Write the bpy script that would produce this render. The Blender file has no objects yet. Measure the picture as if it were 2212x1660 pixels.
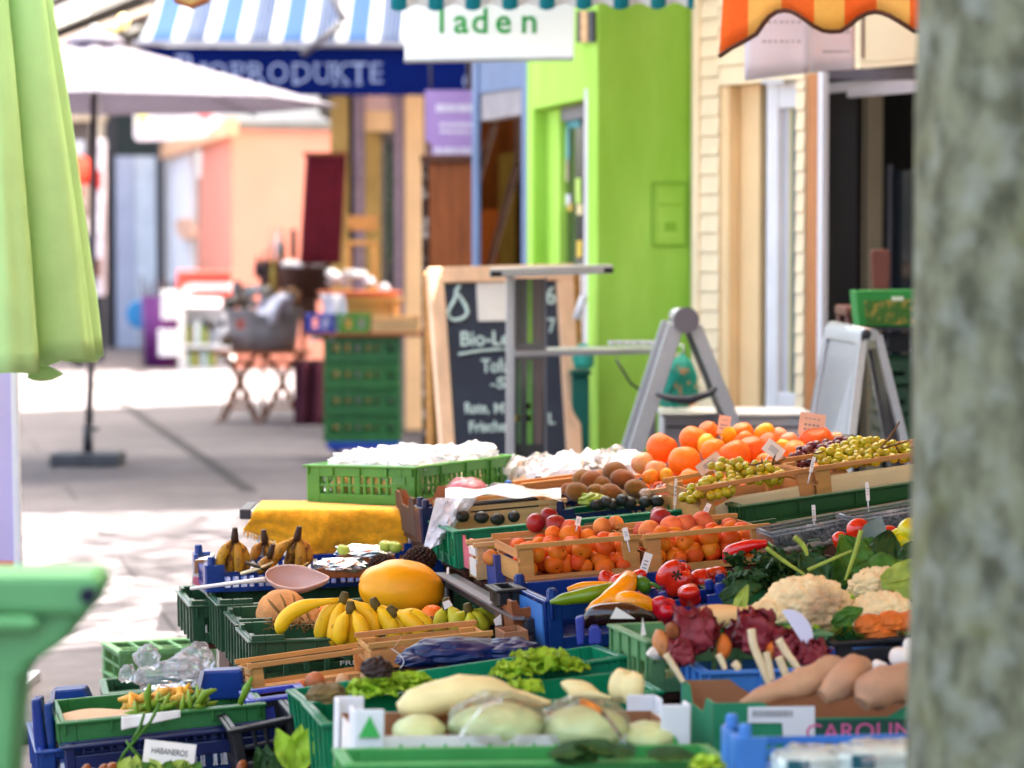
import bpy, math, random
from mathutils import Vector as V, Matrix, noise, Euler
rnd = random.Random(11)
S = bpy.context.scene
COL = S.collection
R = math.radians
# ---------------------------------------------------------------- camera model (pixels of a 2212 x 1660 picture)
FP, CX, CY, CAMZ = 6370.0, 1106.0, 830.0, 1.5
TH = math.atan((830 - 535) / FP)
cT, sT = math.cos(TH), math.sin(TH)

def ray(u, v):
    a, b = (u - CX) / FP, -(v - CY) / FP
    return V((a, cT + sT * b, -sT + cT * b))

def P(u, v, d):
    r = ray(u, v)
    k = d / r.y
    return V((r.x * k, d, CAMZ + r.z * k))

def PZ(u, v, z):
    r = ray(u, v)
    k = (z - CAMZ) / r.z
    return V((r.x * k, r.y * k, z))

def PX(px, d):          # pixels -> metres at distance d
    return px * d / FP

class Plane:            # vertical plane through pt along dr (horizontal); normal faces the camera
    def __init__(s, pt, dr):
        s.o = V((pt[0], pt[1], 0)); s.d = V((dr[0], dr[1], 0)).normalized()
        s.n = V((s.d.y, -s.d.x, 0))
        if s.n.dot(V((0, 1, 0))) > 0: s.n = -s.n
    def at(s, u, v, off=0.0):
        r = ray(u, v)
        o = s.o + s.n * off
        c = V((0, 0, CAMZ))
        k = (o - c).dot(s.n) / r.dot(s.n)
        return c + r * k

def front(d):           # a wall facing the camera squarely
    return Plane((0, d), (1, 0))
# ---------------------------------------------------------------- materials
MATS = {}
def lin(h):
    if not isinstance(h, str): return tuple(h)
    h = h.lstrip('#'); o = []
    for i in (0, 2, 4):
        c = int(h[i:i + 2], 16) / 255
        o.append(c / 12.92 if c <= .04045 else ((c + .055) / 1.055) ** 2.4)
    return tuple(o)

def mul(c, k): return tuple(min(1, x * k) for x in c)

def mat(name, col, rough=.55, var=.15, scale=9., bump=0., bscale=None, metal=0., sss=0., trans=0., alpha=1., spec=.35,
        col2=None, lo=.35, hi=.65, detail=5., rand=0., coat=0., emit=0., translucent=0., stretch=None, stripe=None, ior=1.45, sheen=0., pole=None):
    if name in MATS: return MATS[name]
    m = bpy.data.materials.new(name); m.use_nodes = True
    nt = m.node_tree; nd = nt.nodes; lk = nt.links
    b = nd['Principled BSDF']; out = nd['Material Output']
    c1 = lin(col)
    tc = nd.new('ShaderNodeTexCoord'); co = tc.outputs['Object']
    if stretch:
        mp = nd.new('ShaderNodeMapping'); mp.inputs['Scale'].default_value = stretch
        lk.new(co, mp.inputs['Vector']); co = mp.outputs[0]
    nz = nd.new('ShaderNodeTexNoise'); nz.inputs['Scale'].default_value = scale; nz.inputs['Detail'].default_value = detail
    nz.inputs['Roughness'].default_value = .6
    lk.new(co, nz.inputs['Vector'])
    rp = nd.new('ShaderNodeValToRGB'); lk.new(nz.outputs['Fac'], rp.inputs['Fac'])
    rp.color_ramp.elements[0].position = lo; rp.color_ramp.elements[1].position = hi
    ca = mul(c1, 1 - var); cb = lin(col2) if col2 else mul(c1, 1 + var)
    rp.color_ramp.elements[0].color = (*ca, 1); rp.color_ramp.elements[1].color = (*cb, 1)
    colout = rp.outputs['Color']
    if stripe:          # (period, [(start, colour), ...]) along local x
        sx = nd.new('ShaderNodeSeparateXYZ'); lk.new(tc.outputs['Object'], sx.inputs[0])
        dv = nd.new('ShaderNodeMath'); dv.operation = 'DIVIDE'; dv.inputs[1].default_value = stripe[0]
        lk.new(sx.outputs[0], dv.inputs[0])
        fr = nd.new('ShaderNodeMath'); fr.operation = 'FLOORED_MODULO'; fr.inputs[1].default_value = 1.0
        lk.new(dv.outputs[0], fr.inputs[0])
        r2 = nd.new('ShaderNodeValToRGB'); r2.color_ramp.interpolation = 'CONSTANT'
        e = r2.color_ramp.elements
        while len(e) < len(stripe[1]): e.new(.5)
        for i, (p, c) in enumerate(stripe[1]):
            e[i].position = p; e[i].color = (*lin(c), 1)
        lk.new(fr.outputs[0], r2.inputs['Fac'])
        mx = nd.new('ShaderNodeMixRGB'); mx.blend_type = 'MULTIPLY'; mx.inputs[0].default_value = 1
        lk.new(r2.outputs[0], mx.inputs[1]); lk.new(colout, mx.inputs[2]); colout = mx.outputs[0]
    if pole:            # stalk mark at the fruit's own top: (radius, colour)
        sp = nd.new('ShaderNodeSeparateXYZ'); lk.new(tc.outputs['Object'], sp.inputs[0])
        cb2 = nd.new('ShaderNodeCombineXYZ'); lk.new(sp.outputs[0], cb2.inputs[0]); lk.new(sp.outputs[1], cb2.inputs[1])
        ln = nd.new('ShaderNodeVectorMath'); ln.operation = 'LENGTH'; lk.new(cb2.outputs[0], ln.inputs[0])
        mp2 = nd.new('ShaderNodeMapRange'); mp2.inputs['From Min'].default_value = pole[0] * .6; mp2.inputs['From Max'].default_value = pole[0]; mp2.inputs['To Min'].default_value = 1; mp2.inputs['To Max'].default_value = 0
        lk.new(ln.outputs['Value'], mp2.inputs['Value'])
        gt = nd.new('ShaderNodeMath'); gt.operation = 'GREATER_THAN'; gt.inputs[1].default_value = 0; lk.new(sp.outputs[2], gt.inputs[0])
        ml2 = nd.new('ShaderNodeMath'); ml2.operation = 'MULTIPLY'; lk.new(gt.outputs[0], ml2.inputs[0]); lk.new(mp2.outputs[0], ml2.inputs[1])
        mxp = nd.new('ShaderNodeMixRGB'); lk.new(ml2.outputs[0], mxp.inputs[0]); lk.new(colout, mxp.inputs[1]); mxp.inputs[2].default_value = (*lin(pole[1]), 1); colout = mxp.outputs[0]
    if rand:
        oi = nd.new('ShaderNodeObjectInfo')
        hs = nd.new('ShaderNodeHueSaturation')
        mr = nd.new('ShaderNodeMapRange'); mr.inputs['To Min'].default_value = 1 - rand; mr.inputs['To Max'].default_value = 1 + rand
        lk.new(oi.outputs['Random'], mr.inputs['Value']); lk.new(mr.outputs[0], hs.inputs['Value'])
        mh = nd.new('ShaderNodeMapRange'); mh.inputs['To Min'].default_value = .5 - rand * .12; mh.inputs['To Max'].default_value = .5 + rand * .12
        ml = nd.new('ShaderNodeMath'); ml.operation = 'MULTIPLY'; ml.inputs[1].default_value = 7.31
        fr2 = nd.new('ShaderNodeMath'); fr2.operation = 'FRACT'
        lk.new(oi.outputs['Random'], ml.inputs[0]); lk.new(ml.outputs[0], fr2.inputs[0]); lk.new(fr2.outputs[0], mh.inputs['Value'])
        lk.new(mh.outputs[0], hs.inputs['Hue']); lk.new(colout, hs.inputs['Color']); colout = hs.outputs[0]
    lk.new(colout, b.inputs['Base Color'])
    b.inputs['Roughness'].default_value = rough
    b.inputs['Metallic'].default_value = metal
    b.inputs['Specular IOR Level'].default_value = spec
    b.inputs['IOR'].default_value = ior
    b.inputs['Alpha'].default_value = alpha
    b.inputs['Transmission Weight'].default_value = trans
    b.inputs['Coat Weight'].default_value = coat
    b.inputs['Sheen Weight'].default_value = sheen
    if sss:
        b.inputs['Subsurface Weight'].default_value = sss
        b.inputs['Subsurface Radius'].default_value = (.02, .012, .006)
        b.inputs['Subsurface Scale'].default_value = .3
    if emit:
        lk.new(colout, b.inputs['Emission Color']); b.inputs['Emission Strength'].default_value = emit
    if bump:
        n2 = nd.new('ShaderNodeTexNoise'); n2.inputs['Scale'].default_value = bscale or scale * 6; n2.inputs['Detail'].default_value = 4
        lk.new(co, n2.inputs['Vector'])
        bp = nd.new('ShaderNodeBump'); bp.inputs['Strength'].default_value = min(1, bump); bp.inputs['Distance'].default_value = .004
        lk.new(n2.outputs['Fac'], bp.inputs['Height']); lk.new(bp.outputs[0], b.inputs['Normal'])
    if translucent:
        tl = nd.new('ShaderNodeBsdfTranslucent'); lk.new(colout, tl.inputs['Color'])
        ms = nd.new('ShaderNodeMixShader'); ms.inputs[0].default_value = translucent
        lk.new(b.outputs[0], ms.inputs[1]); lk.new(tl.outputs[0], ms.inputs[2]); lk.new(ms.outputs[0], out.inputs[0])
    MATS[name] = m
    return m
def clear_mat(name, milk=.05, rough=.12, refl=.9, tint='#f4f4f6'):
    """clear plastic film: see-through, mirror-like at glancing angles, slightly milky"""
    m = bpy.data.materials.new(name); m.use_nodes = True; nt = m.node_tree; nd = nt.nodes; lk = nt.links
    nd.remove(nd['Principled BSDF']); out = nd['Material Output']
    tr = nd.new('ShaderNodeBsdfTransparent'); gl = nd.new('ShaderNodeBsdfGlossy'); gl.inputs['Roughness'].default_value = rough
    df = nd.new('ShaderNodeBsdfDiffuse'); df.inputs['Color'].default_value = (*lin(tint), 1)
    fr = nd.new('ShaderNodeFresnel'); fr.inputs['IOR'].default_value = 1.5
    mr = nd.new('ShaderNodeMath'); mr.operation = 'MULTIPLY'; mr.inputs[1].default_value = refl; mr.use_clamp = True; lk.new(fr.outputs[0], mr.inputs[0])
    nz = nd.new('ShaderNodeTexNoise'); nz.inputs['Scale'].default_value = 40; bp = nd.new('ShaderNodeBump'); bp.inputs['Strength'].default_value = .4; bp.inputs['Distance'].default_value = .01
    tc = nd.new('ShaderNodeTexCoord'); lk.new(tc.outputs['Object'], nz.inputs['Vector']); lk.new(nz.outputs['Fac'], bp.inputs['Height']); lk.new(bp.outputs[0], gl.inputs['Normal'])
    m1 = nd.new('ShaderNodeMixShader'); m1.inputs[0].default_value = milk; lk.new(tr.outputs[0], m1.inputs[1]); lk.new(df.outputs[0], m1.inputs[2])
    m2 = nd.new('ShaderNodeMixShader'); lk.new(mr.outputs[0], m2.inputs[0]); lk.new(m1.outputs[0], m2.inputs[1]); lk.new(gl.outputs[0], m2.inputs[2])
    lk.new(m2.outputs[0], out.inputs[0]); MATS[name] = m
    return m
# ---------------------------------------------------------------- mesh builder (world coordinates)
class MB:
    def __init__(s): s.v = []; s.f = []; s.sm = []
    def add(s, vs, fs, smooth=False):
        k = len(s.v); s.v += [V(p) for p in vs]; s.f += [tuple(i + k for i in f) for f in fs]; s.sm += [smooth] * len(fs); return s
    def obox(s, o, ex, ey, ez):
        o = V(o)
        vs = [o, o + ex, o + ex + ey, o + ey, o + ez, o + ex + ez, o + ex + ey + ez, o + ey + ez]
        fs = [(0, 3, 2, 1), (4, 5, 6, 7), (0, 1, 5, 4), (1, 2, 6, 5), (2, 3, 7, 6), (3, 0, 4, 7)]
        if ex.cross(ey).dot(ez) < 0: fs = [f[::-1] for f in fs]
        return s.add(vs, fs)
    def box(s, c, sx, sy, sz, X=None):
        X = X or Matrix.Identity(3)
        ex, ey, ez = X @ V((sx, 0, 0)), X @ V((0, sy, 0)), X @ V((0, 0, sz))
        return s.obox(V(c) - (ex + ey + ez) / 2, ex, ey, ez)
    def bb(s, x0, x1, y0, y1, z0, z1):
        return s.obox((x0, y0, z0), V((x1 - x0, 0, 0)), V((0, y1 - y0, 0)), V((0, 0, z1 - z0)))
    def tube(s, pts, r, n=8, cap=True, flat=1.0, smooth=True):
        pts = [V(p) for p in pts]
        rs = r if isinstance(r, (list, tuple)) else [r] * len(pts)
        vs = []; up = V((0, 0, 1))
        t0 = (pts[1] - pts[0]).normalized()
        if abs(t0.z) > .9: up = V((0, 1, 0))
        a = t0.cross(up).normalized()
        for i, p in enumerate(pts):
            t = (pts[min(i + 1, len(pts) - 1)] - pts[max(i - 1, 0)]).normalized()
            a = (a - t * a.dot(t)).normalized(); b = t.cross(a)
            for j in range(n):
                w = 2 * math.pi * j / n
                vs.append(p + a * (math.cos(w) * rs[i]) + b * (math.sin(w) * rs[i] * flat))
        fs = []
        for i in range(len(pts) - 1):
            for j in range(n):
                k = (j + 1) % n
                fs.append((i * n + j, i * n + k, (i + 1) * n + k, (i + 1) * n + j))
        s.add(vs, fs, smooth)
        if cap:
            k = len(s.v) - len(vs)
            s.f += [tuple(k + j for j in range(n))[::-1], tuple(k + (len(pts) - 1) * n + j for j in range(n))]; s.sm += [False, False]
        return s
    def lathe(s, prof, o, n=24, X=None, smooth=True, sy=1.0):
        X = X or Matrix.Identity(3); o = V(o)
        vs = []
        for (r, z) in prof:
            for j in range(n):
                w = 2 * math.pi * j / n
                vs.append(o + X @ V((r * math.cos(w), r * math.sin(w) * sy, z)))
        fs = []
        for i in range(len(prof) - 1):
            for j in range(n):
                k = (j + 1) % n
                fs.append((i * n + j, i * n + k, (i + 1) * n + k, (i + 1) * n + j))
        if prof[0][0] > 1e-6: fs.append(tuple(range(n))[::-1])
        if prof[-1][0] > 1e-6: fs.append(tuple((len(prof) - 1) * n + j for j in range(n)))
        return s.add(vs, fs, smooth)
    def blob(s, c, rx, ry, rz, n=20, m=12, X=None, fn=None, smooth=True):
        X = X or Matrix.Identity(3); c = V(c)
        vs = []; fs = []
        for i in range(m + 1):
            ph = math.pi * i / m
            for j in range(n):
                w = 2 * math.pi * j / n
                q = V((math.sin(ph) * math.cos(w), math.sin(ph) * math.sin(w), -math.cos(ph)))
                k = fn(q) if fn else 1
                p = V((q.x * rx, q.y * ry, q.z * rz)) * k if not isinstance(k, V) else V((k.x * rx, k.y * ry, k.z * rz))
                vs.append(c + X @ p)
        for i in range(m):
            for j in range(n):
                k = (j + 1) % n
                fs.append((i * n + j, i * n + k, (i + 1) * n + k, (i + 1) * n + j))
        return s.add(vs, fs, smooth)
    def grid(s, fn, nu, nv, smooth=True, th=0):
        vs = [V(fn(i / nu, j / nv)) for i in range(nu + 1) for j in range(nv + 1)]
        fs = [(i * (nv + 1) + j, (i + 1) * (nv + 1) + j, (i + 1) * (nv + 1) + j + 1, i * (nv + 1) + j + 1) for i in range(nu) for j in range(nv)]
        return s.add(vs, fs, smooth)
    def poly(s, pts, ext):     # polygon pts extruded by vector ext
        n = len(pts); pts = [V(p) for p in pts]; ext = V(ext)
        vs = pts + [p + ext for p in pts]
        nrm = V((0, 0, 0))
        for i in range(n): nrm += pts[i].cross(pts[(i + 1) % n])
        fs = [tuple(range(n)), tuple(range(2 * n - 1, n - 1, -1))] + [(i, i + n, (i + 1) % n + n, (i + 1) % n) for i in range(n)]
        if nrm.dot(ext) > 0: fs = [f[::-1] for f in fs]
        return s.add(vs, fs)
    def panel(s, pl, px, off=0., th=.02):      # polygon drawn in picture corners laid on a wall plane, th thick towards the viewer
        return s.poly([pl.at(u, v, off + th) for u, v in px], pl.n * -th)
    def prect(s, pl, u0, v0, u1, v1, off=0., th=.02):
        return s.panel(pl, [(u0, v0), (u1, v0), (u1, v1), (u0, v1)], off, th)

def mesh(name, mb, m, inv=None):
    me = bpy.data.meshes.new(name)
    vs = [inv @ p for p in mb.v] if inv else mb.v
    me.from_pydata([tuple(p) for p in vs], [], mb.f)
    me.polygons.foreach_set('use_smooth', mb.sm)
    if isinstance(m, (list, tuple)):
        for k in m: me.materials.append(k)
    elif m: me.materials.append(m)
    me.update()
    return me

MW = {}
def thing(name, label, cat, loc=(0, 0, 0), X=None, group=None):
    o = bpy.data.objects.new(name, None); COL.objects.link(o)
    Mx = Matrix.Translation(V(loc)) @ (X.to_4x4() if X else Matrix.Identity(4))
    o.matrix_world = Mx; o.empty_display_size = .1
    MW[o.name] = Mx
    o['label'] = label; o['category'] = cat
    if group: o['group'] = group
    return o

def mods(o, bev=0, sub=0, solid=0):
    if solid:
        k = o.modifiers.new('solid', 'SOLIDIFY'); k.thickness = solid; k.offset = 0
    if bev:
        k = o.modifiers.new('bevel', 'BEVEL'); k.width = bev; k.segments = 2; k.limit_method = 'ANGLE'; k.angle_limit = R(40)
    if sub:
        k = o.modifiers.new('sub', 'SUBSURF'); k.levels = sub; k.render_levels = sub

def part(t, name, mb, m, bev=0, sub=0, solid=0, label=None):
    Mx = MW[t.name]
    o = bpy.data.objects.new(name, mesh(name, mb, m, Mx.inverted())); COL.objects.link(o)
    o.parent = t; MW[o.name] = Mx
    mods(o, bev, sub, solid)
    if label: o['label'] = label
    return o

def solo(name, label, cat, mb, m, loc=None, X=None, group=None, bev=0, sub=0, solid=0, kind=None):
    if loc is None:
        n = max(1, len(mb.v)); c = V((0, 0, 0))
        for p in mb.v: c += p
        loc = c / n; loc.z = min(p.z for p in mb.v)
    Mx = Matrix.Translation(V(loc)) @ (X.to_4x4() if X else Matrix.Identity(4))
    o = bpy.data.objects.new(name, mesh(name, mb, m, Mx.inverted())); COL.objects.link(o)
    o.matrix_world = Mx; MW[o.name] = Mx
    mods(o, bev, sub, solid)
    if kind: o['kind'] = kind
    if label: o['label'] = label
    if cat: o['category'] = cat
    if group: o['group'] = group
    return o

def dup(o, name, label, loc, X=None, scale=1., group=None, cat=None):   # one-mesh thing, mesh data shared
    c = o.copy(); COL.objects.link(c); c.name = name
    c.matrix_world = Matrix.Translation(V(loc)) @ (X.to_4x4() if X else Matrix.Identity(4)) @ Matrix.Scale(scale, 4)
    c['label'] = label
    if cat: c['category'] = cat
    if group: c['group'] = group
    return c

def rot(x=0, y=0, z=0): return Euler((R(x), R(y), R(z))).to_matrix()
def rrot(): return Euler((rnd.uniform(0, 6.3), rnd.uniform(0, 6.3), rnd.uniform(0, 6.3))).to_matrix()
def cols(ex, ey, ez): return Matrix((ex, ey, ez)).transposed()

def lettering(t, name, s, o, ex, ez, h, m, width=None, ext=.002, shear=0, off=0., space=1.0, align='CENTER'):
    """raised lettering as a mesh part: o = middle of the line, ex = reading direction, ez = up, h = cap height"""
    cu = bpy.data.curves.new(name, 'FONT'); cu.body = s; cu.align_x = align; cu.align_y = 'CENTER'
    cu.size = h / .73; cu.extrude = ext; cu.shear = shear; cu.offset = off; cu.space_character = space; cu.resolution_u = 4
    tmp = bpy.data.objects.new('tmp', cu); COL.objects.link(tmp)
    dg = bpy.context.evaluated_depsgraph_get()
    me = bpy.data.meshes.new_from_object(tmp.evaluated_get(dg))
    bpy.data.objects.remove(tmp); bpy.data.curves.remove(cu)
    ex = V(ex).normalized(); ez = V(ez); ez = (ez - ex * ez.dot(ex)).normalized(); ey = ez.cross(ex)
    k = 1.0
    if width:
        xs = [p.co.x for p in me.vertices]
        if xs: k = width / (max(xs) - min(xs))
    X = cols(ex, ez, -ey)          # text x -> ex, text y -> ez, text z -> towards the viewer
    inv = MW[t.name].inverted()
    for p in me.vertices:
        q = V((p.co.x * k, p.co.y, p.co.z))
        p.co = inv @ (V(o) + X @ q)
    me.materials.clear(); me.materials.append(m); me.name = name
    ob = bpy.data.objects.new(name, me); COL.objects.link(ob); ob.parent = t; MW[ob.name] = MW[t.name]
    return ob

def strokes(t, name, pl, lines, w, m, off=.004):      # chalk strokes drawn on a plane, picture corners
    mb = MB()
    for ln in lines:
        mb.tube([pl.at(u, v, off) for u, v in ln], w, 6)
    return part(t, name, mb, m)
# ================================================================ materials
def build_mats():
    g = mat
    g('asphalt', '#b5aeb2', .85, .10, 1.3, bump=.15, bscale=60)
    g('crate_green', '#2f6a37', .26, .14, 14, bump=.05, bscale=90, rand=.08)
    g('crate_dark', '#2c4f36', .26, .18, 10, bump=.06, bscale=80, rand=.06)
    g('crate_lime', '#4a8a35', .26, .10, 10, bump=.05, bscale=80)
    g('crate_teal', '#0f7a52', .26, .15, 12, bump=.05, bscale=90, rand=.05)
    g('crate_pale', '#6fa069', .4, .15, 12, translucent=.2)
    g('crate_blue', '#15357a', .26, .2, 12, bump=.05, bscale=90, rand=.08)
    g('crate_navy', '#161f47', .26, .2, 12)
    g('crate_sky', '#3f78bf', .42, .12, 12)
    g('crate_violet', '#39429c', .4, .12, 12)
    g('crate_black', '#1b1a1e', .45, .2, 12)
    g('wood_slat', '#bb8448', .7, .16, 5, bump=.1, bscale=60, stretch=(1, 1, 9), rand=.06)
    g('wood_pale', '#c9a06c', .7, .14, 5, bump=.1, bscale=60, stretch=(1, 1, 9))
    g('wood_brown', '#8a4a22', .5, .3, 3, stretch=(6, 6, .7))
    g('wood_dark', '#54301f', .55, .3, 4, stretch=(5, 5, .8))
    g('carton', '#9a6a48', .85, .1, 6)
    g('carton_dark', '#5d3f2c', .85, .15, 6)
    g('carton_white', '#d9d4cc', .75, .06, 6)
    g('carton_yellow', '#c9bb2a', .6, .08, 6)
    g('carton_pink', '#d8707c', .6, .1, 6)
    g('carton_blue', '#3c4686', .6, .12, 6)
    g('carton_green', '#25805a', .6, .08, 6)
    g('carton_band', '#1f4a3c', .6, .08, 6)
    g('print_green', '#3fa650', .6, .06, 6)
    g('paper', '#ece4da', .8, .04, 10)
    g('paper_peach', '#eac7ab', .8, .06, 10)
    g('ink', '#2b2422', .8, .1, 10)
    g('ink_soft', '#8d8a8c', .8, .1, 10)
    g('ink_pink', '#cf5f8f', .7, .1, 10)
    g('white_plastic', '#dcdcdf', .4, .05, 6)
    g('alu', '#b4b4b4', .38, .07, 30, metal=.75, stretch=(1, 1, 8))
    g('alu_dark', '#6f6c72', .45, .1, 20, metal=.5)
    g('steel_dark', '#3b3a3e', .45, .15, 12, metal=.4)
    g('black', '#141315', .6, .2, 12)
    g('cloth_yellow', '#e09a0c', .95, .18, 40, bump=.7, bscale=260, sheen=.3)
    clear_mat('film', .16, .12, 1.0); clear_mat('film_thin', .03, .08, .6)
    g('film_white', '#f4f2f6', .25, .04, 8, spec=.7, translucent=.35)
    g('foil', '#d8d6da', .2, .08, 10, metal=.85)
    g('pane_dark', '#3a3d3c', .12, .2, 3, spec=.8)
    g('glass_dark', '#20262a', .08, .3, 2, spec=.8)
    # produce
    g('apricot', '#d04e06', .55, .0, 7, bump=.05, bscale=120, sss=.12, col2='#e47a18', lo=.3, hi=.75, rand=.13, pole=(.0035, '#5a2a08'))
    g('peach', '#b03a22', .6, .0, 9, bump=.04, bscale=150, sss=.1, col2='#ea8a48', lo=.35, hi=.62, rand=.12)
    g('nectarine', '#8e1a20', .28, .0, 8, sss=.08, col2='#b8402c', lo=.5, hi=.8, rand=.12, pole=(.005, '#3a2410'))
    g('orange', '#f26a0a', .42, .0, 5, bump=.35, bscale=260, sss=.15, col2='#f5841e', rand=.09, pole=(.0048, '#8a6a1e'))
    g('mango', '#e8a010', .4, .0, 5, bump=.1, bscale=160, sss=.12, col2='#f0b52a', rand=.08)
    g('pink_fruit', '#e3837e', .5, .1, 7, sss=.12, col2='#e8a85e', rand=.08)
    g('kiwi', '#7f4c10', .85, .2, 30, bump=.5, bscale=400, rand=.12, sheen=.3)
    g('avocado', '#23241f', .4, .3, 40, bump=.4, bscale=140)
    g('melon_canary', '#f0a008', .38, .0, 3, bump=.25, bscale=22, sss=.12, col2='#f6b21c', lo=.3, hi=.8, stretch=(1, 1, 3))
    g('cantaloupe', '#c98a4e', .7, .15, 22, bump=.6, bscale=110, sss=.05)
    g('cantaloupe_rib', '#7a5a2a', .8, .2, 20)
    g('banana', '#efbf18', .45, .0, 34, sss=.12, col2='#9a6a1c', lo=.63, hi=.72, rand=.06, bump=.08, bscale=30, detail=3.)
    g('banana_green', '#b5b021', .48, .12, 9, sss=.1, rand=.06)
    g('banana_ripe', '#b98420', .5, .0, 30, sss=.06, col2='#5c3412', lo=.48, hi=.62, rand=.12)
    g('banana_brown', '#38200f', .6, .3, 18)
    g('banana_stem', '#5a4a1c', .7, .3, 20)
    g('grape_green', '#b3a41a', .22, .1, 9, sss=.35, spec=.6, rand=.12)
    g('grape_red', '#5e141a', .25, .2, 9, sss=.2, spec=.6, rand=.14)
    g('stem_brown', '#6b4a22', .8, .2, 20)
    g('stem_pale', '#d9c79a', .7, .15, 14)
    g('pepper_red', '#cf2410', .16, .12, 4, spec=.7, sss=.08, rand=.06)
    g('pepper_yellow', '#f0980a', .2, .08, 4, spec=.65, sss=.1)
    g('pepper_lime', '#d3cc18', .22, .08, 4, spec=.6, sss=.1, rand=.06)
    g('pepper_green', '#6d8a12', .22, .2, 6, spec=.65, sss=.06)
    g('pepper_dark', '#3c6a16', .3, .25, 8)
    g('eggplant', '#2e1712', .14, .25, 4, spec=.8)
    g('tomato', '#cf2a12', .18, .1, 4, spec=.7, sss=.08, pole=(.008, '#3a5a1a'))
    g('leaf_dark', '#2e4f22', .5, .35, 14, bump=.4, bscale=60, translucent=.18)
    g('leaf_mid', '#4d7a26', .5, .35, 22, bump=.3, bscale=50, translucent=.25)
    g('leaf_lime', '#b2d23c', .5, .25, 14, bump=.3, bscale=50, translucent=.35, rand=.06)
    g('leaf_pale', '#a9bc50', .5, .25, 22, translucent=.25, bump=.3, bscale=60)
    g('radicchio', '#7d1220', .35, .3, 9, bump=.25, bscale=40, translucent=.15, col2='#a8424a', lo=.4, hi=.75)
    g('curd', '#efd6a0', .8, .06, 24, bump=.9, bscale=120, sss=.1)
    g('curd_brown', '#efd6a0', .8, .0, 5, bump=.9, bscale=120, col2='#ad7f5c', lo=.5, hi=.68, sss=.05)  # cream curd with browner patches at random
    g('sweet_potato', '#b98a6a', .75, .14, 9, bump=.35, bscale=60, rand=.08)
    g('root_pale', '#e3cfa6', .75, .1, 12, bump=.2)
    g('squash_pale', '#ead89c', .45, .12, 9, sss=.1, bump=.25, bscale=26)
    g('cabbage', '#b9c48a', .5, .16, 7, bump=.4, bscale=26, sss=.08)
    g('onion', '#a8683a', .5, .3, 8, rand=.1)
    g('ginger', '#c99a6e', .8, .2, 20)
    g('garlic', '#e6dccf', .6, .06, 12)
    g('pine_cone', '#3a1f14', .7, .35, 20)
    g('bean_green', '#6f8f1e', .5, .2, 12, rand=.12)
    g('bean_yellow', '#dca63a', .45, .12, 10, rand=.1)
    g('straw', '#9a6a34', .9, .3, 30)
    g('nuts', '#c99c72', .8, .3, 60, bump=.5, bscale=90)
    g('carrot', '#cf6a24', .6, .25, 12, bump=.4, bscale=40)
    g('apple_green', '#a9b84a', .35, .12, 8, sss=.1, pole=(.004, '#4a3a1a'))
    g('scoop', '#c9a79d', .35, .05, 5, sss=.1)
    g('tarp_blue', '#123a7c', .35, .15, 6)
    g('bag_blue', '#071f52', .42, .2, 6, spec=.45)
    g('kraft', '#c9a784', .85, .1, 8)
    g('pink_net', '#d9526c', .4, .3, 16, col2='#e8909c')

# ================================================================ crates
class Crate:
    """top-rim frame found from two picture corners; local x along the front, y to the back, z up, origin at base centre"""
    def __init__(s, A, B, d, yaw, W, H, pitch=0., dz=0.):
        a = P(A[0], A[1], d); db = d
        for _ in range(30):
            b = P(B[0], B[1], db); db = d + math.tan(R(yaw)) * (b.x - a.x)
        s.L = (b - a).length; s.W = W; s.H = H
        s.ex = (b - a).normalized()
        ey = V((-math.sin(R(yaw)), math.cos(R(yaw)), pitch)); ey -= s.ex * ey.dot(s.ex)
        s.ey = ey.normalized(); s.ez = s.ex.cross(s.ey)
        s.X = cols(s.ex, s.ey, s.ez)
        s.loc = a + s.ex * s.L / 2 + s.ey * W / 2 - s.ez * H
    def pt(s, x, y, z):          # x, y in 0..1 across the crate, z metres above its base
        return s.loc + s.ex * ((x - .5) * s.L) + s.ey * ((y - .5) * s.W) + s.ez * z
    def thing(s, name, label, cat='crate', group=None):
        s.t = thing(name, label, cat, s.loc, s.X, group); return s.t
    def box(s, mb, x0, x1, y0, y1, z0, z1):   # metres, from the front-left base corner
        o = s.pt(0, 0, 0)
        return mb.obox(o + s.ex * x0 + s.ey * y0 + s.ez * z0, s.ex * (x1 - x0), s.ey * (y1 - y0), s.ez * (z1 - z0))

def slot_wall(c, mb, side, H, t, post=.035, top=.05, bot=.03, pitch=.03, bar=.012, mid=.5, notch=0., solid=0.):
    L, W = c.L, c.W
    def b(a0, a1, z0, z1, tt=t, inset=0.):
        if side == 'f': c.box(mb, a0, a1, inset, inset + tt, z0, z1)
        elif side == 'b': c.box(mb, a0, a1, W - inset - tt, W - inset, z0, z1)
        elif side == 'l': c.box(mb, inset, inset + tt, a0, a1, z0, z1)
        else: c.box(mb, L - inset - tt, L - inset, a0, a1, z0, z1)
    n = L if side in 'fb' else W
    e = 0 if side in 'fb' else t + .001
    b(e, post, 0, H); b(n - post, n - e, 0, H)
    zt = H - top
    if notch:
        k = post + .25 * (n - 2 * post) * .35
        b(post, k, zt, H); b(n - k, n - post, zt, H); b(k, n - k, zt, H - notch)
    else: b(post, n - post, zt, H)
    b(post, n - post, 0, bot)
    if solid: b(post, n - post, bot, bot + solid, t * .8, t * .1); 
    z0 = bot + solid
    if zt - z0 > .01:
        k = max(2, int((n - 2 * post) / pitch))
        for i in range(1, k):
            x = post + (n - 2 * post) * i / k
            w = bar * (2.2 if i % 5 == 0 else 1)
            b(x - w / 2, x + w / 2, z0, zt, t * .8, t * .1)
        if mid and zt - z0 > .05:
            zm = z0 + (zt - z0) * mid
            b(post, n - post, zm - .004, zm + .004, t * .6, t * .2)

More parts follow.
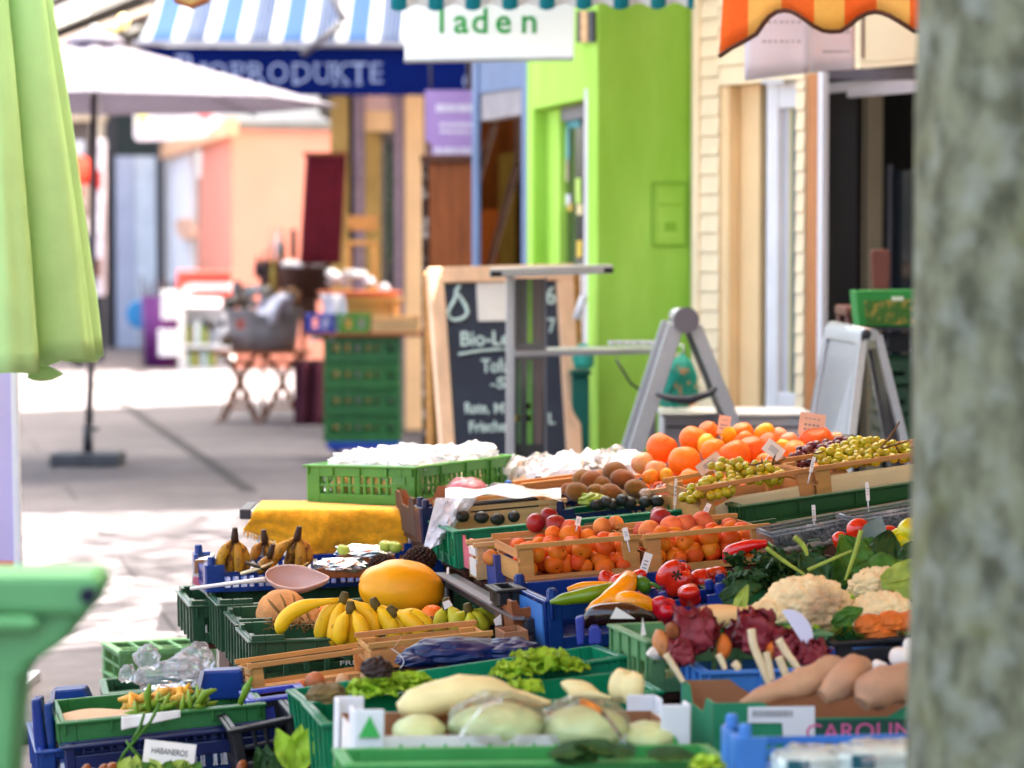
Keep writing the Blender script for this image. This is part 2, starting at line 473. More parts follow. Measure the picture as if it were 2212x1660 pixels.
def plastic_crate(c, label, m, name='plastic_crate', group=None, t=.012, notch=0., bev=.0025, top=.05, pitch=.03, bar=.012, solid=0., post=.035, lug=False, ribs=True, hole=False):
    m = MATS[m] if isinstance(m, str) else m
    th = c.thing(name, label, 'crate', group)
    H = c.H
    b = MB(); c.box(b, t + .001, c.L - t - .001, t + .001, c.W - t - .001, .004, .012); part(th, 'base', b, m)
    for side, nm in (('f', 'side_wall'), ('b', 'side_wall'), ('l', 'end_wall'), ('r', 'end_wall')):
        b = MB(); slot_wall(c, b, side, H, t, post=post, top=top, pitch=pitch, bar=bar, notch=notch, solid=solid)
        part(th, nm, b, m, bev=bev)
    if ribs:
        b = MB(); w = .007
        for x in (.02, .25, .5, .75, .98):
            xx = c.L * x
            c.box(b, xx - .003, xx + .003, -w, -.0005, H - top + .004, H - notch - .006)
            yy = c.W * x
            c.box(b, -w, -.0005, yy - .003, yy + .003, .004, H - notch - .006)
            c.box(b, c.L + .0005, c.L + w, yy - .003, yy + .003, .004, H - notch - .006)
    else: b = MB()
    w = .009                                                   # rim lip
    for (x0, x1, y0, y1) in ((-w, c.L + w, -w, 0), (-w, c.L + w, c.W, c.W + w), (-w, 0, .0, c.W), (c.L, c.L + w, .0, c.W)):
        c.box(b, x0, x1, y0, y1, H - notch - .008, H - notch - .001)
    part(th, 'rim', b, m, bev=.002)
    if lug:
        for x in (0, 1):
            for y in (0, 1):
                b = MB(); o = c.pt(x, y, H)
                q = o + c.ex * (.016 * (1 - 2 * x)) + c.ey * (.016 * (1 - 2 * y))
                b.lathe([(.015, -.004), (.0135, .018), (.009, .024), (0, .024)], q, 8, c.X, smooth=False)
                part(th, 'stacking_lug', b, m)
    return th

def wood_crate(c, label, m='wood_slat', group=None, name='wooden_crate', liner=None, post=.03, board=.4, slat=.012, front_gap=True, ends='wood_slat'):
    mw = MATS[m]; th = c.thing(name, label, 'crate', group); L, W, H = c.L, c.W, c.H
    b = MB(); c.box(b, .004, L - .004, .004, W - .004, .002, .007); part(th, 'base', b, mw)
    for x in (0, 1):
        for y in (0, 1):
            b = MB(); x0 = .006 if x == 0 else L - post - .006; y0 = .006 if y == 0 else W - post * .7 - .006
            c.box(b, x0, x0 + post, y0, y0 + post * .7, .007, H); part(th, 'corner_post', b, mw, bev=.0015)
    for y in (0, 1):
        y0 = 0 if y == 0 else W - .005
        b = MB(); c.box(b, 0, L, y0, y0 + .005, .001, H * board); part(th, 'board', b, mw)
        b = MB(); c.box(b, -.004, L + .004, y0 - .002, y0 + .010, H, H + slat); part(th, 'slat', b, mw, bev=.001)
    for x in (0, 1):
        x0 = .001 if x == 0 else L - .006
        b = MB(); c.box(b, x0, x0 + .005, .006, W - .006, .008, H * .62); part(th, 'end_board', b, MATS[ends])
        b = MB(); c.box(b, x0, x0 + .005, .006, W - .006, H * .74, H - .002); part(th, 'end_board', b, MATS[ends])
    return th

def carton_tray(c, label, m, inner='carton', name='carton_tray', group=None, end=None, dip=.35, cat='box'):
    th = c.thing(name, label, cat, group); L, W, H = c.L, c.W, c.H; t = .005
    b = MB(); c.box(b, t, L - t, t, W - t, .001, .006); part(th, 'base', b, MATS[inner])
    def wallpoly(o, dx, nrm, n, mm, nm):
        pts = []
        k = 12
        prof = [(0, H), (n * .18, H)]
        for i in range(k + 1):
            s = i / k; x = n * (.2 + .6 * s)
            prof.append((x, H * (1 - dip * min(1, 2.2 * math.sin(math.pi * s)) * (.0 if dip == 0 else 1))))
        prof += [(n * .82, H), (n, H)]
        pts = [o + dx * x + c.ez * z for x, z in [(0, 0)] + prof + [(n, 0)]]
        q = MB(); q.poly(pts, nrm * t); part(th, nm, q, MATS[mm])
        q = MB(); q.poly([p + nrm * (t + .0006) for p in pts], nrm * .001); part(th, 'lining', q, MATS[inner])
    o = c.pt(0, 0, 0)
    wallpoly(o, c.ex, c.ey, L, m, 'side_wall')
    wallpoly(o + c.ey * W, c.ex, -c.ey, L, m, 'side_wall')
    wallpoly(o + c.ey * (t + .002), c.ey, c.ex, W - 2 * t - .004, end or m, 'end_wall')
    wallpoly(o + c.ex * L + c.ey * (t + .002), c.ey, -c.ex, W - 2 * t - .004, end or m, 'end_wall')
    return th

def blue_tray(c, label, m='crate_blue', group=None, name='blue_tray', merlon=.05, gap=.035):
    """shallow lattice tray with tall stacking corners"""
    m = MATS[m]; th = c.thing(name, label, 'crate', group); L, W, H = c.L, c.W, c.H; t = .008
    b = MB(); c.box(b, t, L - t, t, W - t, .003, .010); part(th, 'base', b, m)
    hb = H * .72
    for side, nm, n in (('f', 'side_wall', L), ('b', 'side_wall', L), ('l', 'end_wall', W), ('r', 'end_wall', W)):
        q = MB()
        slot_wall(c, q, side, hb, t, post=.02, top=.012, bot=.012, pitch=.022, bar=.006, mid=.5)
        part(th, nm, q, m)
    for x in (0, 1):
        for y in (0, 1):
            q = MB(); w = .05
            x0 = -.004 if x == 0 else L - w + .004; y0 = -.004 if y == 0 else W - .012 + .004
            c.box(q, x0, x0 + w, y0, y0 + .012, .001, H)
            x1 = -.006 if x == 0 else L - .012 + .006; y1 = .010 if y == 0 else W - w - .010
            c.box(q, x1, x1 + .012, y1, y1 + w, .001, H)
            o = c.pt(x, y, H) + c.ex * (.012 * (1 - 2 * x)) + c.ey * (.012 * (1 - 2 * y))
            q.lathe([(.012, -.002), (.011, .018), (.008, .022), (0, .022)], o, 8, c.X, smooth=False)
            part(th, 'stacking_corner', q, m, bev=.0015)
    return th

# ================================================================ produce
def fruit_mesh(kind, r, seed=0):
    b = MB(); s = seed * 3.7
    if kind == 'round':
        fn = lambda q: (1 + .03 * noise.noise(q * 1.6 + V((s, 0, 0)))) * (1 - .16 * max(0, q.z - .78) / .22 - .05 * max(0, -q.z - .85) / .15)
        b.blob((0, 0, 0), r, r, r * .97, 24, 16, None, fn)
    elif kind == 'crease':           # apricot, peach
        def fn(q):
            w = math.atan2(q.y, q.x); k = math.exp(-(w / .22) ** 2) * (1 - q.z * q.z) ** .5
            return (1 + .03 * noise.noise(q * 1.8 + V((s, 0, 0)))) * (1 - .07 * k) * (1 - .2 * max(0, q.z - .8) / .2)
        b.blob((0, 0, 0), r, r * .97, r * 1.02, 28, 14, None, fn)
    elif kind == 'oval':
        fn = lambda q: 1 + .05 * noise.noise(q * 1.5 + V((s, 0, 0)))
        b.blob((0, 0, 0), r, r * .8, r * .78, 24, 14, None, fn)
    elif kind == 'pear':
        fn = lambda q: (1 - .22 * max(0, q.x) ** 1.5) * (1 + .04 * noise.noise(q * 1.5 + V((s, 0, 0))))
        b.blob((0, 0, 0), r * 1.15, r * .85, r * .85, 24, 14, None, fn)
    elif kind == 'apple':
        fn = lambda q: (1 + .03 * noise.noise(q * 1.4 + V((s, 0, 0)))) * (1 - .35 * max(0, q.z - .72) / .28 - .2 * max(0, -q.z - .8) / .2) * (1 + .03 * math.cos(5 * math.atan2(q.y, q.x)) * (-q.z if q.z < 0 else 0))
        b.blob((0, 0, 0), r, r, r * .92, 28, 18, None, fn)
    elif kind == 'pepper':
        def fn(q):
            w = math.atan2(q.y, q.x); lob = 1 - .11 * abs(math.sin(1.5 * w + s)) ** 3 - .06 * math.cos(3 * w)
            return lob * (1 - .3 * max(0, q.z - .7) / .3 - .16 * max(0, -q.z - .75) / .25) * (1 + .04 * noise.noise(q * 1.7 + V((s, 0, 0))))
        b.blob((0, 0, 0), r, r, r * 1.1, 36, 20, None, fn)
    elif kind == 'tuber':
        def fn(q):
            k = (1 - .45 * abs(q.x) ** 2.2)
            p = V((q.x, q.y * k, q.z * k)) * (1 + .10 * noise.noise(q * 1.8 + V((s, 2, 0))))
            p.z += .25 * (q.x * q.x) - .1; p.y += .15 * math.sin(q.x * 2 + s)
            return p
        b.blob((0, 0, 0), r * 1.9, r, r * .9, 24, 16, rot(0, 90, 0) @ rot(0, -90, 0), fn)
    return b

PROTO = {}
def fruit(kind, name, r, m, label, cat, loc, X=None, group=None, seed=None, scale=1., extra=None):
    """a single fruit; the first of each shape is built, later ones are copies sharing its mesh"""
    if seed is None: seed = rnd.randint(0, 3)
    key = (kind, name, m, seed, round(r, 4))
    X = X or rrot()
    if key in PROTO:
        return dup(PROTO[key], name, label, loc, X, scale, group, cat)
    me = mesh(name, fruit_mesh(kind, r, seed), MATS[m])
    o = bpy.data.objects.new(name, me); COL.objects.link(o)
    o.matrix_world = Matrix.Translation(V(loc)) @ X.to_4x4() @ Matrix.Scale(scale, 4)
    MW[o.name] = o.matrix_world.copy()
    o['label'] = label; o['category'] = cat
    if group: o['group'] = group
    PROTO[key] = o
    return o

def heap(c, r, layers, z0=.012, inset=.02, mound=True, jitter=.18, skip=0.):
    """resting places for fruit of radius r in layers inside crate c"""
    out = []
    for k in range(layers):
        ins = inset + r + (k * r * (.9 if mound else .15))
        nx = max(1, int((c.L - 2 * ins) / (2 * r)) + 1); ny = max(1, int((c.W - 2 * ins) / (1.9 * r)) + 1)
        for i in range(nx):
            for j in range(ny):
                x = ins + (c.L - 2 * ins) * ((i + (.25 if (j + k) % 2 else -.0)) / max(1, nx - 1) if nx > 1 else .5)
                y = ins + (c.W - 2 * ins) * (j / max(1, ny - 1) if ny > 1 else .5)
                if rnd.random() < skip: continue
                x = min(max(x + rnd.uniform(-1, 1) * r * jitter, ins * .7), c.L - ins * .7)
                y += rnd.uniform(-1, 1) * r * jitter
                z = z0 + r + k * r * 1.45 + rnd.uniform(-.15, .15) * r
                out.append(c.pt(x / c.L, y / c.W, z))
    return out

def banana_part(t, p0, p1, bend, r, m, tipm=None):
    """one banana from the crown p0 to the tip p1, bent by the vector bend"""
    p0, p1, bend = V(p0), V(p1), V(bend)
    n = 12; pts = []; rs = []
    for i in range(n + 1):
        s = i / n
        pts.append(p0.lerp(p1, s) + bend * (4 * s * (1 - s)) * (1 - .25 * s))
        if s < .14: k = .34 + .08 * s / .14
        elif s < .42: k = .42 + .55 * math.sin((s - .14) / .28 * 1.5708)
        elif s < .8: k = .97 + .03 * math.sin((s - .42) / .38 * math.pi)
        else: k = .97 - .72 * ((s - .8) / .2) ** 1.6
        rs.append(r * k)
    b = MB(); b.tube(pts, rs, 10)
    o = part(t, 'banana', b, MATS[m])
    q = MB(); dirn = (pts[-1] - pts[-2]).normalized()
    q.tube([pts[-1] - dirn * r * .1, pts[-1] + dirn * r * .35], [r * .3, r * .2], 7); part_sub(o, 'tip', q, MATS['banana_brown'])
    return o

def part_sub(o, name, mb, m):
    Mx = MW[o.name]
    c = bpy.data.objects.new(name, mesh(name, mb, m, Mx.inverted())); COL.objects.link(c); c.parent = o; MW[c.name] = Mx
    return c

def banana_bunch(label, crown, tips, r=.017, m='banana', group=None, stem='banana_stem', bend=.35, up=None, sl=1.):
    t = thing('banana_bunch', label, 'bananas', crown, None, group)
    c = V(crown)
    b = MB(); q = (c - sum((V(x) for x in tips), V((0, 0, 0))) / len(tips)).normalized()
    b.tube([c - q * .008, c + q * .008 * sl, c + q * .022 * sl], [r * .72, r * .6, r * .42], 9); part(t, 'crown', b, MATS[stem])
    mid = sum((V(x) for x in tips), V((0, 0, 0))) / len(tips)
    for i, p in enumerate(tips):
        p = V(p); out = (p - mid); out.z = 0
        ln = (p - c).length
        bd = V((0, 0, 1)) * ln * bend * (.55 if not up else up) + out * .35
        banana_part(t, c + (p - mid) * .06, p, bd, r * rnd.uniform(.92, 1.05), m)
    return t

def grape_bunch(label, pos, m, r=.011, stem=None, group=None, cat='grapes'):
    """pos: list of berry centres"""
    loc = sum((V(p) for p in pos), V((0, 0, 0))) / len(pos)
    t = thing('grape_bunch', label, cat, loc, None, group)
    b = MB(); b.blob((0, 0, 0), r, r, r * 1.12, 14, 9)
    me = mesh('grape', b, MATS[m])
    inv = MW[t.name].inverted()
    for p in pos[:98]:
        o = bpy.data.objects.new('grape', me); COL.objects.link(o); o.parent = t
        o.matrix_local = inv @ Matrix.Translation(V(p)) @ rrot().to_4x4() @ Matrix.Scale(rnd.uniform(.85, 1.12), 4)
    for s in stem or []:
        q = MB(); q.tube(s, [.0028] * (len(s) - 1) + [.002], 6); part(t, 'stem', q, MATS['stem_brown'])
    return t

def leaf_grid(mb, o, dirv, up, L, W, curl=.3, ruffle=.12, nu=10, nv=8, seed=0, cup=.2):
    o = V(o); d = V(dirv).normalized(); up = V(up); up = (up - d * up.dot(d)).normalized(); sd = d.cross(up)
    def fn(a, b):
        w = (b - .5) * 2
        wid = W * (math.sin(math.pi * min(1, a * .86 + .1)) ** .7) * .5
        z = cup * W * w * w * .5 + ruffle * W * noise.noise(V((a * 4.2 + seed * 3.1, w * 3.6, seed))) * (abs(w) ** 1.2 + .15)
        z += -curl * L * a * a
        return o + d * (L * a * (1 - .08 * w * w)) + sd * (wid * w) + up * z
    return mb.grid(fn, nu, nv)

def lettuce(name, label, o, rad, m='leaf_lime', n=22, cat='lettuce', ruffle=.5, group=None, h=1.):
    o = V(o); t = thing(name, label, cat, o, None, group)
    for ring in range(3):
        b = MB()
        for i in range(n // 3):
            w = 2 * math.pi * (i + rnd.uniform(0, .6)) / (n // 3) + ring
            el = (.25, .7, 1.15)[ring]
            d = V((math.cos(w) * math.cos(el), math.sin(w) * math.cos(el), math.sin(el) * h))
            up = V((-math.cos(w) * math.sin(el), -math.sin(w) * math.sin(el), math.cos(el)))
            L = rad * (1.1, .95, .7)[ring] * rnd.uniform(.85, 1.1)
            leaf_grid(b, o + V((0, 0, rad * .15)), d, up, L, L * 1.05, .25, ruffle, 12, 12, rnd.random() * 9, .35)
        part(t, 'leaf', b, MATS[m])
    return t

def leafy_head(name, label, o, r, m, n=11, cat='lettuce', group=None, open_=.35, core=None, flat=.9):
    """a head of wrapped leaves: patches of a sphere that open and ruffle towards their edges"""
    o = V(o); t = thing(name, label, cat, o, None, group)
    b = MB(); b.blob(o, r * .76, r * .76, r * .72 * flat, 24, 16, None, lambda q: 1 + .12 * noise.noise(q * 2.5 + o * 9)); part(t, 'heart', b, MATS[core or m])
    for k in range(n):
        w = 2.39996 * k + rnd.uniform(-.2, .2); el = -.15 + 1.45 * (k / n) ** .9
        c = V((math.cos(w) * math.cos(el), math.sin(w) * math.cos(el), math.sin(el)))
        up = V((0, 0, 1)) if abs(c.z) < .95 else V((1, 0, 0)); e1 = c.cross(up).normalized(); e2 = e1.cross(c); sd = rnd.random() * 50
        def fn(i, j):
            a = (i - .5) * 1.9; e = (j - .42) * 2.1
            d = (c + e1 * math.tan(a * .62) + e2 * math.tan(e * .58)).normalized()
            q = max(0, e) ** 1.6; ed = max(abs(a), abs(e))
            k2 = .90 + .05 * (k % 3) + open_ * (q * .5 + .25 * max(0, abs(a) - .35) ** 1.5) + .34 * ed ** 1.5 * noise.noise(V((i * 4.5, j * 4.5, sd)))
            return o + V((d.x, d.y, d.z * flat)) * (r * k2)
        b = MB(); b.grid(fn, 12, 12); part(t, 'leaf', b, MATS[m])
    return t

def crumple(mb, c, rx, ry, rz, seed=0, amp=.28, n=30, m=16, fr=2.4, X=None, flat=-.6, smooth=False):
    def fn(q):
        p = q * fr + V((seed * 5.1, seed, 0))
        k = 1 + amp * (noise.voronoi(p)[0][1] - noise.voronoi(p)[0][0] - .3) + amp * .7 * noise.noise(p * 1.9)
        w = V((q.x, q.y, max(q.z, flat))) * k
        return w
    return mb.blob(c, rx, ry, rz, n, m, X, fn, smooth=smooth)

def tag_card(label, u, v, w, h, d, m='paper', tilt=0., lean=8, name='price_tag', text=None, tm='ink', yaw=0., pole=.05, group=None):
    """small price card on a spike; u, v = middle of the card"""
    o = P(u, v, d); ww, hh = PX(w, d), PX(h, d)
    X = rot(0, tilt, yaw) @ rot(-lean, 0, 0)
    t = thing(name, label, 'price tag', o, X, group)
    b = MB(); b.box(o, ww, .0016, hh, X); part(t, 'card', b, MATS[m])
    if text: lettering(t, 'lettering', text, o + X @ V((0, -.0014, hh * .05)), X @ V((1, 0, 0)), X @ V((0, 0, 1)), hh * .28, MATS[tm], ww * .7, .0004)
    if pole:
        b = MB(); b.tube([o + X @ V((0, .002, -hh * .3)), o + X @ V((0, .002, -hh * .5 - pole))], .0018, 6); part(t, 'spike', b, MATS['white_plastic'])
    return t
# ================================================================ setting
class Plane3:
    def __init__(s, a, b, c):       # through three points; normal faces the camera
        s.o = V(a); s.n = (V(b) - s.o).cross(V(c) - s.o).normalized()
        if s.n.dot(V((0, 0, CAMZ)) - s.o) < 0: s.n = -s.n
    def at(s, u, v, off=0.):
        r = ray(u, v); c = V((0, 0, CAMZ))
        return c + r * ((s.o + s.n * off - c).dot(s.n) / r.dot(s.n))

def pz(pl, u, z, off=0.):
    p = pl.at(u, 535, off); return V((p.x, p.y, z))

def zrect(mb, pl, u0, u1, z0, z1, off=0., th=.03):
    a, b = pz(pl, u0, 0, off + th), pz(pl, u1, 0, off + th)
    return mb.obox(V((a.x, a.y, z0)), b - a, pl.n * -th, V((0, 0, z1 - z0)))

def zv(pl, u, v): return pl.at(u, v).z

def leafpanel(t, q, th=.02, rail=.03, face='alu_dark', frame='alu', two=True):
    """a framed rectangular leaf of a folding board: q = four picture corners with distances, TL TR BR BL"""
    a, b, c, d = [P(*x) for x in q]
    n = (b - a).cross(d - a).normalized()
    if n.dot(V((0, 0, 1.5)) - a) < 0: n = -n
    def lp(s, k): return (a.lerp(b, s)).lerp(d.lerp(c, s), k)
    w = (b - a).length; h = (d - a).length; rs, rk = rail / w, rail / h
    m = MB(); m.poly([lp(rs * .6, rk * .6), lp(1 - rs * .6, rk * .6), lp(1 - rs * .6, 1 - rk * .6), lp(rs * .6, 1 - rk * .6)], n * th * .4); part(t, 'panel', m, MATS[face])
    for nm, s0, s1, k0, k1 in (('frame_rail', 0, rs, 0, 1), ('frame_rail', 1 - rs, 1, 0, 1), ('frame_rail', rs, 1 - rs, 0, rk), ('frame_rail', rs, 1 - rs, 1 - rk, 1)):
        m = MB(); o = -n * th * .3
        m.poly([lp(s0, k0) + o, lp(s1, k0) + o, lp(s1, k1) + o, lp(s0, k1) + o], n * th * 1.2); part(t, nm, m, MATS[frame], bev=.003)
    return lp, n

def build_setting():
    # ---- ground: paved street, joints laid along the street
    gm = mat('paving', '#484245', .85, .0, .9, bump=.12, bscale=70, col2='#5e575a', lo=.3, hi=.72)
    nt = gm.node_tree; b = nt.nodes['Principled BSDF']
    tc = nt.nodes.new('ShaderNodeTexCoord')
    br = nt.nodes.new('ShaderNodeTexBrick'); br.inputs['Scale'].default_value = 1; br.inputs['Brick Width'].default_value = 2.2; br.inputs['Row Height'].default_value = 1.1
    br.inputs['Mortar Size'].default_value = .012; br.inputs['Mortar Smooth'].default_value = .3
    br.inputs['Color1'].default_value = (1, 1, 1, 1); br.inputs['Color2'].default_value = (.86, .84, .86, 1); br.inputs['Mortar'].default_value = (.38, .35, .36, 1)
    nt.links.new(tc.outputs['Object'], br.inputs['Vector'])
    n2 = nt.nodes.new('ShaderNodeTexNoise'); n2.inputs['Scale'].default_value = 7; n2.inputs['Detail'].default_value = 9
    nt.links.new(tc.outputs['Object'], n2.inputs['Vector'])
    mx = nt.nodes.new('ShaderNodeMixRGB'); mx.blend_type = 'MULTIPLY'; mx.inputs[0].default_value = 1
    old = b.inputs['Base Color'].links[0].from_socket
    nt.links.new(old, mx.inputs[1]); nt.links.new(br.outputs['Color'], mx.inputs[2])
    m2 = nt.nodes.new('ShaderNodeMixRGB'); m2.blend_type = 'OVERLAY'; m2.inputs[0].default_value = .45
    nt.links.new(mx.outputs[0], m2.inputs[1]); nt.links.new(n2.outputs['Fac'], m2.inputs[2]); nt.links.new(m2.outputs[0], b.inputs['Base Color'])
    g = MB(); g.add([(-150, -60, 0), (150, -60, 0), (150, 200, 0), (-150, 200, 0)], [(0, 1, 2, 3)])
    solo('ground', 'pale grey paved market street with thin joints', 'ground', g, gm, loc=(0, 0, 0), X=rot(0, 0, 12), kind='structure')
    # gutter line crossing the street
    g = MB(); q = [(200, 830), (250, 868), (300, 905), (350, 940), (400, 975), (440, 1003), (480, 1032), (520, 1062)]
    pts = [PZ(u, v, .004) for u, v in q]; side = [V((.10, .01, 0))] * len(pts)
    vs = []
    for p in pts: vs += [p, p + V((.11, .0, 0))]
    g.add(vs, [(2 * i, 2 * i + 1, 2 * i + 3, 2 * i + 2) for i in range(len(pts) - 1)])
    solo('gutter', 'narrow dark drainage joint running along the paving', 'gutter', g, mat('joint', '#2e292b', .9, .2, 20), kind='structure')

    s = V((-.2083, .9781, 0)); n = V((.9781, .2083, 0))
    G0 = V((.392, 13.5, 0))
    GF = Plane((G0.x, G0.y), (s.x, s.y)); GW = Plane((G0.x, G0.y), (n.x, n.y))
    # ---------------- green kiosk
    mg = mat('green_render', '#98cc44', .8, .07, 1.6, bump=.2, bscale=90, spec=.2, col2='#aedb5e', stretch=(1.6, 1.6, .5))
    mjamb = mat('grey_jamb', '#c9c6cc', .5, .05, 4)
    t = thing('green_kiosk', 'bright lime green market kiosk with a narrow glazed door', 'kiosk', G0)
    b = MB(); zrect(b, GW, 1291, 1640, 0, 3.0, -.2, .2); part(t, 'wall', b, mg)
    b = MB(); a0 = pz(GF, 1291, 0, -.14)
    zrect(b, GF, 1138, 1151, 0, 3.0, -.14, .14); zrect(b, GF, 1151, 1290.8, 2.19, 3.0, -.14, .14); part(t, 'wall', b, mg, bev=.006)
    b = MB(); zrect(b, GF, 1152, 1181, 0, 2.185, -.12, .05); zrect(b, GF, 1184, 1208, 0, 2.185, -.12, .05); part(t, 'door', b, mg, bev=.004)
    b = MB(); zrect(b, GF, 1181, 1184, 0, 2.18, -.125, .03); part(t, 'door_gap', b, MATS['black'])
    b = MB(); zrect(b, GF, 1208.5, 1260, .05, 2.12, -.13, .02); part(t, 'window', b, MATS['glass_dark'])
    b = MB(); zrect(b, GF, 1208.5, 1260, 2.12, 2.185, -.13, .05); part(t, 'window_frame', b, MATS['alu_dark'])
    b = MB(); zrect(b, GF, 1261, 1285, 0, 2.24, -.05, .05); part(t, 'door_jamb', b, mjamb, bev=.004)
    for (u0, v0, u1, v1, c) in ((1211, 256, 1252, 276, '#3f8f92'), (1214, 278, 1228, 345, '#7fb9bd'), (1212, 395, 1221, 418, '#c8382e'), (1213, 420, 1230, 446, '#e4e2ea'),
                               (1226, 440, 1235, 456, '#c9a944'), (1243, 385, 1254, 440, '#a9c95a'), (1246, 442, 1257, 464, '#d9c790'), (1246, 520, 1256, 556, '#d7b53c'), (1216, 345, 1226, 392, '#c9b8a6')):
        b = MB(); b.prect(GF, u0, v0, u1, v1, -.108, .004); part(t, 'window_sticker', b, mat('st' + c, c, .6, .15, 20))
    b = MB(); zrect(b, GF, 1138, 1291, 3.0, 3.08, -.3, .42); part(t, 'roof_edge', b, mat('kiosk_roof', '#6a6a66', .7))
    o = pz(GW, 1291, 0, -.2); b = MB(); b.obox(V((o.x, o.y, 3.0)) , n * 3.2, s * 2.2, V((0, 0, .08))); part(t, 'roof', b, MATS['kiosk_roof'])
    for u0, u1, m in ((1245, 1253, 'black'), (1254, 1268, 'wood_pale'), (1270, 1282, 'black')):
        b = MB(); b.prect(GF, u0, 24, u1, 92, .003, .012); part(t, 'vent_slat', b, MATS[m])
    for u0, v0, u1, v1 in ((1408, 394, 1484, 398), (1408, 528, 1484, 532), (1408, 398, 1411, 528), (1481, 398, 1484, 528), (1424, 440, 1470, 443), (1436, 480, 1462, 500)):
        b = MB(); b.prect(GW, u0, v0, u1, v1, .004, .008); part(t, 'hatch_frame', b, mat('green_trim', '#84b636', .6, .1, 5))
    b = MB(); zrect(b, GW, 1410, 1482, zv(GW, 1440, 528), zv(GW, 1440, 398), .001, .004); zrect(b, GW, 1418, 1474, zv(GW, 1440, 520), zv(GW, 1440, 406), .0052, .003); part(t, 'hatch', b, mg)
    # ---------------- lettered light box over the door
    pl = front(12.7)
    t = thing('shop_sign', 'white light box sign with green lower case letters under the striped valance', 'sign', pl.at(1057, 131))
    b = MB(); b.panel(pl, [(874, -60), (1242, -60), (1239, 127), (874, 132)], -.14, .14); part(t, 'light_box', b, mat('lightbox', '#dfe3e2', .35, .02, 3, emit=.04), bev=.008)
    b = MB(); b.panel(pl, [(872, 128), (1239, 123.5), (1239, 127.5), (872, 132.5)], -.142, .146); part(t, 'frame', b, mat('sign_frame', '#b9bfc4', .4))
    lt = mat('letter_green', '#22a84a', .5, .05, 5)
    for ch, u, w in (('l', 954, None), ('a', 996, None), ('d', 1037, None), ('e', 1087, None), ('n', 1143, None)):
        dv = 48
        lettering(t, 'letter', ch, pl.at(u, dv, .004), (1, 0, 0), (0, 0, 1), PX(56, 12.7), lt, ext=.003, off=.002)
    b = MB()
    for u in (1080, 1097): b.prect(pl, u - 3, 27, u + 3, 32, .001, .004)
    # ---------------- turquoise and white scalloped valance
    pl = front(12.25); W0 = 845; per = PX(79.6, 12.25)
    me = mat('valance_teal', '#ffffff', .8, .04, 20, translucent=.35, stripe=(per, [(0, '#1c93a0'), (.42, '#eef0f0')]))
    ox = pl.at(W0, 0)
    t = thing('striped_valance', 'turquoise and white striped awning valance with scalloped edge above the white sign', 'awning', (ox.x, ox.y, ox.z))
    top = [(1499, -90), (845, -90)]; bot = []
    for i in range(0, 165):
        u = 845 + 654 * i / 164
        k = math.cos((u - 862) / 79.6 * 2 * math.pi)
        bot.append((u, 18 + 7 * k - 5 * i / 164))
    b = MB()
    vs = []
    for u, v in bot:
        w = .012 * math.sin((u - 845) / 79.6 * 2 * math.pi)
        vs += [pl.at(u, v, w), pl.at(u, -90, w * .3)]
    b.add(vs, [(2 * i, 2 * i + 2, 2 * i + 3, 2 * i + 1) for i in range(len(bot) - 1)], True)
    part(t, 'valance', b, me, solid=.003)
    b = MB(); a, c = pl.at(845, -90), pl.at(1499, -90)
    b.obox(a, c - a, V((0, 1.1, .25)), V((0, 0, .004))); part(t, 'canopy', b, me)

    # ---------------- blue framed brown stall (next kiosk down the street)
    mbl = mat('blue_grey', '#526a8e', .5, .15, 3); mdk = mat('brown_inside', '#3a1a06', .9, .3, 2, spec=0.)
    t = thing('brown_stall', 'blue framed stall front with brown boards and leaning timbers inside', 'stall', pz(GF, 1080, 0))
    b = MB(); zrect(b, GF, 1019, 1031, 0, 2.65, -.02, .02); part(t, 'post', b, mbl, bev=.005)
    b = MB(); zrect(b, GF, 1126, 1137.5, 0, 2.55, -.02, .02); part(t, 'post', b, mbl, bev=.005)
    b = MB(); b.panel(GF, [(1031, 120), (1126, 110), (1126, 189), (1031, 203)], -.09, .08); part(t, 'fascia', b, mbl)
    b = MB(); b.panel(GF, [(1031, 205), (1126, 191), (1126, 247), (1031, 263)], -.10, .08); part(t, 'lintel', b, mat('lintel_grey', '#8d8789', .6, .12, 6))
    b = MB(); zrect(b, GF, 1010, 1150, 0, 2.9, -.8, .04); part(t, 'back_wall', b, mdk)
    b = MB(); zrect(b, GF, 1020, 1075, .4, 1.75, -.74, .03); part(t, 'board', b, mat('board_brown', '#5c2a0c', .9, .3, 3, stretch=(5, 5, .8), spec=0.))
    b = MB(); zrect(b, GF, 1077, 1112, .9, 2.1, -.73, .03); part(t, 'board', b, mat('olive_panel', '#4a3612', .9, .2, 4, spec=0.))
    b = MB(); zrect(b, GF, 1060, 1140, .3, 1.35, -.68, .03); part(t, 'board', b, MATS['board_brown'])
    for q in (((1068, 270), (978, 575)), ((1118, 355), (1050, 600)), ((1118, 222), (1121, 356))):
        b = MB(); p0, p1 = GF.at(*q[0], -.2), GF.at(*q[1], -.25); b.tube([p0, p1], .022, 4, smooth=False); part(t, 'leaning_timber', b, mat('timber_grey', '#4a3020', .6, .2, 6))
    o = pz(GF, 1138, 0, -.05); b = MB(); b.obox(V((o.x, o.y, 2.9)), n * 2.5, s * 3.4, V((0, 0, .08))); part(t, 'roof', b, MATS['kiosk_roof'])

    # ---------------- tall cabinet
    pl = front(17.0)
    t = thing('tall_cabinet', 'tall narrow brown wooden cabinet standing left of the blue framed stall', 'cabinet', pz(pl, 960, 0))
    b = MB(); zrect(b, pl, 926, 1022, .02, 1.985, -.45, .45); part(t, 'body', b, MATS['wood_brown'], bev=.006)
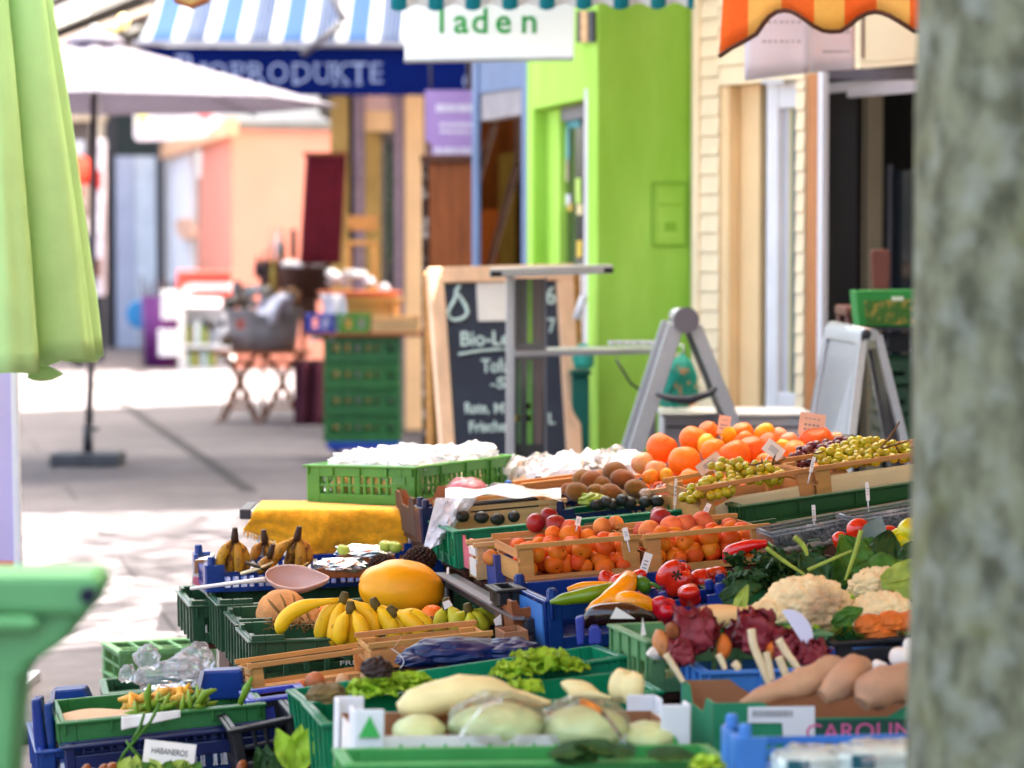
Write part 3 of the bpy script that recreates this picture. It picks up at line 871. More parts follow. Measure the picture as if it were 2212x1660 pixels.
    b = MB(); zrect(b, pl, 911, 925, .02, 1.985, -.45, .46); part(t, 'side_panel', b, mat('cab_edge', '#4a2a1c', .6, .5, 7, col2='#a89a90', lo=.5, hi=.62, stretch=(1, 1, 2)))
    b = MB(); zrect(b, pl, 908, 1024, 1.987, 2.03, -.46, .49); part(t, 'cornice', b, MATS['wood_dark'], bev=.004)
    # ---------------- lilac sign
    pl = front(17.6)
    t = thing('lilac_sign', 'lilac hanging sign with rows of small white writing beside the navy fascia', 'sign', pl.at(970, 352))
    b = MB(); b.panel(pl, [(918, 195), (1023, 195), (1022, 352), (934, 352), (932, 310), (919, 305)], -.03, .03); part(t, 'board', b, mat('lilac', '#a98bc4', .6, .05, 4))
    wt = mat('sign_white', '#efeaf4', .6, .02, 5)
    for v, u0, u1, h in ((234, 942, 1018, 17), (270, 950, 1016, 9), (285, 950, 1014, 7), (326, 938, 1016, 14), (345, 940, 1014, 5)):
        b = MB(); u = u0
        while u < u1:
            w = rnd.uniform(3, 6); b.prect(pl, u, v - h / 2, u + w, v + h / 2, .001, .003); u += w + rnd.uniform(2, 3.5)
        part(t, 'writing', b, wt)
    b = MB()
    for u in (930, 1010): b.tube([pl.at(u, 196, -.015), pl.at(u, 120, -.015)], .008, 6)
    part(t, 'hanger', b, MATS['steel_dark'])

    # ---------------- mauve kiosk, navy fascia with pale serif capitals, striped awning
    pl = front(24.2)
    t = thing('mauve_kiosk', 'mauve and cream kiosk front with an ochre framed door under the navy fascia', 'kiosk', pz(pl, 810, 0))
    mv = mat('mauve', '#8a7686', .6, .18, 8, stretch=(1, 1, 3)); oc = mat('ochre', '#b09256', .55, .12, 6); cr = mat('peach_post', '#e5bd92', .6, .06, 4)
    def zz(v): return zv(pl, 0, v)
    b = MB(); zrect(b, pl, 714, 753, 0, 2.95, -.14, .16); part(t, 'post', b, oc, bev=.01)
    b = MB(); zrect(b, pl, 754, 764, 0, 2.95, -.15, .1); part(t, 'gap', b, MATS['steel_dark'])
    b = MB(); zrect(b, pl, 764, 788, 0, 2.95, -.15, .17); part(t, 'pillar', b, mv, bev=.01)
    b = MB(); zrect(b, pl, 852, 874, 0, 2.95, -.15, .17); part(t, 'pillar', b, mv, bev=.01)
    b = MB(); zrect(b, pl, 874, 914, 0, 2.95, -.3, .35); part(t, 'post', b, cr, bev=.01)
    b = MB(); zrect(b, pl, 788, 852, zz(240), 2.95, -.15, .13); part(t, 'header', b, mat('header_pink', '#c9a7a6', .6, .1, 5))
    b = MB(); zrect(b, pl, 788, 852, zz(284), zz(240), -.15, .14); part(t, 'lintel', b, cr)
    b = MB(); zrect(b, pl, 788, 806, 0, zz(284), -.15, .11); zrect(b, pl, 806, 824, 0, zz(284), -.15, .08); part(t, 'door_frame', b, oc, bev=.006)
    b = MB(); zrect(b, pl, 824, 852, 0, zz(284), -.15, .04); part(t, 'door', b, mat('door_grey', '#8e8580', .4, .15, 3))
    b = MB(); zrect(b, pl, 836, 846, .3, zz(305), -.108, .01); part(t, 'pane', b, MATS['glass_dark'])
    b = MB(); zrect(b, pl, 690, 1060, 2.6, 3.2, -2.5, 2.3); part(t, 'roof', b, MATS['kiosk_roof'])
    b = MB(); zrect(b, pl, 900, 1100, 0, 2.6, -.5, .1); part(t, 'wall', b, mv)

    pl = front(22.9)
    t = thing('navy_fascia', 'long navy blue awning fascia lettered in pale serif capitals', 'sign', pl.at(660, 205))
    b = MB(); b.panel(pl, [(300, 101), (1020, 106), (1018, 206), (660, 206), (302, 200)], -.05, .05); part(t, 'board', b, mat('navy_cloth', '#011250', .8, .12, 3, spec=.08))
    lt = mat('letter_pale', '#8795bd', .7, .05, 10)
    x = 382
    for ch, u, h in (('B', 399, 62), ('I', 440, 46), ('O', 470, 46), ('P', 514, 46), ('R', 553, 46), ('O', 601, 46), ('D', 651, 46), ('U', 697, 46), ('K', 736, 46), ('T', 775, 46), ('E', 812, 46)):
        vb = 183 - (2 if ch == 'B' else 0)
        o = pl.at(u, vb - h / 2, .003)
        ob = lettering(t, 'letter', ch, o, (1, 0, .0), (0, 0, 1), PX(h, 22.9), lt, PX({'B': 36, 'I': 9, 'O': 40, 'P': 27, 'R': 33, 'D': 37, 'U': 33, 'K': 32, 'T': 36, 'E': 25}[ch], 22.9), ext=.004, off=.0005 if ch == 'T' else -.002)
        st = {'B': (-.3,), 'I': (0,), 'P': (-.32,), 'R': (-.32, .34), 'D': (-.34,), 'U': (-.36, .36), 'K': (-.34, .36), 'T': (0,), 'E': ()}.get(ch, ())
        b = MB()
        for k in st:
            for vv in (vb - 1.5, vb - h + 1.5):
                if ch == 'R' and k > 0 and vv < vb - 10: continue
                if ch == 'U' and vv > vb - 10: continue
                if ch == 'T' and vv < vb - 10: continue
                b.prect(pl, u + k * h * .75 - 8, vv - 1.6, u + k * h * .75 + 8, vv + 1.6, .001, .005)
        if b.v: part(t, 'serif', b, lt)
    b = MB(); b.tube([pl.at(1012 + 9 * math.cos(w / 9 * 6.28 + .6), 176 + 12 * math.sin(w / 9 * 6.28 + .6), .003) for w in range(8)], .01, 5); part(t, 'emblem', b, lt)
    ox = pl.at(298, 92)
    per = PX(141, 22.9)
    lines = [(0, '#f1f1f2'), (.18, '#5f86bd'), (.5, '#f1f1f2'), (.68, '#4a5f8e')]
    for k in range(4): lines += [(.72 + .07 * k, '#c9d2e2'), (.735 + .07 * k, '#4a5f8e')]
    t = thing('blue_awning', 'blue and white striped awning sheet sloping above the navy fascia', 'awning', (ox.x, ox.y, ox.z), rot(0, 0, 0))
    b = MB(); a, c = pl.at(298, 92), pl.at(1020, 97); up = pl.at(330, -160) - pl.at(298, 92)
    up = V((up.x, 1.7, up.z))
    b.grid(lambda i, j: a + (c - a) * i + up * j - V((0, 0, .05)) * math.sin(math.pi * j) , 20, 6); part(t, 'canopy', b, mat('awning_blue', '#ffffff', .8, .04, 30, translucent=.45, stripe=(per, sorted(lines))), solid=.004)
    b = MB(); b.panel(pl, [(286, 88), (1022, 93), (1022, 102), (286, 97)], .005, .05); part(t, 'front_bar', b, mat('bar_grey', '#9a98a6', .5, .1, 5), bev=.006)
    b = MB(); b.tube([pl.at(690, -60, -.4), pl.at(742, 42, .25)], .03, 8); b.tube([pl.at(738, 52, .25), pl.at(652, 118, .22)], .03, 8); part(t, 'folding_arm', b, MATS['alu_dark'])

    # ---------------- orange kiosk
    mo = mat('peach_render', '#e0907c', .75, .05, 2, bump=.05)
    c0 = front(36.5).at(500, 535); OF = Plane((c0.x, c0.y), (s.x, s.y)); OW = Plane((c0.x, c0.y), (n.x, n.y))
    t = thing('orange_kiosk', 'peach orange market kiosk with an open side doorway', 'kiosk', (c0.x, c0.y, 0))
    b = MB(); zrect(b, OW, 500, 760, 0, 2.95, -.15, .15); part(t, 'wall', b, mo)
    b = MB(); b.panel(OF, [(436, 295), (499, 262), (499, 890), (420, 850)], -.12, .12); part(t, 'wall', b, mo)
    b = MB(); b.panel(OF, [(344, 313), (493, 254), (493, 292), (344, 345)], .01, .12); part(t, 'beam', b, mat('beam_peach', '#e2b08a', .7))
    b = MB(); b.panel(OF, [(352, 330), (410, 310), (410, 840), (352, 800)], -.1, .1); part(t, 'pillar', b, mat('white_render', '#e3e3ea', .7, .05, 3))
    b = MB(); zrect(b, OF, 404, 470, 0, 2.6, -.7, .04); part(t, 'door', b, MATS['wood_brown'])
    b = MB(); b.panel(OF, [(378, 480), (392, 470), (404, 478), (412, 492), (414, 515), (395, 520), (382, 505)], .0, .1); part(t, 'ornament', b, mat('ornament_peach', '#d8ab92', .7))
    o = c0; b = MB(); b.obox(V((o.x - .1, o.y - .1, 2.95)), n * 3, s * 7.8, V((0, 0, .1))); part(t, 'roof', b, MATS['kiosk_roof'])
    pl = front(36.0)
    t = thing('rounded_sign', 'white rounded sign board with yellow and red patches under the big white parasol', 'sign', pl.at(380, 305))
    b = MB(); b.panel(pl, [(289, 150), (472, 150), (472, 270), (440, 296), (330, 304), (296, 304), (290, 296)], -.03, .03); part(t, 'board', b, mat('sign_board', '#e9e4ea', .5, .03, 3))
    for q, c in (((297, 228, 318, 268), '#f2ea8a'), ((428, 226, 456, 258), '#e07a7a'), ((300, 275, 360, 298), '#f0cfd6')):
        b = MB(); b.prect(pl, *q, .001, .004); part(t, 'patch', b, mat('pt' + c, c, .6))
    b = MB(); u = 334
    while u < 420:
        w = rnd.uniform(5, 9); b.prect(pl, u, 236 + rnd.uniform(0, 3), u + w, 258, .001, .004); u += w + 4
    part(t, 'writing', b, mat('sign_grey', '#bdb6c0', .6))
    b = MB(); b.tube([pl.at(300, 152, -.015), pl.at(300, 60, -.015)], .012, 6); b.tube([pl.at(460, 152, -.015), pl.at(460, 60, -.015)], .012, 6); part(t, 'hanger', b, MATS['steel_dark'])

    # ---------------- far building with grey doors closing the street
    pl = front(44.4)
    t = thing('far_building', 'grey building with pale double doors closing the far end of the street', 'building', pz(pl, 300, 0))
    zf = lambda v: zv(pl, 0, v)
    b = MB(); zrect(b, pl, -500, 353, 0, 7.0, -.3, .25); part(t, 'wall', b, mat('far_wall', '#6f645e', .8, .3, .8))
    b = MB(); zrect(b, pl, 232, 250, 0, zf(220), -.05, .08); zrect(b, pl, 338, 356, 0, zf(220), -.05, .08); part(t, 'door_frame', b, MATS['steel_dark'])
    b = MB(); zrect(b, pl, 250, 338, zf(337), zf(224), -.05, .05); part(t, 'transom', b, mat('dark_green', '#16211f', .4, .2, 2))
    b = MB(); zrect(b, pl, 240, 292, 0, zf(338), -.04, .07); part(t, 'door', b, mat('door_lilac', '#9aa0b4', .5, .06, 2))
    b = MB(); zrect(b, pl, 293, 350, 0, zf(338), -.04, .06); part(t, 'door', b, mat('door_pale', '#b4bcc6', .4, .15, 2))
    b = MB(); zrect(b, pl, 100, 232, zf(262), zf(244), -.05, .15); part(t, 'beam', b, mat('beam_beige', '#c9b49a', .7))
    b = MB(); zrect(b, pl, 104, 150, zf(320), zf(280), -.05, .07); part(t, 'window', b, MATS['glass_dark'])
    for u0, u1, z0, z1, c in ((107, 150, 340, 322, '#c9cbd2'), (160, 182, 395, 305, '#d5d8e2'), (196, 226, 332, 238, '#b9ac98'), (205, 214, 420, 360, '#8a7660')):
        b = MB(); zrect(b, pl, u0, u1, zf(z0), zf(z1), -.04, .1); part(t, 'shutter', b, mat('sh' + c, c, .6, .2, 4))

    # ---------------- clutter of the far stalls on the left
    pl = front(39.0)
    t = thing('red_parasol', 'small red cafe parasol far down the street with faint round lettering', 'parasol', pz(pl, 165, 0))
    c = pz(pl, 165, zv(pl, 0, 335)); b = MB(); b.lathe([(.0, .02), (.12, -.03), (.34, -.16), (.40, -.2), (.38, -.42)], c, 16); part(t, 'canopy', b, mat('red_cloth', '#e23a18', .7, .1, 6))
    b = MB(); b.tube([V((c.x, c.y, 0)), c], .02, 8); part(t, 'pole', b, MATS['alu_dark'])
    b = MB()
    for u in (156, 172): b.tube([pl.at(u + 7 * math.cos(w / 8 * 5), 376 + 8 * math.sin(w / 8 * 5), .42) for w in range(8)], .014, 5)
    part(t, 'lettering', b, mat('red_pale', '#ef9a84', .7))
    for (u, v0, v1, w, cc, lab, nm) in ((168, 400, 470, 34, '#8d7f76', 'grey brown stack of goods hanging below the red parasol', 'goods_rack'),
                                       (212, 300, 640, 22, '#d9d2dc', 'tall white and red banner beside the parasol pole', 'banner'),
                                       (170, 440, 510, 26, '#e8e8ee', 'white cardboard box on the far stall left of the pole', 'box'),
                                       (150, 470, 560, 40, '#9a8c8a', 'grey covered counter of the far stall', 'counter')):
        b = MB(); d = 38 + rnd.uniform(-2, 2); q = front(d)
        t = thing(nm, lab, nm.replace('_', ' '), pz(q, u, 0))
        b.prect(q, u - w / 2, v0, u + w / 2, v1, -.2, .3); part(t, 'body', b, mat('gd' + cc, cc, .7, .25, 4), bev=.02)
        b = MB(); zrect(b, q, u - w * .4, u + w * .4, 0, zv(q, u, v1), -.1, .1); part(t, 'support', b, MATS['steel_dark'])
        for i in range(3):
            b = MB(); vv = v0 + (v1 - v0) * (.2 + .28 * i); b.prect(q, u - w * .36, vv, u + w * .3, vv + (v1 - v0) * .12, .102, .02)
            part(t, 'patch', b, mat('ptc%d' % i, ('#c8342c', '#e9e6ec', '#7d5a4a')[i], .7))
    # dark timber awning frame, top left
    t = thing('awning_frame', 'dark timber canopy frame with lamps at the upper left behind the parasols', 'canopy', P(180, 0, 29))
    mdt = mat('timber_dark', '#15110f', .7, .35, 3)
    for (a, c, r, m) in (((40, 90, 28), (310, -20, 30), .075, mdt), ((60, 58, 28), (260, -30, 30), .06, mat('beam_slate', '#3c3a44', .6, .1, 3)), ((70, 118, 28), (330, 20, 30), .05, mat('timber_brown', '#4a382c', .7, .3, 3)), ((40, 20, 28), (200, -40, 30), .05, MATS['beam_slate']),
                         ((80, 140, 28.2), (300, 62, 30.2), .04, mdt)):
        b = MB(); b.tube([P(*a), P(*c)], r, 4, smooth=False); part(t, 'beam', b, m)
    b = MB(); b.add([P(-40, 150, 29), P(300, 96, 31), P(330, -80, 31), P(-40, -80, 29)], [(0, 1, 2, 3)]); part(t, 'roof_sheet', b, mat('roof_sheet', '#2e2722', .8, .45, 1.2), solid=.03)
    b = MB(); b.tube([P(104, 50, 27.6), P(182, 18, 28.2)], .06, 8); part(t, 'lamp_tube', b, mat('lamp_white', '#fff6e8', .5, 0, 3, emit=.22))
    b = MB(); b.tube([P(64, 68, 27.6), P(100, 52, 27.6)], .06, 8); part(t, 'lamp_holder', b, mat('brass', '#c9973a', .4, .2, 5, emit=.03))  # holder given a faint glow of its own in the brass
    for u, v, r in ((266, 48, .055), (247, 62, .035)):
        b = MB(); b.blob(P(u, v, 28), r, r, r * 1.3, 12, 8); part(t, 'glass_lamp', b, mat('lamp_amber', '#f0d68a', .3, .1, 5, emit=.1))
    # wooden eave tip, top centre
    pl = front(11.0)
    t = thing('wooden_eave', 'corner of a pale wooden eave hanging into the top of the view', 'eave', pl.at(410, 14))
    b = MB(); b.panel(pl, [(340, -200), (500, -200), (449, -3), (411, 13), (376, 0)], -.02, .04); part(t, 'board', b, MATS['ochre'])
    b = MB(); b.panel(pl, [(376, -3), (411, 10), (449, -6), (449, 2), (411, 17), (376, 5)], -.04, .07); part(t, 'edge_board', b, MATS['wood_brown'])

    # ---------------- cream weatherboard shop on the right
    K0 = V((.816, 13.36, 0)); CF = Plane((K0.x, K0.y), (.51, -.86))
    mc = mat('cream_board', '#f2deb8', .6, .05, 5); mi = mat('cream_panel', '#eccb98', .6, .05, 3)
    t = thing('cream_shop', 'cream weatherboarded shop with a white glazed door and a dark open front', 'shop', K0)
    def boards(u0, u1, z0, z1, off=0.):
        b = MB(); h = .087; z = z0
        while z < z1 - .01:
            zt = min(z + h - .004, z1)
            a, c = pz(CF, u0, 0, off), pz(CF, u1, 0, off)
            q = [V((a.x, a.y, z)), V((c.x, c.y, z)), V((c.x, c.y, zt)), V((a.x, a.y, zt))]
            nn = CF.n
            vs = [q[0] + nn * .013, q[1] + nn * .013, q[2] + nn * .006, q[3] + nn * .006] + [p - nn * .05 for p in q]
            b.add(vs, [(0, 1, 2, 3), (4, 7, 6, 5), (0, 4, 5, 1), (1, 5, 6, 2), (2, 6, 7, 3), (3, 7, 4, 0)])
            z += h
        part(t, 'weatherboard', b, mc)
    zl = zv(CF, 1600, 183)
    boards(1504, 1555, 0, 3.0); boards(1556, 1740, zl + .002, 3.0); boards(1722, 1740, 0, zl)
    b = MB(); zrect(b, CF, 1495, 1507, 0, 3.0, -.05, .072); part(t, 'corner_trim', b, mc, bev=.004)
    b = MB(); zrect(b, CF, 1555.5, 1573, 0, zl, -.06, .062); part(t, 'door_frame', b, mi, bev=.01)
    b = MB(); zrect(b, CF, 1573.2, 1640, 0, zl, -.09, .03); part(t, 'door_panel', b, mi)
    b = MB(); zrect(b, CF, 1640, 1653, 0, zl, -.12, .02); part(t, 'door_gap', b, MATS['wood_dark'])
    wd = MATS['white_plastic']
    b = MB(); zd = zv(CF, 1690, 234)
    zrect(b, CF, 1654, 1679, 0, zl, -.08, .07); zrect(b, CF, 1679.2, 1721, zd, zl, -.08, .065); zrect(b, CF, 1679.2, 1721, 0, zv(CF, 1700, 850), -.08, .065); part(t, 'door', b, wd, bev=.006)
    for u0, u1, c in ((1680, 1688, '#85878c'), (1689, 1703, '#c7c8d0'), (1704, 1709, '#cfc48e'), (1710, 1720, '#6d7470')):
        b = MB(); zrect(b, CF, u0, u1, zv(CF, 1700, 850), zd, -.075, .03); part(t, 'pane', b, mat('pn' + c, c, .2, .06, 2))
    b = MB(); zrect(b, CF, 1740.5, 1763, 0, zv(CF, 1750, 162), -.01, .035); part(t, 'post', b, mat('post_tan', '#b97b4a', .55, .1, 4, stretch=(4, 4, 1)), bev=.005)
    b = MB(); zrect(b, CF, 1763.3, 1776, 0, zv(CF, 1770, 157), -.01, .03); part(t, 'post_edge', b, wd)
    b = MB(); zrect(b, CF, 1776, 2600, 0, 2.9, -1.2, .05); part(t, 'back_wall', b, MATS['black'])  # black colour stands in for the unlit shop interior
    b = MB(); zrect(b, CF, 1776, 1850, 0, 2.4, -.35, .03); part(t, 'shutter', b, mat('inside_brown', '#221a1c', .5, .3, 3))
    for u0, u1, z0, z1, m in ((1916, 1926, 0, zv(CF, 1920, 345), 'alu_dark'), (1926, 2010, 0, zv(CF, 1920, 360), 'glass_dark'), (1866, 1869, .3, 2.2, 'alu_dark')):
        b = MB(); zrect(b, CF, u0, u1, z0, z1, -.45, .005); part(t, 'inner_window', b, MATS[m])
    b = MB(); zrect(b, CF, 1845, 2600, zv(CF, 1900, 146), 3.0, -.03, .06); part(t, 'fascia', b, mc)
    b = MB(); zrect(b, CF, 1851, 2500, zv(CF, 1900, 135), zv(CF, 1900, -60), .031, .012); part(t, 'fascia_panel', b, mat('beige_panel', '#d3c09a', .6, .04, 3))
    b = MB(); b.prect(CF, 1861, 30, 1865, 127, .045, .004); part(t, 'groove', b, MATS['wood_dark'])
    b = MB(); b.panel(CF, [(1776, 150), (2300, 130), (2300, 170), (1776, 172)], -.3, .2); part(t, 'soffit', b, mat('soffit', '#5d5458', .7, .2, 5))
    for q in (((1782, 192), (2300, 140), .022), ((1835, 204), (2300, 165), .016)):
        b = MB(); b.tube([CF.at(*q[0], -.25), CF.at(*q[1], -.25)], q[2], 8); part(t, 'lamp_tube', b, mat('tube_white', '#d6cfd6', .4, .05, 5, emit=.02))
    b = MB(); b.prect(CF, 1645, 172, 1692, 182, .02, .03); part(t, 'door_closer', b, MATS['alu'])
    o = pz(CF, 1495, 0, -.05); e = V((.51, -.86, 0)); b = MB(); b.obox(V((o.x, o.y, 3.0)), e * 6, V((.86, .51, 0)) * 3, V((0, 0, .1))); part(t, 'roof', b, MATS['kiosk_roof'])
    b = MB(); o = pz(CF, 1495, 0, -.06); b.obox(V((o.x, o.y, 0)), V((.86, .51, 0)) * 2.5, V((.0, .1, 0)), V((0, 0, 3.0))); part(t, 'wall', b, mc)
    # two paper notices under the awning
    pl = front(11.3)
    for i, (q, lab) in enumerate((([(1608, 60), (1748, 20), (1748, 158), (1640, 172), (1609, 175)], 'large pale paper sheet hanging under the orange awning, left one of two'),
                                  ([(1750, 20), (1846, 20), (1844, 150), (1750, 157)], 'smaller greyer paper sheet hanging under the orange awning, right one of two'))):
        t = thing('paper_notice', lab, 'notice', pl.at(q[-1][0], q[-1][1]), None, 'paper sheets under the orange awning')
        b = MB(); u0, u1 = q[0][0], q[1][0]; vb0, vb1 = q[-1][1], q[-2][1] if i else 158
        b.grid(lambda x, y: pl.at(u0 + (u1 - u0) * x, -60 + ((vb0 + (vb1 - vb0) * x) + 60) * y, .025 * math.sin(3 * x + 2 * y + i)), 10, 6); part(t, 'sheet', b, mat('sheet', '#ebe8ee', .5, .05, 4, translucent=.4), solid=.002)
        b = MB()
        for k in range(2):
            for j in range(7):
                u = u0 + (u1 - u0) * (.28 + .09 * j); b.prect(pl, u, 46 + 42 * k + 22 * i, u + 5 + 3 * rnd.random(), 50 + 42 * k + 22 * i, .034, .002)
        part(t, 'writing', b, MATS['ink_soft'])
    # ---------------- orange and yellow awning with brown edging
    pl = front(9.7); ox = pl.at(1690, 0)
    per = PX(137, 9.7)
    t = thing('orange_awning', 'orange and yellow striped awning with a wavy brown trimmed valance', 'awning', (pl.at(1757.0, 0).x, ox.y, ox.z))
    ma = mat('awning_orange', '#ffffff', .8, .05, 60, translucent=.6, stripe=(per, [(0, '#f6d27a'), (.5, '#f58a3a')]))
    bt = [(1554, 122), (1580, 104), (1607, 90), (1634, 74), (1648, 53), (1661, 37), (1677, 26), (1694, 23), (1708, 25), (1721, 31), (1740, 44), (1758, 57), (1776, 66), (1794, 69), (1814, 68), (1828, 60), (1841, 50), (1857, 37), (1874, 29), (1890, 26), (1904, 28), (1922, 35), (1941, 46), (1975, 68), (2010, 70), (2060, 35), (2110, 25), (2170, 55), (2230, 70), (2290, 40), (2350, 26)]
    tp = [(1576, -160), (1588, -160), (1600, -160), (1640, -160)]
    vs = []; edge = []
    for i, (u, v) in enumerate(bt):
        tu = max(u, 1572 + (u - 1554) * .8) if u < 1640 else u
        w = .03 * math.sin((u - 1690) / 215 * 2 * math.pi) + (-.16 * (1640 - u) / 86 if u < 1640 else 0)
        for k in range(7):
            q = k / 6
            vs.append(pl.at(u + (tu - u) * q, v + (-160 - v) * q, w * (1 - q * .7)))
        edge.append(pl.at(u, v, w + .003))
    b = MB(); b.add(vs, [(7 * i + k, 7 * i + 7 + k, 7 * i + 8 + k, 7 * i + k + 1) for i in range(len(bt) - 1) for k in range(6)], True)
    part(t, 'valance', b, ma, solid=.003)
    b = MB(); b.tube(edge, .008, 6); part(t, 'edge_trim', b, mat('trim_brown', '#4a2408', .7))
    a, c = pl.at(1576, -160), pl.at(2350, -160)
    b = MB(); b.grid(lambda i, j: a + (c - a) * i + V((.25 * j, 1.9 * j, .45 * j)), 12, 6); part(t, 'canopy', b, ma, solid=.003)
    # ---------------- tree trunk, nearest thing on the right, with its crown above the view
    mt = mat('bark', '#4e503e', .9, .22, 13, bump=1.0, bscale=44, col2='#74775f', lo=.36, hi=.62, stretch=(1.5, 1.5, .75))
    nt = mt.node_tree; bs = nt.nodes['Principled BSDF']; old = bs.inputs['Base Color'].links[0].from_socket
    tc = nt.nodes.new('ShaderNodeTexCoord'); nz = nt.nodes.new('ShaderNodeTexNoise'); nz.inputs['Scale'].default_value = 19; nz.inputs['Detail'].default_value = 3
    nt.links.new(tc.outputs['Object'], nz.inputs['Vector']); rp = nt.nodes.new('ShaderNodeValToRGB'); rp.color_ramp.elements[0].position = .48; rp.color_ramp.elements[1].position = .85
    nt.links.new(nz.outputs['Fac'], rp.inputs['Fac']); mx = nt.nodes.new('ShaderNodeMixRGB'); nt.links.new(rp.outputs['Color'], mx.inputs[0]); nt.links.new(old, mx.inputs[1]); mx.inputs[2].default_value = (*lin('#868b80'), 1)
    nz3 = nt.nodes.new('ShaderNodeTexNoise'); nz3.inputs['Scale'].default_value = 7; rp3 = nt.nodes.new('ShaderNodeValToRGB'); rp3.color_ramp.elements[0].position = .58; rp3.color_ramp.elements[1].position = .85
    nt.links.new(tc.outputs['Object'], nz3.inputs['Vector']); nt.links.new(nz3.outputs['Fac'], rp3.inputs['Fac']); mx3 = nt.nodes.new('ShaderNodeMixRGB'); nt.links.new(rp3.outputs['Color'], mx3.inputs[0]); nt.links.new(mx.outputs[0], mx3.inputs[1]); mx3.inputs[2].default_value = (*lin('#626436'), 1)
    nt.links.new(mx3.outputs[0], bs.inputs['Base Color'])
    c = P(2205, 830, 4.25); t = thing('tree', 'mottled grey green tree trunk standing close at the right edge', 'tree', (c.x, c.y, 0))
    b = MB(); r0 = PX(232, 4.25)
    n = 40
    zs = [i * .1 for i in range(33)]
    vs = []
    for z in zs:
        for j in range(n):
            w = 2 * math.pi * j / n
            r = r0 * (1 + .45 * math.exp(-z * 4) - .02 * (z - 1.2)) * (1 + .035 * noise.noise(V((math.cos(w) * 2.2, math.sin(w) * 2.2, z * 1.6))) + .02 * noise.noise(V((math.cos(w) * 7, math.sin(w) * 7, z * 5))))
            vs.append(V((c.x + r * math.cos(w), c.y + r * math.sin(w), z)))
    b.add(vs, [(i * n + j, i * n + (j + 1) % n, (i + 1) * n + (j + 1) % n, (i + 1) * n + j) for i in range(len(zs) - 1) for j in range(n)], True); part(t, 'trunk', b, mt)
    for i in range(6):
        w = i * 1.05; e = V((c.x + 1.5 * math.cos(w), c.y + 1.5 * math.sin(w), 4.6 + .4 * (i % 3)))
        b = MB(); b.tube([V((c.x, c.y, 2.9)), V((c.x, c.y, 3.1)).lerp(e, .5) + V((0, 0, .2)), e], [.10, .06, .025], 8); part(t, 'limb', b, mt)
    b = MB()
    for i in range(2600):
        q = V((rnd.gauss(0, 1), rnd.gauss(0, 1), rnd.gauss(0, .7))); q = q.normalized() * rnd.uniform(.35, 1) ** .6
        o = V((c.x + .5 + q.x * 2.1, c.y + q.y * 2.1, 4.9 + q.z * 1.3))
        if noise.noise(o * 1.1) < -.12: continue
        d = rrot(); k = rnd.uniform(.07, .12)
        b.add([o + d @ V((0, -k, 0)), o + d @ V((k * .5, 0, 0)), o + d @ V((0, k, 0)), o + d @ V((-k * .5, 0, 0))], [(0, 1, 2, 3)])
    part(t, 'crown', b, MATS['leaf_mid'])
    # ---------------- unseen tree added behind the green kiosk to dapple the near paving
    t = thing('tree', 'tall leafy tree added unseen behind the green kiosk to filter the sun', 'tree', (3.0, 17.6, 0))
    b = MB(); b.tube([V((3.0, 17.6, 0)), V((2.9, 17.5, 4)), V((2.7, 17.3, 9.5))], [.22, .17, .10], 10); part(t, 'trunk', b, MATS['bark'])
    b = MB()
    for i in range(9500):
        q = V((rnd.gauss(0, 1), rnd.gauss(0, 1), rnd.gauss(0, 1))).normalized() * rnd.random() ** .36
        o = V((2.0 + q.x * 3.2, 17.0 + q.y * 3.3, 10.8 + q.z * 2.0))
        if noise.noise(o * .6) < -.3: continue
        dd = rrot(); k = rnd.uniform(.05, .10)
        b.add([o + dd @ V((0, -k, 0)), o + dd @ V((k * .6, 0, 0)), o + dd @ V((0, k, 0)), o + dd @ V((-k * .6, 0, 0))], [(0, 1, 2, 3)])
    part(t, 'crown', b, MATS['leaf_mid'])
    # ---------------- unseen house blocks added behind the kiosks to shade the street; gaps pass sun
    for i, (a, e, h) in enumerate(((-26, 1.5, 21), (8.2, 17.4, 20.5), (27.5, 60, 20.6))):
        o = G0 + n_vec() * 3.7 + s_vec() * a
        t = thing('shade_house', ('tall cream house block, unseen, added to shade the near street', 'narrow pale house block, unseen, added to shade the middle street', 'long pale house block, unseen, added to shade the far street')[i], 'house', o)
        ln = e - a; b = MB(); b.obox(o, n_vec() * 9, s_vec() * ln, V((0, 0, h))); part(t, 'wall', b, mat('house%d' % i, ('#d9cfb8', '#cfc3b0', '#d6d0c4')[i], .8, .05, 1))
        b = MB(); b.obox(o - n_vec() * .4 + V((0, 0, h)), n_vec() * 9.8, s_vec() * ln, V((0, 0, .5))); part(t, 'roof', b, mat('house_roof', '#7a4434', .8))
        for k in range(int(ln / 7)):
            for fl in range(3):
                b = MB(); q = o + s_vec() * (1.2 + 3 * k) + V((0, 0, 4.2 + 3.2 * fl)) - n_vec() * .03
                b.obox(q, s_vec() * 1.1, n_vec() * .02, V((0, 0, 1.7))); part(t, 'window', b, MATS['glass_dark'])

def s_vec(): return V((-.2083, .9781, 0))
def n_vec(): return V((.9781, .2083, 0))
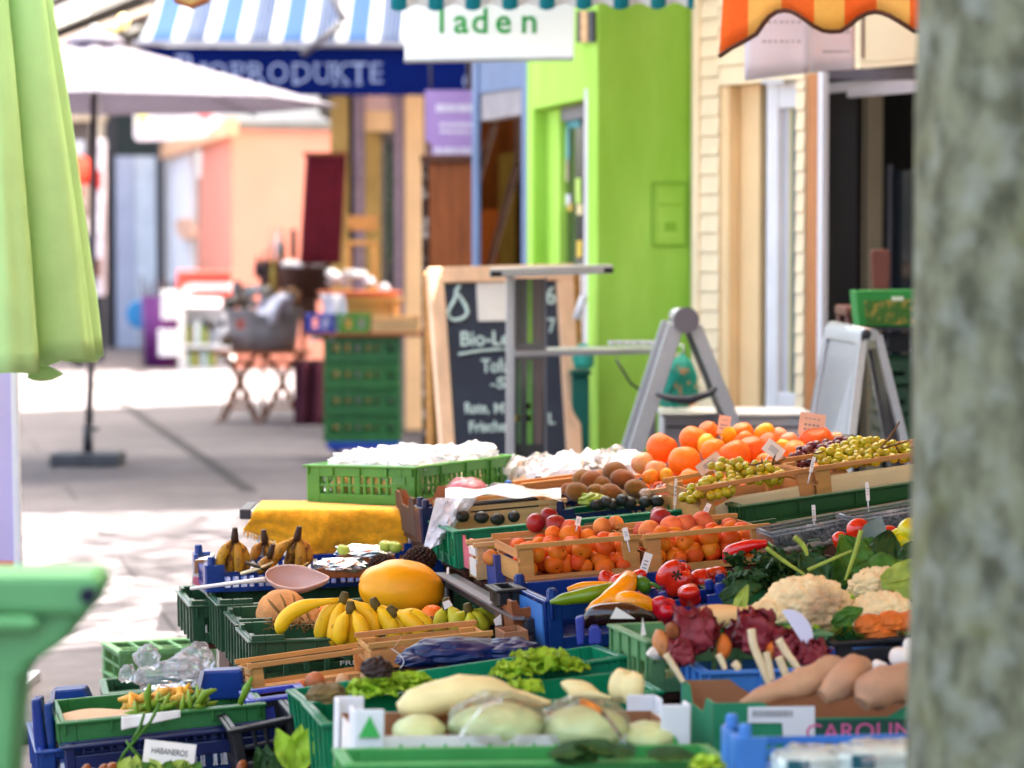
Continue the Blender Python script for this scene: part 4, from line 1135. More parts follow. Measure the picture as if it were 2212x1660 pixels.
# ================================================================ things between the kiosks and the stall
def build_middle():
    # ---- big white parasol
    d = 20.3; c = P(205, 85, d)
    zr = P(205, 226, d).z; Rr = PX(520, d)
    t = thing('white_parasol', 'large open white market parasol on a dark pole', 'parasol', (c.x, c.y, 0))
    wm = mat('parasol_white', '#b4adbb', .8, .03, 6, translucent=.3)
    b = MB(); N = 8; M_ = 8; K = 10
    def cp(a, k):
        seg = a * N; f = seg - math.floor(seg)
        w0 = 2 * math.pi * math.floor(seg) / N + .12; w1 = w0 + 2 * math.pi / N
        p = V((math.cos(w0), math.sin(w0), 0)).lerp(V((math.cos(w1), math.sin(w1), 0)), f)
        sag = .05 * math.sin(math.pi * f) * k
        return V((c.x, c.y, c.z)) + p * (Rr * k) + V((0, 0, -(c.z - zr) * (k ** 1.02) + sag * .0 - .045 * math.sin(math.pi * f) * math.sin(math.pi * k)))
    b.grid(lambda a, k: cp(min(a, .99999), .04 + .96 * k), N * M_, K); part(t, 'canopy', b, wm, solid=.004)
    b = MB(); b.lathe([(0, .06), (.06, .058), (.16, .02), (.21, -.02), (.2, -.03), (0, .0)], c, 24); part(t, 'vent_cap', b, wm)
    b = MB(); b.lathe([(.0, .1), (.03, .09), (.035, .04)], c, 12); part(t, 'finial', b, MATS['white_plastic'])
    bx = P(190, 990, d)
    b = MB(); b.tube([V((c.x, c.y - .02, c.z - .02)), V((bx.x + .03, bx.y, .8)), V((bx.x, bx.y, .09))], [.024, .024, .028], 12); part(t, 'pole', b, mat('pole_grey', '#4b4347', .4, .15, 5, metal=.3))
    b = MB(); b.tube([V((bx.x, bx.y, .28)), V((bx.x, bx.y, .075))], [.033, .036], 12); b.tube([V((bx.x + .03, bx.y, .25)), V((bx.x + .075, bx.y, .25))], .012, 8); part(t, 'pole_sleeve', b, MATS['steel_dark'])
    for i in range(N):
        w = 2 * math.pi * i / N + .12; e = V((c.x + Rr * .97 * math.cos(w), c.y + Rr * .97 * math.sin(w), zr + .0))
        b = MB(); b.tube([V((c.x, c.y, c.z - .06)), e - V((0, 0, .025))], .009, 5); part(t, 'rib', b, MATS['alu'])
    b = MB(); b.box((bx.x, bx.y, .045), .47, .40, .085); part(t, 'base', b, mat('slab_dark', '#4a4b50', .8, .2, 8), bev=.01)

    # ---- folded green parasol, near left
    d = 9.0; ax = P(-62, 700, d); zb = P(0, 806, d).z; zt = 2.75
    t = thing('green_parasol', 'folded lime green parasol hanging in deep pleats at the left edge', 'parasol', (ax.x, ax.y, 0))
    gm = mat('parasol_green', '#bce296', .75, .04, 8, translucent=.22, bump=.05, bscale=90)
    b = MB(); nu = 200; nv = 26
    def gp(a, k):
        w = 2 * math.pi * a
        rr = PX(126, d) + PX(160, d) * (k ** .9)
        pl = abs(math.sin(4.5 * w + .25)) ** .6
        r = rr * (.60 + .40 * pl) + .012 * noise.noise(V((math.cos(w) * 3, math.sin(w) * 3, k * 2))) + .006 * math.sin(27 * w + 3 * k) * k + .005 * noise.noise(V((math.cos(w) * 14, math.sin(w) * 14, k * 5)))
        tw = w + .10 * k
        hem = (.03 * pl + -.07 * math.cos(tw)) * k
        return V((ax.x + r * math.cos(tw), ax.y + r * math.sin(tw), zt + (zb - zt) * k - hem + .012 * math.sin(9 * w) * k))
    b.grid(gp, nu, nv); part(t, 'canopy', b, gm, solid=.003)
    b = MB(); b.tube([V((ax.x, ax.y, .05)), V((ax.x, ax.y, zt + .1))], .022, 12); part(t, 'pole', b, MATS['alu'])
    b = MB(); b.lathe([(.24, .0), (.25, .05), (.2, .07), (.03, .08), (.03, .2)], (ax.x, ax.y, 0), 24); part(t, 'base', b, mat('slab_dark', '#4a4b50'))
    for i in range(8):
        w = i * .785; b = MB(); b.tube([V((ax.x, ax.y, zt)), V((ax.x + .26 * math.cos(w), ax.y + .26 * math.sin(w), zb + .06))], .007, 5); part(t, 'rib', b, MATS['alu'])
    b = MB(); q = P(60, 810, d); leaf_grid(b, q, (1, -.2, .12), (0, -1, .3), .10, .05, .4, .2, 8, 4, 3); part(t, 'tie_strap', b, gm, solid=.002)
    # lavender banner on an aluminium post under it
    pl = front(10.0)
    t = thing('lavender_banner', 'lavender banner with a red foot on a pale metal post under the folded parasol', 'banner', pz(pl, 38, 0))
    b = MB(); b.panel(pl, [(-260, 800), (22, 800), (30, 1212), (-260, 1212)], -.01, .02); part(t, 'cloth', b, mat('lavender', '#b7aad6', .7, .06, 3))
    b = MB(); b.panel(pl, [(-260, 1212), (30, 1212), (31, 1275), (-260, 1275)], -.01, .021); part(t, 'lower_band', b, mat('banner_red', '#d2566a', .7, .1, 4))
    b = MB(); b.panel(pl, [(22, 796), (36, 796), (48, 1300), (50, 1490), (34, 1490), (31, 1300)], -.015, .04); part(t, 'post', b, mat('post_pale', '#d2cfdc', .4, .05, 4), bev=.004)
    b = MB(); b.bb(pz(pl, -260, 0).x, pz(pl, 60, 0).x, 9.85, 10.2, .002, .03); part(t, 'foot', b, MATS['alu'])
    b = MB(); b.tube([pl.at(-255, 800, .0), V((pl.at(-255, 800).x, 10.0, .03))], .015, 8); part(t, 'post', b, MATS['alu'])

    # ---- green bin, very near at the lower left
    d = 3.9
    pl = front(d)
    t = thing('green_bin', 'blurred green plastic bin with flared rim very close at lower left', 'bin', V((pl.at(-60, 1500).x, d + .2, 0)))
    gb = mat('bin_green', '#538e5b', .45, .08, 4)
    b = MB(); zb = 0.02
    a0 = pl.at(-420, 1400); a1 = pl.at(44, 1400); f1 = pl.at(30, 1400)
    b.add([(a0.x + .05, d + .04, zb), (f1.x - .08, d + .04, zb), (f1.x - .08, d + .12, zb), (a0.x + .05, d + .12, zb),
           (a0.x, d + .0, a1.z), (a1.x, d + .0, a1.z), (a1.x, d + .12, a1.z), (a0.x, d + .12, a1.z)],
          [(3, 2, 1, 0), (0, 1, 5, 4), (1, 2, 6, 5), (2, 3, 7, 6), (3, 0, 4, 7)]); part(t, 'body', b, gb, bev=.01)
    b = MB(); b.panel(pl, [(-420, 1300), (190, 1300), (170, 1345), (132, 1392), (92, 1420), (58, 1440), (46, 1475), (-420, 1475)], -.1, .1); part(t, 'flare', b, gb, bev=.012)
    b = MB(); b.panel(pl, [(-420, 1239), (192, 1240), (216, 1250), (214, 1272), (202, 1300), (186, 1335), (-420, 1318)], -.1, .12); part(t, 'rim', b, gb, bev=.012)
    b = MB(); b.panel(pl, [(-420, 1330), (60, 1332), (90, 1345), (70, 1368), (-420, 1372)], .0, .03); part(t, 'ledge', b, gb, bev=.01)
    o = pl.at(191, 1285, .025); b = MB(); b.lathe([(PX(17, d), 0), (PX(17, d), .012), (PX(10, d), .012), (PX(9, d), .004), (0, .004)], o, 20, rot(90, 0, 0)); part(t, 'pivot_hole', b, mat('navy_dark', '#141a34', .5))

    # ---- flea market tables
    # green crate stack on a blue dolly with a table top
    d = 20.6; pl = front(d)
    def sy(v, dd): return P(1106, v, dd).z
    t = thing('transport_dolly', 'blue plastic dolly on castors carrying the tall green crate stack', 'dolly', pz(pl, 782, 0))
    x0, x1 = pl.at(706, 900).x, pl.at(862, 900).x
    b = MB(); b.bb(x0, x1, d - .02, d + .4, .085, .14); part(t, 'deck', b, mat('dolly_blue', '#1b3f9c', .5, .1, 5), bev=.008)
    for x in (x0 + .06, x1 - .06):
        for y in (d + .04, d + .34):
            b = MB(); b.lathe([(.038, -.014), (.042, 0), (.038, .014)], (x, y, .043), 16, rot(0, 90, 0)); b.bb(x - .02, x + .02, y - .02, y + .02, .06, .086); part(t, 'castor', b, MATS['alu_dark'])
    zs = [.142, .33, .515, .70]
    for i in range(4):
        h = .178
        cA = Crate((700, 535), (862, 535), d, 0, .38, h); cA.loc.z = zs[i]; cA.L = x1 - x0 + .03
        plastic_crate(cA, ('lowest', 'second', 'third', 'topmost')[i] + ' dark green crate of the four stacked on the blue dolly', 'crate_green', group='dark green crates stacked on the blue dolly', solid=.035, pitch=.07, bar=.03, ribs=False, top=.06, post=.05, bev=0)
    ztop = zs[3] + .18
    t = thing('board_top', 'brown wooden board lying on the green crate stack as a counter', 'table top', V((pl.at(785, 0).x, d, ztop)))
    b = MB(); b.bb(pl.at(655, 0).x, pl.at(915, 0).x, d - .08, d + .5, ztop, ztop + .025); part(t, 'board', b, MATS['wood_brown'], bev=.004)
    zt = ztop + .026
    def smallcrate(u0, u1, v0, m, lab, dd=0., h=None, nm='small_crate'):
        c = Crate((u0, v0), (u1, v0), d - .05 + dd, 0, .28, h or .13); c.loc.z = zt
        return c, plastic_crate(c, lab, m, name=nm, pitch=.06, bar=.03, ribs=False, top=.03, post=.03, bev=0)
    c1, _ = smallcrate(660, 722, 722, 'crate_violet', 'small bright blue crate at the left end of the brown board')
    c2, _ = smallcrate(730, 798, 724, 'crate_lime', 'small grass green crate in the middle of the brown board')
    c3 = Crate((803, 735), (904, 735), d - .06, 0, .3, .105); c3.loc.z = zt; wood_crate(c3, 'shallow pale wooden box at the right end of the brown board', 'wood_pale', board=.9)
    # wooden stool with tray of white bric-a-brac
    d2 = 21.0; p2 = front(d2)
    t = thing('wooden_stool', 'pale wooden stool standing behind the small crates with a tray on top', 'stool', V((p2.at(792, 0).x, d2, zt)))
    xa, xb = p2.at(722, 0).x, p2.at(868, 0).x; zs0 = sy(644, d2)
    b = MB(); b.bb(xa, xb, d2 - .15, d2 + .2, zs0 - .03, zs0); part(t, 'seat', b, MATS['wood_slat'], bev=.005)
    b = MB(); b.bb(xa + .04, xb - .04, d2 - .12, d2 - .1, sy(690, d2), zs0 - .031); part(t, 'apron', b, MATS['wood_slat'])
    for x in (xa + .05, xb - .05):
        for y in (d2 - .12, d2 + .15):
            b = MB(); b.tube([V((x, y, zt + .02)), V((x, y, zs0 - .031))], .03, 4, smooth=False); part(t, 'leg', b, MATS['wood_slat'])
    t = thing('clay_tray', 'terracotta coloured tray heaped with white bric-a-brac on the stool', 'tray', V((p2.at(770, 0).x, d2, zs0)))
    b = MB(); b.lathe([(.0, .002), (.25, .002), (.31, .045), (.30, .05), (.24, .012), (0, .012)], V((p2.at(775, 0).x, d2, zs0)), 24, sy=.5); part(t, 'tray', b, mat('terracotta', '#c0643f', .6, .1, 6))
    for k in range(11):
        b = MB(); u = rnd.uniform(712, 838); v = rnd.uniform(592, 622) + (8 if u > 820 else 0)
        crumple(b, P(u, v, d2 - .05 + rnd.uniform(-.1, .1)), .045, .04, .035, k, .3, 12, 8); part(t, 'ornament', b, mat('bric%d' % (k % 4), ('#d9d6dc', '#e8e3e0', '#a99c98', '#cfc8d4')[k % 4], .4, .2, 8))
    t = thing('white_cloth', 'white cloth hanging over the left side of the stool', 'cloth', P(695, 720, 20.7))
    b = MB(); b.grid(lambda i, j: P(672 + 50 * i + 18 * math.sin(3 * j + .4) + 12 * (1 - j), 636 + 100 * j, 20.62 + .03 * math.sin(9 * i + 2 * j)), 14, 14); part(t, 'fabric', b, mat('white_fabric', '#d3cdd6', .9, .08, 6), solid=.004)
    # sewing machine table with zinc tub
    d3 = 25.4; p3 = front(d3); z3 = sy(757, d3)
    t = thing('sewing_table', 'old sewing table with brown scrolled iron legs holding the zinc tub', 'table', pz(p3, 560, 0))
    xa, xb = p3.at(462, 0).x, p3.at(668, 0).x
    b = MB(); b.bb(xa, xb, d3 - .25, d3 + .25, z3 - .03, z3); part(t, 'table_top', b, MATS['wood_brown'], bev=.005)
    iron = mat('iron_brown', '#7a4526', .6, .3, 8)
    for (ua, ub, dd) in ((470, 560, -.2), (560, 655, -.2), (480, 565, .2), (565, 660, .2)):
        b = MB(); q = front(d3 + dd)
        w = .016
        um = (ua + ub) / 2
        for pts in ([(ua + 8, 762), (um - 12, 800), (um + 10, 845), (ub - 10, 905)], [(ub - 8, 762), (um + 12, 800), (um - 10, 845), (ua + 6, 908)],
                    [(ua + 6, 908), (ua + 2, 914), (ua - 6, 912)], [(ub - 10, 905), (ub - 4, 914), (ub + 4, 912)], [(ua + 22, 880), (ub - 20, 880)], [(ua + 15, 790), (um, 778), (ub - 15, 790)],
                    [(um - 20, 850), (um, 868), (um + 20, 850), (um, 838), (um - 20, 850)]):
            b.tube([q.at(*p) for p in pts], w, 6)
        part(t, 'leg', b, iron)
    t = thing('zinc_tub', 'grey zinc wash tub full of odds and ends on the sewing table', 'tub', V((p3.at(566, 0).x, d3 - .02, z3 + .001)))
    b = MB(); hx = PX(82, d3); zr2 = sy(668, d3) - z3
    b.lathe([(0, 0), (hx * .86, 0), (hx * .95, zr2 * .5), (hx, zr2 - .01), (hx * 1.03, zr2), (hx * .98, zr2), (hx * .84, .02), (0, .02)], V((p3.at(566, 0).x, d3 - .02, z3 + .001)), 32, sy=.62); part(t, 'tub', b, mat('zinc', '#8d8a8c', .5, .2, 5, metal=.4))
    b = MB(); b.prect(front(d3 - .36), 510, 690, 528, 712, 0, .004); part(t, 'red_mark', b, mat('rust_red', '#a8574c', .7))
    t = thing('newspaper', 'crumpled pale grey paper hanging over the rim of the zinc tub', 'paper', P(595, 690, d3 - .3))
    b = MB(); b.grid(lambda i, j: P(562 + 72 * i - 8 * j, 640 + 30 * j + (32 * j * j if .3 < i < .7 else 6 * j) + 6 * math.sin(7 * i), d3 - .3 + .08 * math.sin(5 * i + 3 * j)), 10, 8, smooth=False); part(t, 'sheet', b, mat('news', '#b5b3c0', .8, .2, 8), solid=.003)
    spec = [('dark_bottle', 556, 555, 600, 14, '#23232c', 'dark glass bottle standing behind the zinc tub, left of the yellow one', 'bottle'), ('dark_bottle', 572, 545, 605, 12, '#3a3038', 'tall dark bottle behind the tub, right of the first', 'bottle'),
            ('yellow_bottle', 590, 560, 625, 12, '#b39a3a', 'yellowish bottle standing behind the zinc tub', 'bottle'), ('metal_jug', 512, 610, 660, 24, '#77716f', 'grey metal jug at the left end of the sewing table', 'jug'),
            ('white_bowl', 553, 618, 634, 28, '#dfe3f0', 'small white bowl on top of the heap in the tub', 'bowl'), ('tin_can', 532, 620, 662, 20, '#8d8478', 'dull tin can between the jug and the tub heap', 'can'),
            ('brass_pot', 490, 640, 672, 22, '#8a6f4c', 'brownish pot at the far left of the tub heap', 'pot'), ('pale_vase', 600, 498, 560, 14, '#cfc9cc', 'pale vase on the dark shelf behind the bottles', 'vase'),
            ('green_bottle', 612, 500, 565, 10, '#4b5a48', 'greenish bottle beside the pale vase', 'bottle'), ('dark_jar', 634, 498, 560, 16, '#5d4a3a', 'brown jar right of the pale vase on the shelf', 'jar'), ('candle_holder', 585, 500, 560, 8, '#a79a8c', 'thin beige candle holder left of the pale vase', 'candle holder')]
    for nm, u, v0, v1, w, cc, lab, cat in spec:
        dd = 26.6 if v1 < 570 else 25.5
        q = P(u, v1, dd); h = P(u, v0, dd).z - q.z; r = PX(w, dd) / 2
        t = thing(nm, lab, cat, q)
        b = MB()
        if cat == 'bottle' or cat == 'candle holder' or cat == 'vase': b.lathe([(0, 0), (r, 0), (r, h * .55), (r * .45, h * .72), (r * .4, h), (0, h)], q, 14)
        elif cat == 'bowl': b.lathe([(0, 0), (r * .5, 0), (r, h), (r * .9, h), (0, h * .3)], q, 16)
        else: b.lathe([(0, 0), (r * .9, 0), (r, h * .5), (r * .85, h * .9), (r * .95, h), (r * .8, h), (0, h * .9)], q, 14)
        part(t, 'body', b, mat('bd' + cc, cc, .35, .2, 6))
        b = MB(); b.lathe([(r * .42, 0), (r * .44, h * .07), (0, h * .07)], q + V((0, 0, h)), 12); part(t, 'rim', b, mat('bdr', '#4a4240', .5))
    for k in range(22):
        u = rnd.uniform(452, 648); v = rnd.uniform(622, 668) if u > 490 else rnd.uniform(700, 750); q = P(u, v, 25.35 + rnd.uniform(-.15, .15)); r = PX(rnd.uniform(7, 15), 25.4)
        b = MB()
        if k % 3 == 0: b.lathe([(0, 0), (r, 0), (r * .8, r * 1.3), (r * .9, r * 1.6), (0, r * 1.4)], q, 12, rot(rnd.uniform(-50, 50), rnd.uniform(-50, 50), 0))
        elif k % 3 == 1: b.box(q, r * 1.8, r * 1.5, r * 1.2, rrot())
        else: crumple(b, q, r, r, r * .8, k, .3, 12, 8)
        solo('bric_a_brac', 'small piece of old household junk heaped in and around the zinc tub', 'junk', b, mat('junk%d' % (k % 6), ('#8f8880', '#5b4a3c', '#c9c4c8', '#3a3536', '#a3764a', '#6b6f78')[k % 6], .6, .25, 8), group='junk heaped around the zinc tub')
    t = thing('wine_drape', 'dark wine coloured cloth hanging behind the left side of the green crate stack', 'cloth', P(662, 915, 21.4))
    b = MB(); b.grid(lambda i, j: P(636 + 66 * i, 780 + 138 * j, 21.4 + .03 * math.sin(14 * i + j)), 20, 6); part(t, 'fabric', b, mat('wine_cloth', '#4a1a2a', .9, .2, 6), solid=.01)
    b = MB(); b.tube([P(630, 780, 21.4), P(706, 780, 21.4)], .012, 6); part(t, 'rod', b, MATS['wood_dark'])
    # dark shelf the bottles stand on and the heap in the tub
    pq = front(26.7); zs1 = sy(562, 26.7)
    t = thing('dark_cabinet', 'low dark brown cabinet behind the sewing table with bottles and basket on top', 'cabinet', pz(pq, 660, 0))
    b = MB(); zrect(b, pq, 560, 730, zs1 - .36, zs1 - .03, -.3, .5); part(t, 'body', b, MATS['wood_dark'])
    b = MB(); zrect(b, pq, 552, 740, zs1 - .028, zs1, -.3, .52); part(t, 'top', b, MATS['wood_brown'], bev=.004)
    b = MB(); zrect(b, pq, 575, 640, zs1 - .32, zs1 - .1, .201, .012); zrect(b, pq, 648, 718, zs1 - .32, zs1 - .1, .201, .012); part(t, 'door', b, MATS['wood_dark'])
    for u in (566, 722):
        for k in (.16, -.26): b = MB(); zrect(b, pq, u - 4, u + 4, 0, zs1 - .361, k, .03); part(t, 'leg', b, MATS['wood_dark'])
    t = thing('wicker_basket', 'dark wicker basket with pale things on the cabinet behind the stool', 'basket', P(665, 628, 26.2))
    q = P(655, 640, 26.2); b = MB(); b.lathe([(0, 0), (.15, 0), (.2, .24), (.21, .26), (.19, .26), (0, .06)], q, 20); part(t, 'body', b, mat('wicker', '#4a2e24', .8, .35, 40))
    b = MB(); b.bb(q.x - .12, q.x + .12, q.y - .1, q.y + .1, q.z - .2, q.z - .001); b.bb(q.x - .02, q.x + .02, q.y - .02, q.y + .02, .002, q.z - .201); part(t, 'stand', b, MATS['wood_dark'])
    for k in range(7):
        b = MB(); crumple(b, q + V((rnd.uniform(-.14, .14), rnd.uniform(-.1, .1), .27 + rnd.uniform(0, .05))), .06, .05, .035, k + 20, .3, 12, 8); part(t, 'trinket', b, mat('bric%d' % (k % 4), '#d9d6dc'))
    # rolled dark red carpet
    t = thing('red_carpet', 'dark wine red ribbed carpet hanging upright against the orange wall', 'carpet', P(695, 570, 23.9))
    pq = front(23.9); b = MB(); b.grid(lambda i, j: pq.at(663 + 86 * i - 14 * j, 334 + 236 * j, .05 + .022 * abs(math.sin(i * 19))), 60, 8); part(t, 'carpet', b, mat('wine', '#5c0a1e', .85, .18, 10), solid=.02)
    b = MB(); b.tube([pq.at(655, 334, .06), pq.at(750, 334, .06)], .02, 8); part(t, 'rod', b, MATS['wood_brown'])
    # carved wooden deer-like chair / ornament on the cabinet
    t = thing('carved_ornament', 'brown carved wooden ornament with upright branches in front of the mauve kiosk', 'ornament', P(760, 570, 24.4))
    b = MB(); q = front(24.4)
    for pts, r in (([(700, 565), (730, 545), (765, 525), (800, 518)], .04), ([(800, 518), (806, 480), (800, 452)], .022), ([(765, 525), (758, 495), (740, 478)], .02), ([(720, 550), (735, 515), (745, 500)], .025), ([(790, 520), (792, 560), (790, 600)], .03), ([(735, 548), (742, 580), (738, 606)], .03)):
        b.tube([q.at(*p) for p in pts], r, 8)
    part(t, 'body', b, mat('carved', '#8a5a38', .6, .3, 10))
    b = MB(); zrect(b, q, 715, 805, 0, q.at(0, 604).z, -.15, .3); part(t, 'plinth', b, MATS['wood_dark'])
    t = thing('wooden_chair', 'orange brown wooden chair behind the ornament beside the mauve pillar', 'chair', P(780, 640, 23.4))
    q = front(23.4); xa, xb = q.at(745, 0).x, q.at(812, 0).x
    zc = q.at(0, 520).z
    b = MB(); b.bb(xa, xb, 23.3, 23.6, zc - .04, zc); part(t, 'seat', b, MATS['wood_slat'], bev=.01)
    for x in (xa + .02, xb - .02):
        for y in (23.32, 23.58): 
            b = MB(); b.tube([V((x, y, 0.001)), V((x, y, zc - .04))], .02, 8); part(t, 'leg', b, MATS['wood_slat'])
    b = MB(); b.bb(xa, xb, 23.58, 23.61, zc + .08, zc + .2); part(t, 'backrest', b, MATS['wood_slat'], bev=.01)
    # white bookshelf trolley with red sign
    d4 = 34.0; p4 = front(d4); f = lambda v: p4.at(0, v).z
    t = thing('white_bookshelf', 'white book trolley with a red header sign in the sunlit strip', 'shelf', pz(p4, 440, 0))
    ws = MATS['white_plastic']
    for u0, u1 in ((385, 397), (484, 498)):
        b = MB(); zrect(b, p4, u0, u1, .08, f(612), -.35, .36); part(t, 'side_panel', b, ws, bev=.004)
    for v in (745, 660, 795):
        b = MB(); zrect(b, p4, 397.5, 483.5, f(v + 6), f(v), -.34, .34); part(t, 'shelf_board', b, ws)
    b = MB(); zrect(b, p4, 397.5, 483.5, .15, f(612), -.35, .02); part(t, 'back_panel', b, ws)
    b = MB(); zrect(b, p4, 382, 500, f(645), f(586), .011, .03); part(t, 'header_sign', b, mat('sign_red', '#e2483a', .6, .06, 4), bev=.02)
    b = MB(); b.panel(p4, [(390, 640), (396, 620), (410, 612), (500, 612), (500, 628), (420, 630), (404, 640)], .042, .006); part(t, 'header_stripe', b, mat('stripe_white', '#f3dcd8', .6))
    for u in (392, 490):
        b = MB(); b.lathe([(.03, -.015), (.04, 0), (.03, .015)], V((p4.at(u, 0).x, d4 - .1, .04)), 12, rot(0, 90, 0)); b.bb(p4.at(u, 0).x - .012, p4.at(u, 0).x + .012, d4 - .11, d4 - .09, .05, .081); part(t, 'castor', b, MATS['alu_dark'])
    u = 400
    for k in range(20):
        w = rnd.uniform(4, 8); row = 0 if k < 10 else 1
        if k == 10: u = 400
        b = MB(); zrect(b, p4, u, u + w - .6, f((744, 794)[row]) + .001, f((744, 794)[row]) + rnd.uniform(.2, .27) * (1 if row == 0 else .75), -.2, .15)
        part(t, 'book', b, mat('bk%d' % (k % 6), ('#3f6f4a', '#c9b83a', '#2c3c52', '#8a9aa4', '#d9dde0', '#6d8a5a')[k % 6], .6)); u += w
    for (u0, u1, v0, v1, lab) in ((348, 384, 630, 690, 'white cardboard box hung on the upper left side of the book trolley'), (342, 384, 715, 770, 'white cardboard box hung on the lower left side of the book trolley')):
        t = thing('white_box', lab, 'box', P((u0 + u1) / 2, v1, d4 - .1)); q = front(d4 - .15)
        b = MB(); b.prect(q, u0, v0, u1, v1, -.2, .2); part(t, 'body', b, ws, bev=.01)
        b = MB(); b.prect(q, u0 - 1, v0 - 2, u1 + 1, v0 + 4, -.21, .22); part(t, 'lid', b, ws)
    # purple bin with dark sticks
    d5 = 37.0; p5 = front(d5)
    t = thing('purple_bin', 'tall purple bin holding a bunch of dark sticks left of the book trolley', 'bin', pz(p5, 346, 0)); o = pz(p5, 346, 0)
    r = PX(42, d5); zt5 = p5.at(0, 640).z
    b = MB(); b.lathe([(0, .005), (r * .85, .005), (r, zt5), (r * .93, zt5), (r * .8, .05), (0, .05)], o, 24); part(t, 'body', b, mat('purple', '#5a1f62', .45, .12, 4))
    t = thing('stick_bundle', 'bundle of dark twigs standing in the purple bin', 'sticks', o + V((0, 0, .06)))
    for k in range(26):
        w = rnd.uniform(0, 6.28); q = rnd.random() ** .5; b = MB()
        b.tube([o + V((q * r * .6 * math.cos(w), q * r * .6 * math.sin(w), .07)), o + V((q * r * 1.3 * math.cos(w), q * r * 1.2 * math.sin(w), zt5 + rnd.uniform(.1, .26)))], .013, 5); part(t, 'stick', b, mat('twig', '#3d2a30', .8, .3, 10))
    t = thing('blue_disc', 'round blue disc leaning behind the purple bin', 'disc', P(300, 712, 37.4))
    b = MB(); q = P(303, 680, 37.4); b.lathe([(.0, -.015), (.17, -.015), (.18, 0), (.17, .015), (0, .015)], q, 24, rot(90, 0, 0), smooth=False); part(t, 'disc', b, mat('disc_blue', '#2b7fb8', .5))
    b = MB(); b.tube([q, V((q.x, q.y + .1, .0))], .012, 6); part(t, 'stem', b, MATS['alu_dark'])

    # ---- chalkboard
    TL, TR, BL = P(926, 578, 13.1), P(1240, 569, 13.45), P(971, 1180, 12.75)
    pl = Plane3(TL, TR, BL)
    t = thing('chalkboard', 'wooden framed chalkboard easel with white handwriting beside the green kiosk', 'chalkboard', V((P(1110, 900, 12.9).x, 12.9, 0)))
    b = MB(); b.panel(pl, [(955, 605), (1212, 598), (1240, 1160), (990, 1170)], -.012, .01); part(t, 'slate', b, mat('slate', '#323947', .5, .14, 2.5, spec=.4))
    fw = mat('easel_wood', '#efc29c', .6, .12, 4, stretch=(3, 3, 1))
    for q in ([(926, 578), (1240, 569), (1240, 603), (928, 611)], [(928, 611.5), (960, 610.6), (995, 1140), (969, 1141)], [(1205, 604.4), (1240, 603.4), (1266, 1140), (1238, 1140)], [(969, 1141.5), (1266, 1140.5), (1268, 1180), (971, 1182)]):
        b = MB(); b.panel(pl, q, -.015, .035); part(t, 'frame_rail', b, fw, bev=.004)
    lgs = [(927, 590, 938, 1200), (1236, 585, 1262, 1195)]
    for a_, b_, c_, d_ in lgs:
        b = MB(); p0 = pl.at(a_ + 2, b_, -.03); gx = P(c_, d_, 13.6); b.tube([p0, V((gx.x, 13.75, .0))], .03, 4, smooth=False); part(t, 'rear_leg', b, MATS['wood_slat'])
    b = MB(); p0 = pl.at(936, 600, -.05); p1 = V((P(936, 1150, 13.6).x, 13.7, .12)); q0 = p0 + V((.05, .02, 0)); b.add([p0, q0, p1 + V((.05, .02, 0)), p1], [(0, 1, 2, 3)]); part(t, 'side_board', b, MATS['wood_slat'], solid=.012)
    ck = mat('chalk', '#c9dcd4', .9, .12, 30)
    strokes(t, 'pear_drawing', pl, [[(988, 622), (985, 634), (982, 648), (975, 660), (968, 674), (970, 686), (980, 692), (994, 691), (1006, 684), (1010, 674), (1005, 660), (997, 648), (992, 640), (986, 636)], [(984, 632), (989, 622), (993, 618)]], .009, ck)
    b = MB(); b.panel(pl, [(1029, 611), (1096, 609), (1098, 693), (1033, 694)], .001, .003); part(t, 'paper_sheet', b, MATS['paper'])
    ux = (pl.at(1100, 740) - pl.at(1000, 742)).normalized()
    def word(s, u, v, w, h):
        lettering(t, 'handwriting', s, pl.at(u, v, .002), ux, pl.at(1050, 700) - pl.at(1053, 760), PX(h, 13), ck, PX(w, 13), .002, .12, .0012)
    word('Bio-Le', 1046, 733, 122, 34); word('Tofu', 1069, 792, 66, 32); word('-S', 1074, 829, 38, 26); word('Rote,', 1029, 883, 58, 26); word('M', 1077, 884, 26, 24); word('Frische', 1052, 923, 90, 26)
    word('6', 1188, 641, 24, 42); word('7', 1190, 705, 20, 34); word('L', 1190, 906, 16, 26)
    strokes(t, 'underline', pl, [[(990, 766), (1010, 763), (1040, 758), (1070, 756), (1096, 755)]], .007, ck)
    # ---- metal display rack with dark pane, in front of the chalkboard
    d6 = 11.9; pl = front(d6)
    t = thing('metal_rack', 'grey metal rack with top shelf, lower shelf and dark glossy pane before the chalkboard', 'rack', pz(pl, 1150, 0))
    b = MB(); zrect(b, pl, 1093, 1112, 0, pl.at(0, 596).z, -.03, .05); part(t, 'post', b, MATS['alu'], bev=.004)
    b = MB(); zrect(b, pl, 1177, 1181, .2, pl.at(0, 600).z, -.03, .02); part(t, 'pane_edge', b, MATS['alu_dark'])
    b = MB(); zrect(b, pl, 1112.5, 1176.5, .2, pl.at(0, 602).z, -.02, .008)
    part(t, 'pane', b, MATS['pane_dark'])
